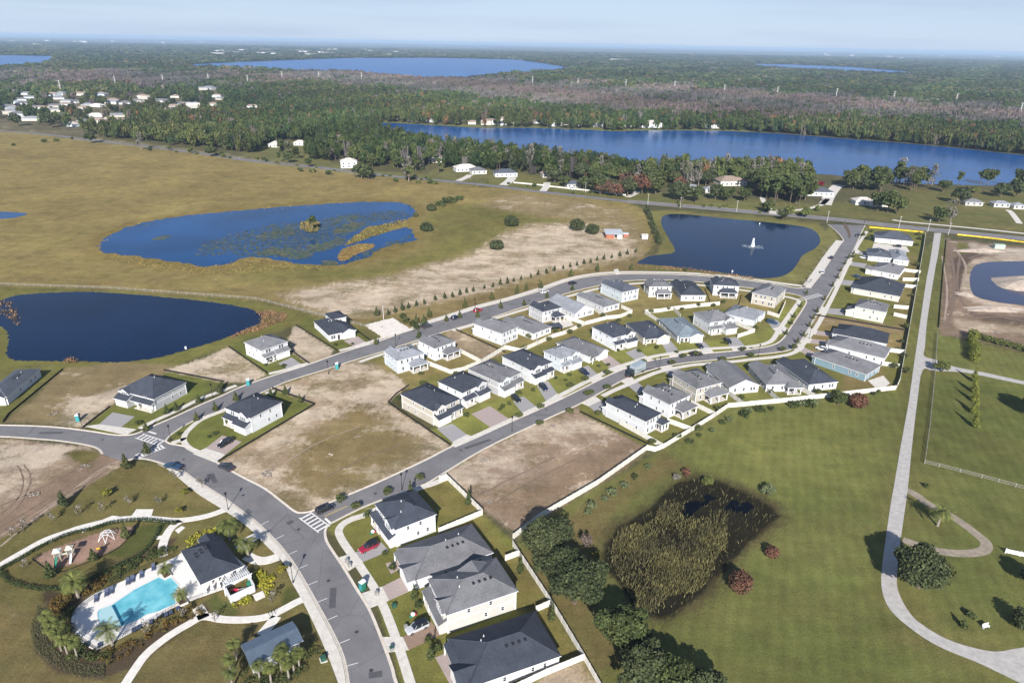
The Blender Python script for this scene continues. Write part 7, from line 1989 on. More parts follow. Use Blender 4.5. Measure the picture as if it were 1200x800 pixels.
for s in (-1, 1):
    for k in range(10):
        def sw(q): return (-3.2 + 3.8 * q, s * 1.165, 1.75 - .5 * math.sin(math.pi * q) + .25 * q)
        p, q_ = sw(k/10), sw((k + 1)/10)
        th = .1 + .1 * math.sin(math.pi * k / 10)
        mb.face([p, q_, (q_[0], q_[1], q_[2] + th), (p[0], p[1], p[2] + th)])
    mb.face([(.45, s*1.165, 1.75), (.95, s*1.165, 2.25), (.75, s*1.165, 1.6)])
mb.build('swoosh_mark', SILT, root)
w = MB(); w.tube((0, -.15, 0), (0, .15, 0), .45, n=14); wmsh = w.mesh('wheel', TYRE)
for sx in (-3, 2.4):
    for s in (-1, 1): link('wheel', wmsh, root, (sx, s*.98, .45))

# ------------------------------------------------------------------ portable toilets, bins, boxes
TEAL, WHP = mat('teal_plastic', (.03, .20, .22), .5), mat('white_plastic', (.75, .76, .76), .5)
TEAL2 = mat('pale_teal_plastic', (.05, .27, .28), .5)
GRNP = mat('green_plastic', (.02, .16, .10), .5)
def toilet(x, y, rz, m, lab):
    root = empty('portable_toilet', gz(x, y), rz); tag(root, lab, 'portable toilet', 'portable toilets')
    mb = MB(); mb.box(-.55, .55, -.55, .55, .08, 2.1); mb.box(-.6, .6, -.6, .6, 0, .1); mb.build('body', m, root)
    mb = MB(); mb.box(-.42, .42, -.6, -.552, .15, 1.95); mb.build('door', TEAL2 if m is TEAL else TEAL, root)
    mb = MB()
    for k in range(6):
        a0, a1 = math.pi * k / 6, math.pi * (k + 1) / 6
        mb.face([(-.6*math.cos(a0), -.62, 2.1 + .3*math.sin(a0)), (-.6*math.cos(a0), .62, 2.1 + .3*math.sin(a0)), (-.6*math.cos(a1), .62, 2.1 + .3*math.sin(a1)), (-.6*math.cos(a1), -.62, 2.1 + .3*math.sin(a1))])
    mb.face([(-.6*math.cos(math.pi*k/6), -.62, 2.1 + .3*math.sin(math.pi*k/6)) for k in range(7)]); mb.face([(-.6*math.cos(math.pi*k/6), .62, 2.1 + .3*math.sin(math.pi*k/6)) for k in range(7)])
    mb.build('roof', WHP, root)
    mb = MB(); mb.tube((.4, .4, 2.1), (.4, .4, 2.75), .06, n=6); mb.build('vent_pipe', WHP, root)
toilet(92,493,.2, TEAL, 'teal portable toilet on the grass lot at the left edge')
toilet(291,451,.3, TEAL, 'teal portable toilet at the kerb between the sandy lots')
toilet(395,432,.3, TEAL, 'teal portable toilet on the edge of the big sandy lot')
toilet(425,690,-.6, GRNP, 'green portable toilet with white roof on the verge of the park road')
def box_thing(name, x, y, sx, sy, sz, m, lab, cat, rz=0, lid=None):
    root = empty(name, gz(x, y), rz); tag(root, lab, cat)
    mb = MB(); mb.box(-sx/2, sx/2, -sy/2, sy/2, 0, sz*.9); mb.build('body', m, root)
    mb = MB(); mb.box(-sx/2 - .04, sx/2 + .04, -sy/2 - .04, sy/2 + .04, sz*.9 + .003, sz); mb.build('lid', lid or m, root)
DKG = mat('dark_green_metal', (.03, .09, .06), .5)
box_thing('transformer', 379, 773, 1.0, .9, .95, DKG, 'green transformer box on its pad beside the park walk', 'transformer', .5)
mb = MB(); mb.slab(W([(374,771),(382,769),(384,775),(376,777)]), 0, .07); tag(mb.build('concrete_pad', PATHC), kind='structure')
box_thing('transformer', 462, 711, .9, .7, .8, DKG, 'green utility box on the lawn by the brown driveway', 'utility box', .5)
GREYP = mat('grey_bin', (.28, .27, .25), .6)
for x, y, lab in ((406.5,659,'grey wheeled bin at the kerb by the crimson car, upper one'),(409.5,664,'grey wheeled bin at the kerb by the crimson car, lower one'),(441.5,697,'pale wheeled bin beside the pink driveway'),(476,737,'wheeled bin beside the path left of the silver car'),(459,762,'dark wheeled bin on the white apron near the bottom edge')):
    box_thing('wheeled_bin', x, y, .6, .7, 1.05, GREYP, lab, 'bin', .6, DKG if 'dark' in lab else None)
# toys, boulders, heaps on the lots
for x, y, m_, lab in ((484,721,WHP,'little white and red play thing on the lawn above the silver car'),(437,624,WHP,'white and red garden ornament by the white corner house')):
    root = empty('garden_toy', gz(x, y)); tag(root, lab, 'garden toy')
    mb = MB(); mb.ball((0, 0, .45), .5, .5, .45); mb.build('body', m_, root); mb = MB(); mb.ball((.5, .2, .3), .35, .35, .3); mb.build('red_part', BRED, root)
    mb = MB(); mb.ball((-.3, -.4, .2), .5, .3, .2); mb.build('green_part', GRNP, root)
STONE = mat('debris', (.20, .175, .15), .95, noise=.35, nscale=1.5)
PALES = mat('pale_stone', (.5, .44, .37), .95, noise=.25, nscale=1.5)
def pile(x, y, r, m, lab, flat=.45, seed=1):
    rg = random.Random(seed); mb = MB()
    for k in range(14):
        a = rg.uniform(0, 6.28); d = r * rg.random() ** .7; q = r * rg.uniform(.12, .3)
        mb.ball((d*math.cos(a), d*math.sin(a), q*flat*.8), q, q*rg.uniform(.6, 1), q*flat, 6, 4)
    tag(mb.build('debris_pile', m, None, gz(x, y)), lab, 'debris pile')
for i, (x, y, r, m_, lab) in enumerate(((312,556,1.7,STONE,'pale rubble pile in the corner of the big sandy lot'),(315,552,1.2,STONE,'dark wooden frame scraps by the pale rubble in the sandy lot'),(388,532,.7,PALES,'white rubble patch in the middle of the sandy lot'),(567,539,1.3,STONE,'dark debris on the left of the bare lot'),(647,499,1.2,STONE,'dark debris by the kerb at the top of the bare lot'),(606,517,1.0,STONE,'small debris heap between two others along the bare lot kerb'),(573,588,1.0,STONE,'small dark debris at the near left of the bare lot'),(638,609,.9,PALES,'pale rubble outside the white fence corner'),(62,485,1.5,STONE,'brush pile on the grass lot at the left edge'),(1168,390,1.6,STONE,'dark debris on the dirt site'),(448,383,1.0,STONE,'dark stack on the pale sand pad'),(38,579,1.6,STONE,'dark timber on the left dirt ground'),(100,546,1.4,STONE,'dark wet heap by the dirt road mouth'))):
    pile(x, y, r, m_, lab, seed=i)
# pale sand pad with a flagpole
mb = MB(); mb.slab(jitter(W([(427,381),(460,372.5),(482,385.6),(449,395.5)]), .4), 0, .1); tag(mb.build('sand_pad', mat('white_sand', (.66, .60, .53), .95, noise=.12, nscale=.5)), kind='structure')
root = empty('flagpole', gz(449.5, 374)); tag(root, 'bare white flagpole behind the pale sand pad', 'flagpole')
mb = MB(); mb.tube((0, 0, 0), (0, 0, 6), .09, .06, n=8); mb.build('pole', WHP, root); mb = MB(); mb.ball((0, 0, 6.1), .13, .13, .13); mb.build('finial', WHP, root)
# concrete slab of a patio and the small one by the path
for q, lab in (([(1024,285),(1062,289),(1066,295),(1050,296),(1022,291)], 'driveway'), ([(612,0),(0,0),(0,0)], None), ([(1017,446),(1035,440),(1043,449),(1030,458)], 'patio'), ([(655,376),(668,374),(672,381),(656,385)], 'patio'), ([(719,316),(724,315),(727,321),(722,322)], 'path')):
    if lab:
        mb = MB(); mb.slab(W(q), 0, .06); tag(mb.build(lab, CONC), kind='structure')
# dark garden pavilion behind the grey house
root = empty('gazebo', gz(650, 387), .3); tag(root, 'dark-roofed garden pavilion behind the grey house with charcoal roof', 'pavilion')
mb = MB(); hip(mb, -2.6, 2.6, -2.2, 2.2, 2.4, rad(22), .2); mb.build('roof', [ROOF['dark'], BLACKM], root)
for sx in (-2.4, 2.4):
    for sy in (-2, 2):
        mb = MB(); mb.box(sx-.1, sx+.1, sy-.1, sy+.1, 0, 2.25); mb.build('post', BLACKM, root)

# ------------------------------------------------------------------ fountain
FOAM = mat('fountain_spray', (.85, .88, .9), .6)
rg = np.random.default_rng(2)
n = 520
z = rg.random(n) ** 1.6 * 5.0; r_ = .25 + .5 * (1 - z / 5.5) * rg.random(n) + (5.5 - z) * .09 * rg.random(n); a = rg.uniform(0, 6.283, n)
cen = np.column_stack([r_ * np.cos(a), r_ * np.sin(a), z + .1])
d1 = rg.normal(size=(n, 3)) * .13; d2 = rg.normal(size=(n, 3)) * .13; d2[:, 2] += .1
v = np.stack([cen - d1, cen - d2, cen + d1, cen + d2], 1).reshape(-1, 3)
fo = empty('fountain', gz(882, 289)); tag(fo, 'white fountain jet in the middle of the dark blue pond', 'fountain')
link('water_jet', np_mesh('water_jet', v, np.arange(4 * n).reshape(-1, 4), FOAM), fo)
mb = MB(); mb.tube((0, 0, 0), (0, 0, .35), .7, .6, n=12); mb.build('float', BLACKM, fo)
mb = MB()
for k in range(160):
    a = R.uniform(0, 6.283); q = R.uniform(1.2, 6.5) ; s = R.uniform(.1, .3)
    mb.face([(q*math.cos(a) + s*math.cos(b), q*math.sin(a)*.9 + s*math.sin(b), .09) for b in (0, 1.5, 3.1, 4.6)])
mb.build('foam', FOAM, fo)
# pump stations and white posts at the ponds
for x, y, lab in ((858,319,'white outfall post at the near bank of the fountain pond'),(218,409,'white outfall post at the retention pond bank'),(890,263,'white outfall headwall at the far bank of the fountain pond')):
    root = empty('outfall', gz(x, y)); tag(root, lab, 'outfall')
    mb = MB(); mb.box(-.3, .3, -.2, .2, 0, 1.1); mb.build('headwall', WHP, root); mb = MB(); mb.tube((0, -.3, .5), (0, .3, .5), .15, n=8); mb.build('pipe', BLACKM, root)

# ------------------------------------------------------------------ the clubhouse garden
DECKM = mat('pool_deck', (.70, .665, .62), .8, noise=.08, nscale=1.2)
deck = smooth(W([(96,706),(112,695),(142,681.5),(160,673),(177,665),(192,658.5)]), 3) + [Vector(p) for p in W([(207,652),(222,640),(262,640),(290,664),(276,684),(262.5,690),(235,699.5),(207,710)])] + smooth(W([(200,713),(170,732),(135,751),(122,757),(114,761),(104,758),(94,751),(86,741),(83.5,731),(86,717),(96,706)]), 4)
mb = MB(); mb.slab(deck, 0, .08); tag(mb.build('pool_deck', DECKM), kind='structure')
poolp = smooth(W([(157.5,691),(186,676.5)]), 2) + [Vector(p) for p in W([(193,679.5),(199,675.5),(209,686),(204,697),(206,707),(185,716.5)])] + [Vector(p) for p in W([(172,720),(160,727),(145,733)])] + smooth(W([(138,736),(128,737.5),(119,732),(115,723),(116.5,714.5),(131,709)]), 3)
PW = bpy.data.materials.new('pool_water'); PW.use_nodes = True
def _pw():
    n, l = PW.node_tree.nodes, PW.node_tree.links
    b = n['Principled BSDF']; b.inputs['Roughness'].default_value = .08
    t = n.new('ShaderNodeTexCoord'); z = n.new('ShaderNodeTexNoise'); z.inputs['Scale'].default_value = .35; z.inputs['Detail'].default_value = 4
    l.new(t.outputs['Object'], z.inputs['Vector'])
    r = n.new('ShaderNodeValToRGB'); r.color_ramp.elements[0].color = (.09, .37, .45, 1); r.color_ramp.elements[1].color = (.20, .52, .58, 1)
    r.color_ramp.elements[0].position = .35; r.color_ramp.elements[1].position = .65
    l.new(z.outputs['Fac'], r.inputs['Fac']); l.new(r.outputs['Color'], b.inputs['Base Color'])
    bp = n.new('ShaderNodeBump'); bp.inputs['Strength'].default_value = .15; z2 = n.new('ShaderNodeTexNoise'); z2.inputs['Scale'].default_value = 2.5
    l.new(t.outputs['Object'], z2.inputs['Vector']); l.new(z2.outputs['Fac'], bp.inputs['Height']); l.new(bp.outputs['Normal'], b.inputs['Normal'])
_pw()
pool = empty('swimming_pool', gz(165, 705)); tag(pool, 'turquoise swimming pool in the white deck beside the clubhouse', 'swimming pool')
pc = pool.location
rel = lambda pts: [(p[0] - pc.x, p[1] - pc.y) for p in pts]
mb = MB(); mb.poly(rel(poolp), .105); mb.build('water', PW, pool)
mb = MB(); l = [Vector(p) for p in rel(poolp)]; l.append(l[0]); oo = offset(l, .28)
if area(poolp) > 0: oo = offset(l, -.28)
mb.strip(l, oo, .14)
for e in (l, oo):
    for i in range(len(e) - 1): mb.face([(*e[i], .08), (*e[i + 1], .08), (*e[i + 1], .14), (*e[i], .14)])
mb.build('coping', mat('pool_coping', (.62, .60, .57), .7), pool)
mb = MB(); mb.poly(rel(W([(131,709.5),(135,708),(146,731),(142.5,733)])), .112); mb.build('tile_band', mat('pool_tile', (.012, .09, .16), .3), pool)
mb = MB(); mb.poly(rel(smooth(W([(130.5,710),(142,733),(137,735.5),(128,736.5),(120,731.5),(116,723),(117.5,715)]), 2, True)), .110); mb.build('shallow_ledge', mat('pool_ledge', (.34, .52, .55), .15), pool)
# clubhouse: hip roof over posts with a front wing
def clubhouse():
    ez = 3.6
    a, b, c, d = (P(*q, ez).to_2d() for q in ((235,685),(283.5,663.5),(252,629),(209,646)))
    u = (b - a).normalized(); v_ = Vector((-u.y, u.x)); w, dp = (b - a).length, (d - a).dot(v_)
    dp = max(dp, (c - b).dot(v_))
    ctr = a + u * w/2 + v_ * dp/2
    root = empty('clubhouse', (ctr.x, ctr.y, 0), math.atan2(u.y, u.x)); tag(root, 'open-sided clubhouse with charcoal hipped roof at the end of the pool', 'clubhouse')
    w -= 1; dp -= 1
    mb = MB(); mb.box(-w*.1, w/2, -dp*.25, dp/2 - .5, 0, ez - .2); mb.build('wall', WALL['white'], root)
    mb = MB(); hip(mb, -w/2, w/2, -dp/2, dp/2, ez, rad(25), .5); 
    mb.build('roof', [ROOF['dark'], TRIM], root)
    gb = MB(); gable(gb, w*.02, w*.42, dp*.1, dp/2 + 1.8, ez - .2, rad(24), 'y', .4); gb.build('entry_roof', [ROOF['dark'], TRIM, WALL['white']], root)
    for sx in (-w/2 + .3, -w*.28, -w*.1, w*.15, w/2 - .3):
        pm = MB(); pm.box(-.22, .22, -.22, .22, 0, ez - .2); pm.box(-.32, .32, -.32, .32, 0, .9); pm.build('post', TRIM, root, (sx, -dp/2 + .3, 0))
    for sy in (-dp*.15, dp*.15, dp/2 - .3):
        pm = MB(); pm.box(-.22, .22, -.22, .22, 0, ez - .2); pm.box(-.32, .32, -.32, .32, 0, .9); pm.build('post', TRIM, root, (-w/2 + .3, sy, 0))
    for k in range(6): link('roof_vent', vent_mesh(), root, (-1.4 + (k % 3) * 1.1 - 1, 1.2 + (k // 3) * 1.1, roof_z(-1.4 + (k % 3)*1.1 - 1, 1.2 + (k // 3)*1.1, w, dp, ez, rad(25), .5)))
    for t in (0, .15, .3): add_window(root, t * w + .4, -dp*.25, 1.0, 1.0, 1.8, 0)
    # trellis beam shading the court side
    tb = MB()
    for k in range(14):
        tb.box(-w*.05 + k * .42, -w*.05 + k * .42 + .1, -dp/2 - 3.0, -dp/2 - .55, 2.75, 2.9)
    tb.box(-w*.08, -w*.05 + 6, -dp/2 - 2.9, -dp/2 - 2.75, 2.55, 2.749)
    tb.build('trellis', TRIM, root)
    for k in (0, 5.7):
        pm = MB(); pm.box(-.12, .12, -.12, .12, 0, 2.54); pm.build('post', TRIM, root, (-w*.06 + k, -dp/2 - 2.82, 0))
clubhouse()
# white walled service court
ct = [P(x, y, 0).to_2d() for x, y in ((271,706),(299,692.5),(290,676),(263,690))]
root = empty('service_court', (*ct[0], 0)); tag(root, 'white walled service court with pool pumps beside the clubhouse', 'walled court')
mb = MB()
for i in range(4):
    p, q = ct[i] - ct[0], ct[(i + 1) % 4] - ct[0]
    t = (q - p).normalized(); s = Vector((-t.y, t.x)) * .12
    mb.slab([p + s, p - s, q - s, q + s], 0, 1.9 + .002 * i)
mb.build('wall', WALL['white'], root)
ctr = (ct[0] + ct[2]) / 2 - ct[0]; tdir = (ct[1] - ct[0]).normalized()
mb = MB(); q = ctr - tdir * 1.0; mb.tube((q.x - .8, q.y, .4), (q.x + .8, q.y + .3, .4), .35, n=10); mb.build('pump', BRED, root)
mb = MB(); mb.tube((q.x + .6, q.y, .6), (q.x + 3.6, q.y + 1.4, .6), .09, n=6); mb.build('pipe', GREYP, root)
mb = MB(); q = ctr + tdir * 2.2; mb.box(q.x - .4, q.x + .4, q.y - .4, q.y + .4, 0, 1.0); mb.build('filter_tank', GRNP, root)
# low iron fence round the deck
fence([(88,716),(142,680),(177,663.5),(207,650.5)], 1.25, BLACKM, 'pool_fence', 'thin black pool fence on the playground side of the deck', .02, 2.5)
fence([(85,742),(115,763.5),(170,733),(207,712),(263,691)], 1.25, BLACKM, 'pool_fence', 'thin black pool fence on the near side of the deck', .02, 2.5)
for o in bpy.data.objects:
    if o.name.startswith('panel') and o.parent and o.parent.name.startswith('pool_fence'):
        pts = None
# picket panels instead of solid sheets
for o in [o for o in COL.objects if o.parent and o.parent.name.startswith('pool_fence') and o.name.startswith('panel')]:
    me = o.data; mbp = MB()
    vs_ = [v.co.copy() for v in me.vertices]
    for f in me.polygons:
        q = [vs_[i] for i in f.vertices]
        if abs(f.normal.z) > .5: continue
        a_, b_ = q[0], q[1]; L = (b_ - a_).length; n = int(L / .3)
        for k in range(n):
            c = a_.lerp(b_, k / n); mbp.box(c.x - .012, c.x + .012, c.y - .012, c.y + .012, .1, 1.2)
        mbp.tube((a_.x, a_.y, 1.15), (b_.x, b_.y, 1.15), .025, n=4); mbp.tube((a_.x, a_.y, .15), (b_.x, b_.y, .15), .025, n=4)
    o.data = mbp.mesh('panel', BLACKM)
# lounge chairs along the pool
SLING = mat('blue_sling', (.06, .075, .13), .7)
ch = empty('lounge_chair', (0, 0, 0))
mb = MB(); mb.box(-.35, .35, -.9, .35, .30, .36); mb.build('seat', SLING, ch)
mb = MB(); mb.face([(-.35, .36, .34), (.35, .36, .34), (.35, .95, .85), (-.35, .95, .85)]); mb.face([(-.35, .36, .29), (-.35, .95, .80), (.35, .95, .80), (.35, .36, .29)]); mb.build('backrest', SLING, ch)
for sx in (-.32, .32):
    for sy in (-.8, .3):
        mb = MB(); mb.box(-.03, .03, -.03, .03, 0, .298); mb.build('leg', BLACKM, ch, (sx, sy, 0))
seats = [(150,683),(155.5,680.3),(166,675),(125,696.5),(131,693.5),(113,703),(180,666.5),(195,722.5),(200.5,719.8),(209,715),(157,740.5),(163,737.5),(177,731),(117,758)]
for i, (x, y) in enumerate(seats):
    o = ch if i == 0 else dup(ch)
    o.location = gz(x, y) + Vector((0, 0, .08)); o.rotation_euler = (0, 0, .45 if y < 712 else 3.6)
    tag(o, 'dark blue lounge chair on the white deck ' + ('along the playground side of the pool' if y < 712 else 'along the near side of the pool'), 'lounge chair', 'pool lounge chairs ' + ('of the playground side' if y < 712 else 'of the near side'))
# planters with palms
for q, lab in (([(187.5,672),(196,667.5),(202,675),(193,680)], 'square planter with a palm at the far corner of the pool'), ([(206,703.5),(215,699),(221,707),(211,711.5)], 'square planter with a palm at the near corner of the pool')):
    pts = W(q); c0 = sum((Vector(p) for p in pts), Vector((0, 0))) / 4
    root = empty('planter', (*c0, .08)); tag(root, lab, 'planter')
    rp_ = [(p[0] - c0.x, p[1] - c0.y) for p in pts]
    mb = MB(); mb.slab(rp_, 0, .4); mb.build('box', PATHC, root)
    mb = MB(); mb.slab([(x * .86, y * .86) for x, y in rp_], .39, .45); mb.build('soil', mat('mulch', (.09, .055, .035), .95, noise=.3, nscale=2), root)
palm('palm', 1.6, 2.2, 30, 'bushy palm in the planter at the far corner of the pool', loc=gz(194.5, 673) + Vector((0, 0, .5)), seed=5)
palm('palm', 1.6, 2.2, 30, 'bushy palm in the planter at the near corner of the pool', loc=gz(213, 704) + Vector((0, 0, .5)), seed=6)
# tall feather palms and fan palms of the garden
palm('palm', 4.6, 3.3, 40, 'feather palm between the playground and the pool fence', loc=gz(92, 700), seed=7, tr=.3)
palm('palm', 4.4, 3.0, 30, 'pale silver palm at the near left end of the deck', loc=gz(132, 756), seed=8, fm=FROND_B, tr=.25)
palm('palm', 4.4, 3.2, 40, 'feather palm behind the clubhouse at the entry walk', loc=gz(269, 632), seed=9, tr=.28)
palm('palm', 4.2, 3.0, 36, 'feather palm between the two clubhouse walks', loc=gz(291, 652), seed=10, tr=.28)
pp = [(64,748),(67,755),(72,762),(80,768),(91,771),(60,740),(75,752)]
for k, (x, y) in enumerate(pp):
    palm('palm', 4.4, 1.75, 34, 'short-crowned fan palm in the grove at the left end of the pool', 'fan palms left of the pool', loc=gz(x, y), seed=20 + k, fan=True, tr=.17, lean=.04 * (-1) ** k)
pq = [(273,806),(278,772),(271,790),(305,797),(318,800),(339,796),(351,782),(330,786),(332,778),(345,788)]
for k, (x, y) in enumerate(pq):
    palm('palm', 4.2, 1.75, 34, 'fan palm around the metal-roofed pavilion', 'fan palms of the pavilion', loc=gz(x, y), seed=40 + k, fan=True, lean=.03 * (-1) ** k)
# pavilion with standing-seam roof
ez = 3.2
a, b, d = P(293,780,ez).to_2d(), P(355.5,750,ez).to_2d(), P(285,753.5,ez).to_2d()
u = (b - a).normalized(); v_ = Vector((-u.y, u.x)); w, dp = (b - a).length, (d - a).dot(v_)
ctr = a + u*w/2 + v_*dp/2
root = empty('pavilion', (*ctr, 0), math.atan2(u.y, u.x)); tag(root, 'long mail pavilion with grey-blue metal roof among fan palms by the park road', 'pavilion')
SEAM = mat('metal_roof', (.17, .215, .265), .38, metal=.55, noise=.1, nscale=.7)
mb = MB(); gable(mb, -w/2 + .5, w/2 - .5, -dp/2 + .5, dp/2 - .5, ez, rad(15), 'x', .5, th=.12)
zr = ez + (dp/2 - .5) * math.tan(rad(15)) + .12
n = int(w / .5)
for k in range(n + 1):
    xx = -w/2 + .02 + k * (w - .04) / n
    for s in (-1, 1): mb.tube((xx, s*(dp/2), zr - (dp/2) * math.tan(rad(15))), (xx, 0, zr), .035, n=4)
mb.build('roof', [SEAM, TRIM, WALL['white']], root)
mb = MB(); mb.box(-w/2 + .6, w*.25, -dp/2 + .7, -dp/2 + .9, 0, ez - .1); mb.box(-w/2 + .6, -w/2 + .8, -dp/2 + .9, dp/2 - .8, 0, ez - .1); mb.build('wall', WALL['white'], root)
for sx in (w/2 - .8, w*.1, -w*.15):
    for sy in (dp/2 - .8,):
        pm = MB(); pm.box(-.15, .15, -.15, .15, 0, ez); pm.build('post', TRIM, root, (sx, sy, 0))
pm = MB(); pm.box(-.15, .15, -.15, .15, 0, ez); pm.build('post', TRIM, root, (w/2 - .8, -dp/2 + .8, 0))
mb = MB(); mb.box(-w/2 + .5, w/2 - .5, -dp/2 + .5, dp/2 - .5, 0, .07); mb.build('floor', PATHC, root)
# garden beds as shrub masses
def bed(name, polys, n, r, m_, lab, cat='shrubs', sz=.16):
    C, Rr = [], []
    for poly in polys:
        wp = [tuple(p) for p in W(poly)]
        xs = [p[0] for p in wp]; ys_ = [p[1] for p in wp]
        k = 0
        A_ = abs(area(wp)) / 2
        for _ in range(int(A_ / (r * r) * 2.2) + 6):
            x, y = R.uniform(min(xs), max(xs)), R.uniform(min(ys_), max(ys_))
            if poly_sd(np.array([x]), np.array([y]), wp)[0] > 0:
                q = r * R.uniform(.5, 1.1); C.append((x, y, q * .55)); Rr.append((q, q, q * .8))
    if not C: return
    c0 = np.array(C[0]); C = np.array(C) - np.array([c0[0], c0[1], 0])
    v, f = leaf_cloud(C, np.array(Rr), n, sz); v[:, 2] = np.maximum(v[:, 2], .02)
    tag(link(name, np_mesh(name, v, f, m_), None, (c0[0], c0[1], 0)), lab, cat, kind='stuff')
BEDG = leafmat('bed_green', (.04, .055, .02), (.07, .08, .025), .45, .5)
BEDR = leafmat('bed_rust', (.12, .075, .02), (.085, .085, .022), .5, .35)
BEDY = leafmat('bed_yellow', (.34, .30, .03), (.22, .22, .03), .35, .8)
bed('shrub_bed', [[(125,672),(155,655),(195,640),(205,644),(165,664),(130,682)], [(60,730),(75,715),(90,705),(84,730),(92,752),(112,765),(132,764),(118,775),(85,772),(62,755)]], 7000, .8, BEDG, 'low green shrubs massed round the pool deck')
bed('shrub_bed', [[(122,764),(150,752),(195,728),(238,706),(244,716),(190,742),(150,768),(118,782)], [(62,700),(84,697),(80,715),(62,728),(56,715)], [(110,682),(130,672),(125,684),(100,700),(95,696)]], 6000, .7, BEDR, 'rust and olive shrubs massed along the near side of the pool')
bed('shrub_bed', [[(216,637),(228,627),(256,616),(258,621),(236,630),(222,642)], [(294,674),(304,668),(322,676),(320,690),(314,698),(303,688)], [(272,708),(290,699),(297,701),(292,707),(276,712)]], 2600, .5, BEDY, 'bright yellow-green shrubs round the clubhouse', sz=.2)
bed('shrub_bed', [[(286,770),(296,790),(360,760),(368,752),(374,765),(350,796),(300,812),(282,800)]], 3000, .9, BEDG, 'dark shrubs under the fan palms of the pavilion')
HEDG = leafmat('hedge_green', (.03, .045, .018), (.05, .065, .022), .4, .6)
def hedge_strip(px, w, h, lab, n):
    l = smooth(W(px), 6); C = []
    for p in l: C.append((p.x - l[0].x, p.y - l[0].y, h * .5))
    C = np.array(C); v, f = leaf_cloud(C, np.full((len(C), 3), 1.0) * np.array([w, w, h * .6]), n, .13); v[:, 2] = np.maximum(v[:, 2], .02)
    tag(link('hedge', np_mesh('hedge', v, f, HEDG), None, (l[0].x, l[0].y, 0)), lab, 'hedge')
hedge_strip([(0,668),(22,656),(50,640),(80,627),(110,620),(130,613.5),(160,610),(185,611.5),(205,614)], .7, .8, 'clipped hedge between the curving white path and the playground', 5000)
hedge_strip([(2,672),(10,681),(30,688),(55,691),(76,690)], .7, .8, 'clipped hedge curving round the left end of the playground lawn', 2500)
hedge_strip([(82,688),(110,677),(140,662),(165,650),(180,633),(188,618)], .6, .7, 'clipped hedge between the playground lawn and the pool shrubs', 3000)
# rows of small plants in the curved bed
mbr = []
for k in range(9):
    l = smooth(W([(58 - k*1.7, 718 - k), (50 - k*1.6, 735), (54 - k*1.6, 750 + k*.9), (70 - k*1.2, 766 + k*1.4), (95 - k*.3, 778 + k*1.7), (122, 780 + k*1.5)]), 15)
    for i, p in enumerate(l): mbr.append((p.x, p.y, .15))
C = np.array(mbr); c0 = C[0].copy(); c0[2] = 0
v, f = leaf_cloud(C - c0, np.full((len(C), 3), .2), len(C) * 8, .1); v[:, 2] = np.maximum(v[:, 2], .02)
tag(link('bedding_plants', np_mesh('bedding_plants', v, f, leafmat('bed_grey', (.10, .095, .05), (.075, .085, .035), .4, .6)), None, tuple(c0)), 'rows of small new plants in the curved mulch bed left of the pool', 'plants', kind='stuff')

# ------------------------------------------------------------------ playground
PG, PC = mat('play_green', (.03, .22, .14), .5), mat('play_cream', (.62, .56, .42), .5)
o0 = gz(76, 654)
root = empty('play_structure', o0, .35); root.scale = (.82,) * 3; tag(root, 'green and cream play tower with slides on the brown playground', 'play structure')
for i, (x, y) in enumerate(((-1.4, 0), (1.6, .4))):
    for dx in (-.7, .7):
        for dy in (-.7, .7):
            mb = MB(); mb.tube((x+dx, y+dy, 0), (x+dx, y+dy, 3.1), .07, n=6); mb.build('post', PC, root)
    mb = MB(); mb.box(x-.8, x+.8, y-.8, y+.8, 1.35, 1.5); mb.build('platform', GREYP, root)
    mb = MB(); hip(mb, x-.8, x+.8, y-.8, y+.8, 3.1, rad(35), .15); mb.build('canopy', [WHP if i == 0 else PC, PC], root)
mb = MB(); mb.box(-.6, .8, -.1, .7, 1.35, 1.45); mb.build('bridge', PC, root)
for x, y, m_, nm in ((-1.6, -.8, PG, 'slide'), (1.9, -.4, WHP, 'slide')):
    mb = MB()
    for k in range(6):
        t0, t1 = k/6, (k+1)/6
        z0, z1 = 1.4*(1-t0)**1.2 + .15, 1.4*(1-t1)**1.2 + .15
        y0, y1 = y - 2.6*t0, y - 2.6*t1
        mb.face([(x-.3, y0, z0), (x+.3, y0, z0), (x+.3, y1, z1), (x-.3, y1, z1)])
        for sx in (-.3, .3): mb.face([(x+sx, y0, z0), (x+sx, y1, z1), (x+sx, y1, z1+.3), (x+sx, y0, z0+.3)])
    mb.build(nm, m_, root)
root = empty('climbing_frame', gz(126, 630), .3); root.scale = (.85,) * 3; tag(root, 'white tube climbing dome on the brown playground', 'climbing frame')
mb = MB(); r_, h_ = 2.4, 1.9
top = [(r_*.55*math.cos(k*1.0472), r_*.55*math.sin(k*1.0472), h_) for k in range(6)]; bot = [(r_*math.cos(k*1.0472 + .52), r_*math.sin(k*1.0472 + .52), 0) for k in range(6)]
for k in range(6):
    mb.tube(top[k], top[(k+1) % 6], .06, n=6); mb.tube(top[k], (0, 0, h_ + .15), .05, n=6)
    mb.tube(top[k], bot[k], .06, n=6); mb.tube(top[k], bot[k-1], .06, n=6)
mb.build('frame', WHP, root)
root = empty('spring_rider', gz(116, 645), 0); tag(root, 'small yellow spring rider between the play tower and the climbing dome', 'spring rider')
mb = MB(); mb.tube((0, 0, 0), (0, 0, .45), .12, n=8); mb.build('spring', BLACKM, root); mb = MB(); mb.ball((0, 0, .65), .65, .22, .28); mb.ball((.5, 0, 1.0), .22, .16, .25); mb.build('body', mat('play_yellow', (.55, .30, .02), .5), root)
hedge_edge = smooth(W([(38,655),(55,667),(72,670),(92,663),(120,652),(140,641),(152,629),(160,616)]), 4)
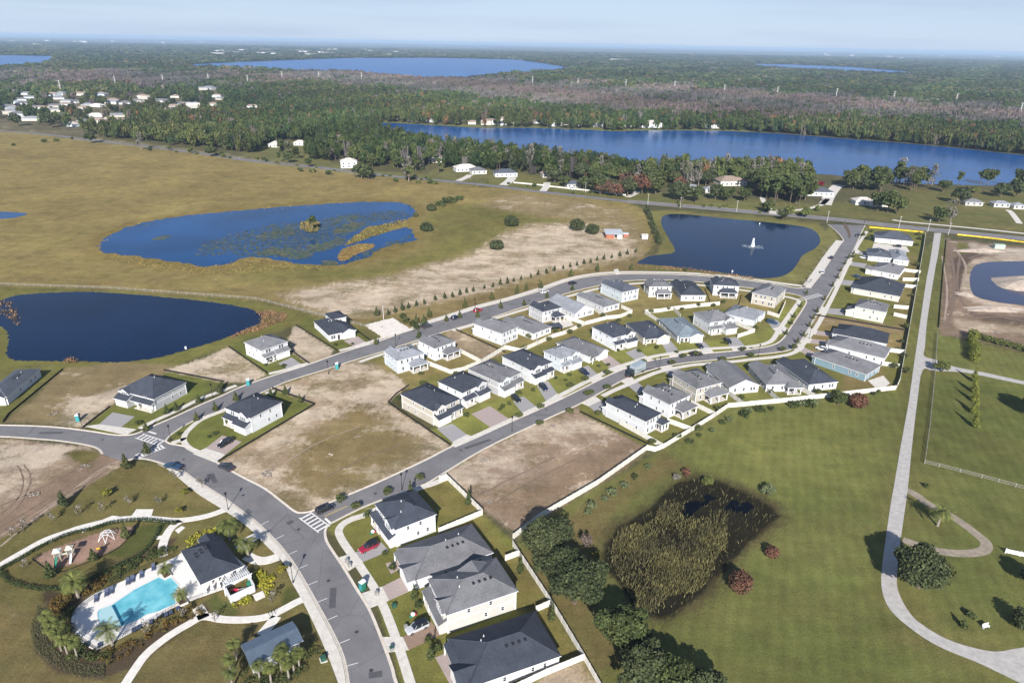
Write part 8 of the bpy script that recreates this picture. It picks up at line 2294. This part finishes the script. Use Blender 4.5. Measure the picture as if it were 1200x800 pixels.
mb = MB(); e2 = offset(hedge_edge, .12); mb.strip(hedge_edge, e2, .16)
for e in (hedge_edge, e2):
    for i in range(len(e) - 1): mb.face([(*e[i], 0), (*e[i+1], 0), (*e[i+1], .16), (*e[i], .16)])
tag(mb.build('playground_border', BLACKM), 'black rubber border of the brown playground', 'border')
# park trees
for x, y, kd, s in ((125,582,'yellow',1.0),(75,594,'cone2',1.2),(148,549,'cone',1.2),(172,532,'cone',1.1),(206,563,'thin',1.2),(217,580,'yellow',.8),(237,571,'thin',1.1),(29,666,'thin',1.0),(60,675,'cone',1.2),(148,631,'cone',1.1),(110,657,'cone',1.0),(15,630,'thin',1.1),(28,622,'thin',1.1),(62,612,'thin',1.1),(92,604,'thin',1.1),(120,601,'thin',1.0),(152,592,'thin',1.0),(187,592,'thin',1.0),(211,601,'yellow',.7),(319,706,'thin',1.1),(331,671,'yellow',.9),(252,728,'thin',.9),(216,724,'thin',1.0),(173,744,'thin',1.1)):
    put(kd, x, y, s * 1.15, 'young park tree on the grass round the playground and paths', 'young trees of the park')
for x, y, s in ((1010,276,1.6),(1016,281,1.5),(1020,271.5,1.3),(1077,276,1.7),(1079,281,1.6),(1074,288,1.2),(1000,302,1.4),(1044,312,1.2)):
    put('bush', x, y, s, 'dark garden shrub near the north end of the east house row', 'shrubs of the east row', 'bush')
# lane-side items
root = empty('white_gate', gz(1178, 648), -.35); tag(root, 'white rail gate piece at the right end of the dirt loop', 'gate')
mb = MB()
for z in (.4, .8, 1.2): mb.box(-.0, 9, -.05, .05, z - .13, z + .13)
mb.build('rail', WHP, root)
for k in range(4):
    mb = MB(); mb.box(k*3 - .1, k*3 + .1, .055, .25, 0, 1.4); mb.build('post', WHP, root)
root = empty('garden_bench', gz(1155, 735), .3); tag(root, 'small white garden bench on the lawn inside the lane bend', 'bench')
mb = MB(); mb.box(-.8, .8, -.25, .25, .4, .46); mb.build('seat', WHP, root); mb = MB(); mb.box(-.8, .8, .251, .31, .47, 1.0); mb.build('backrest', WHP, root)
for sx in (-.7, .7): mb = MB(); mb.box(sx-.05, sx+.05, -.2, .2, 0, .399); mb.build('leg', WHP, root)
root = empty('bike_rack', gz(316, 722), .6); tag(root, 'black bicycle rack beside the path above the pavilion', 'bicycle rack')
mb = MB()
for k in range(3): 
    mb.tube((k*.6, 0, 0), (k*.6, 0, .8), .035, n=6); mb.tube((k*.6, .7, 0), (k*.6, .7, .8), .035, n=6); mb.tube((k*.6, 0, .8), (k*.6, .7, .8), .035, n=6)
mb.build('hoop', BLACKM, root)
# site office box on the dirt site
box_thing('site_container', 1170, 291, 6, 2.6, 2.6, mat('container_green', (.35, .42, .36), .6), 'pale green container box on the north bank of the dirt site', 'container', -.1)
RUT = mat('wet_ruts', (.165, .115, .083), .95, noise=.3, nscale=.8)
RUTP = mat('pale_ruts', (.31, .235, .175), .95, noise=.3, nscale=.8)
for px, w_, m_ in (([(20,545),(26,555),(27,570),(20,585),(0,602),(-40,622)], .5, RUT), ([(28,544),(35,556),(34,570),(24,590),(0,612)], .45, RUT),
  
   ([(0,640),(40,608),(80,578),(118,550),(140,540)], .8, RUTP), ([(0,618),(50,588),(95,560),(125,543)], .7, RUT), ([(0,628),(60,590),(100,565),(132,543)], .5, RUTP), ([(-20,600),(30,580),(70,560),(110,540)], .6, RUT),
   ([(1112,285),(1118,320),(1116,360),(1108,382)], 1.8, RUT), ([(1125,300),(1122,330),(1128,355),(1150,365),(1200,373)], 1.5, RUT), ([(1135,303),(1160,296),(1200,297),(1250,300)], 1.5, RUT), ([(1140,373),(1165,371),(1200,376)], 2.2, RUT), ([(1104,300),(1110,340),(1107,375)], 1.2, RUTP), ([(1118,290),(1132,312),(1126,340)], 1.2, RUTP),
   ([(560,580),(600,560),(650,535)], .5, RUT), ([(580,590),(620,565),(680,535)], .5, RUT), ([(330,545),(370,520),(420,500)], .5, RUTP), ([(380,560),(420,540),(470,520)], .5, RUT)):
    l = smooth(W(px), 5); l = [p + Vector((R.uniform(-.12, .12), R.uniform(-.12, .12))) for p in l]
    wv = [w_ * R.uniform(.5, 1.1) for _ in l]
    mb = MB(); a_ = offset(l, .5); b_ = offset(l, -.5)
    mb.strip([l[i].lerp(a_[i], wv[i]) for i in range(len(l))], [l[i].lerp(b_[i], wv[i]) for i in range(len(l))], .012)
    tag(mb.build('wheel_ruts', m_), kind='structure')
def mound(px, r, h, m_, lab, sx=1.0):
    c = gz(*px); mb = MB(); n = 22; k_ = 7; rg = random.Random(int(px[0])); ph = [rg.uniform(0, 6.28) for _ in range(4)]
    def pt(i, j):
        a = 6.2832 * j / n; t = i / k_
        rr_ = r * t * (1 + .16 * math.sin(2*a + ph[0]) + .1 * math.sin(5*a + ph[1]))
        z = h * (1 - t ** 1.6) * (1 + .12 * math.sin(3*a + ph[2] + 3*t))
        return (rr_ * math.cos(a) * sx, rr_ * math.sin(a), max(z, -.02))
    for i in range(k_):
        for j in range(n): mb.face([pt(i, j), pt(i + 1, j), pt(i + 1, j + 1), pt(i, j + 1)])
    tag(mb.build('dirt_mound', m_, None, c), lab, 'mound')
SANDM = mat('site_sand', (.38, .31, .25), .95, noise=.28, nscale=.35, bump=.5, bscale=1.2, detail=8)
mound((1206,335), 15, 4.5, SANDM, 'large pale sand mound beside the water of the dirt site')
mound((1150,294), 5, 1.4, SANDM, 'low pale sand mound at the north side of the dirt site', 3)
mound((1130,345), 4, 1.2, SANDM, 'low sand bank left of the water of the dirt site')
mound((1165,362), 4, 1.3, SANDM, 'long sand bank in front of the water of the dirt site', 4)
# ------------------------------------------------------------------ haze: the air between the camera and the skyline
HZ = bpy.data.materials.new('haze'); HZ.use_nodes = True
hn, hl_ = HZ.node_tree.nodes, HZ.node_tree.links
hn.remove(hn['Principled BSDF'])
pv = hn.new('ShaderNodeVolumePrincipled'); pv.inputs['Color'].default_value = (.58, .77, 1.0, 1); pv.inputs['Density'].default_value = 0.000065
pv.inputs['Anisotropy'].default_value = 0.0
hl_.new(pv.outputs['Volume'], hn['Material Output'].inputs['Volume'])
mb = MB(); mb.box(-62000, 62000, -900, 60500, -1.5, 122); tag(mb.build('haze', HZ), kind='stuff')
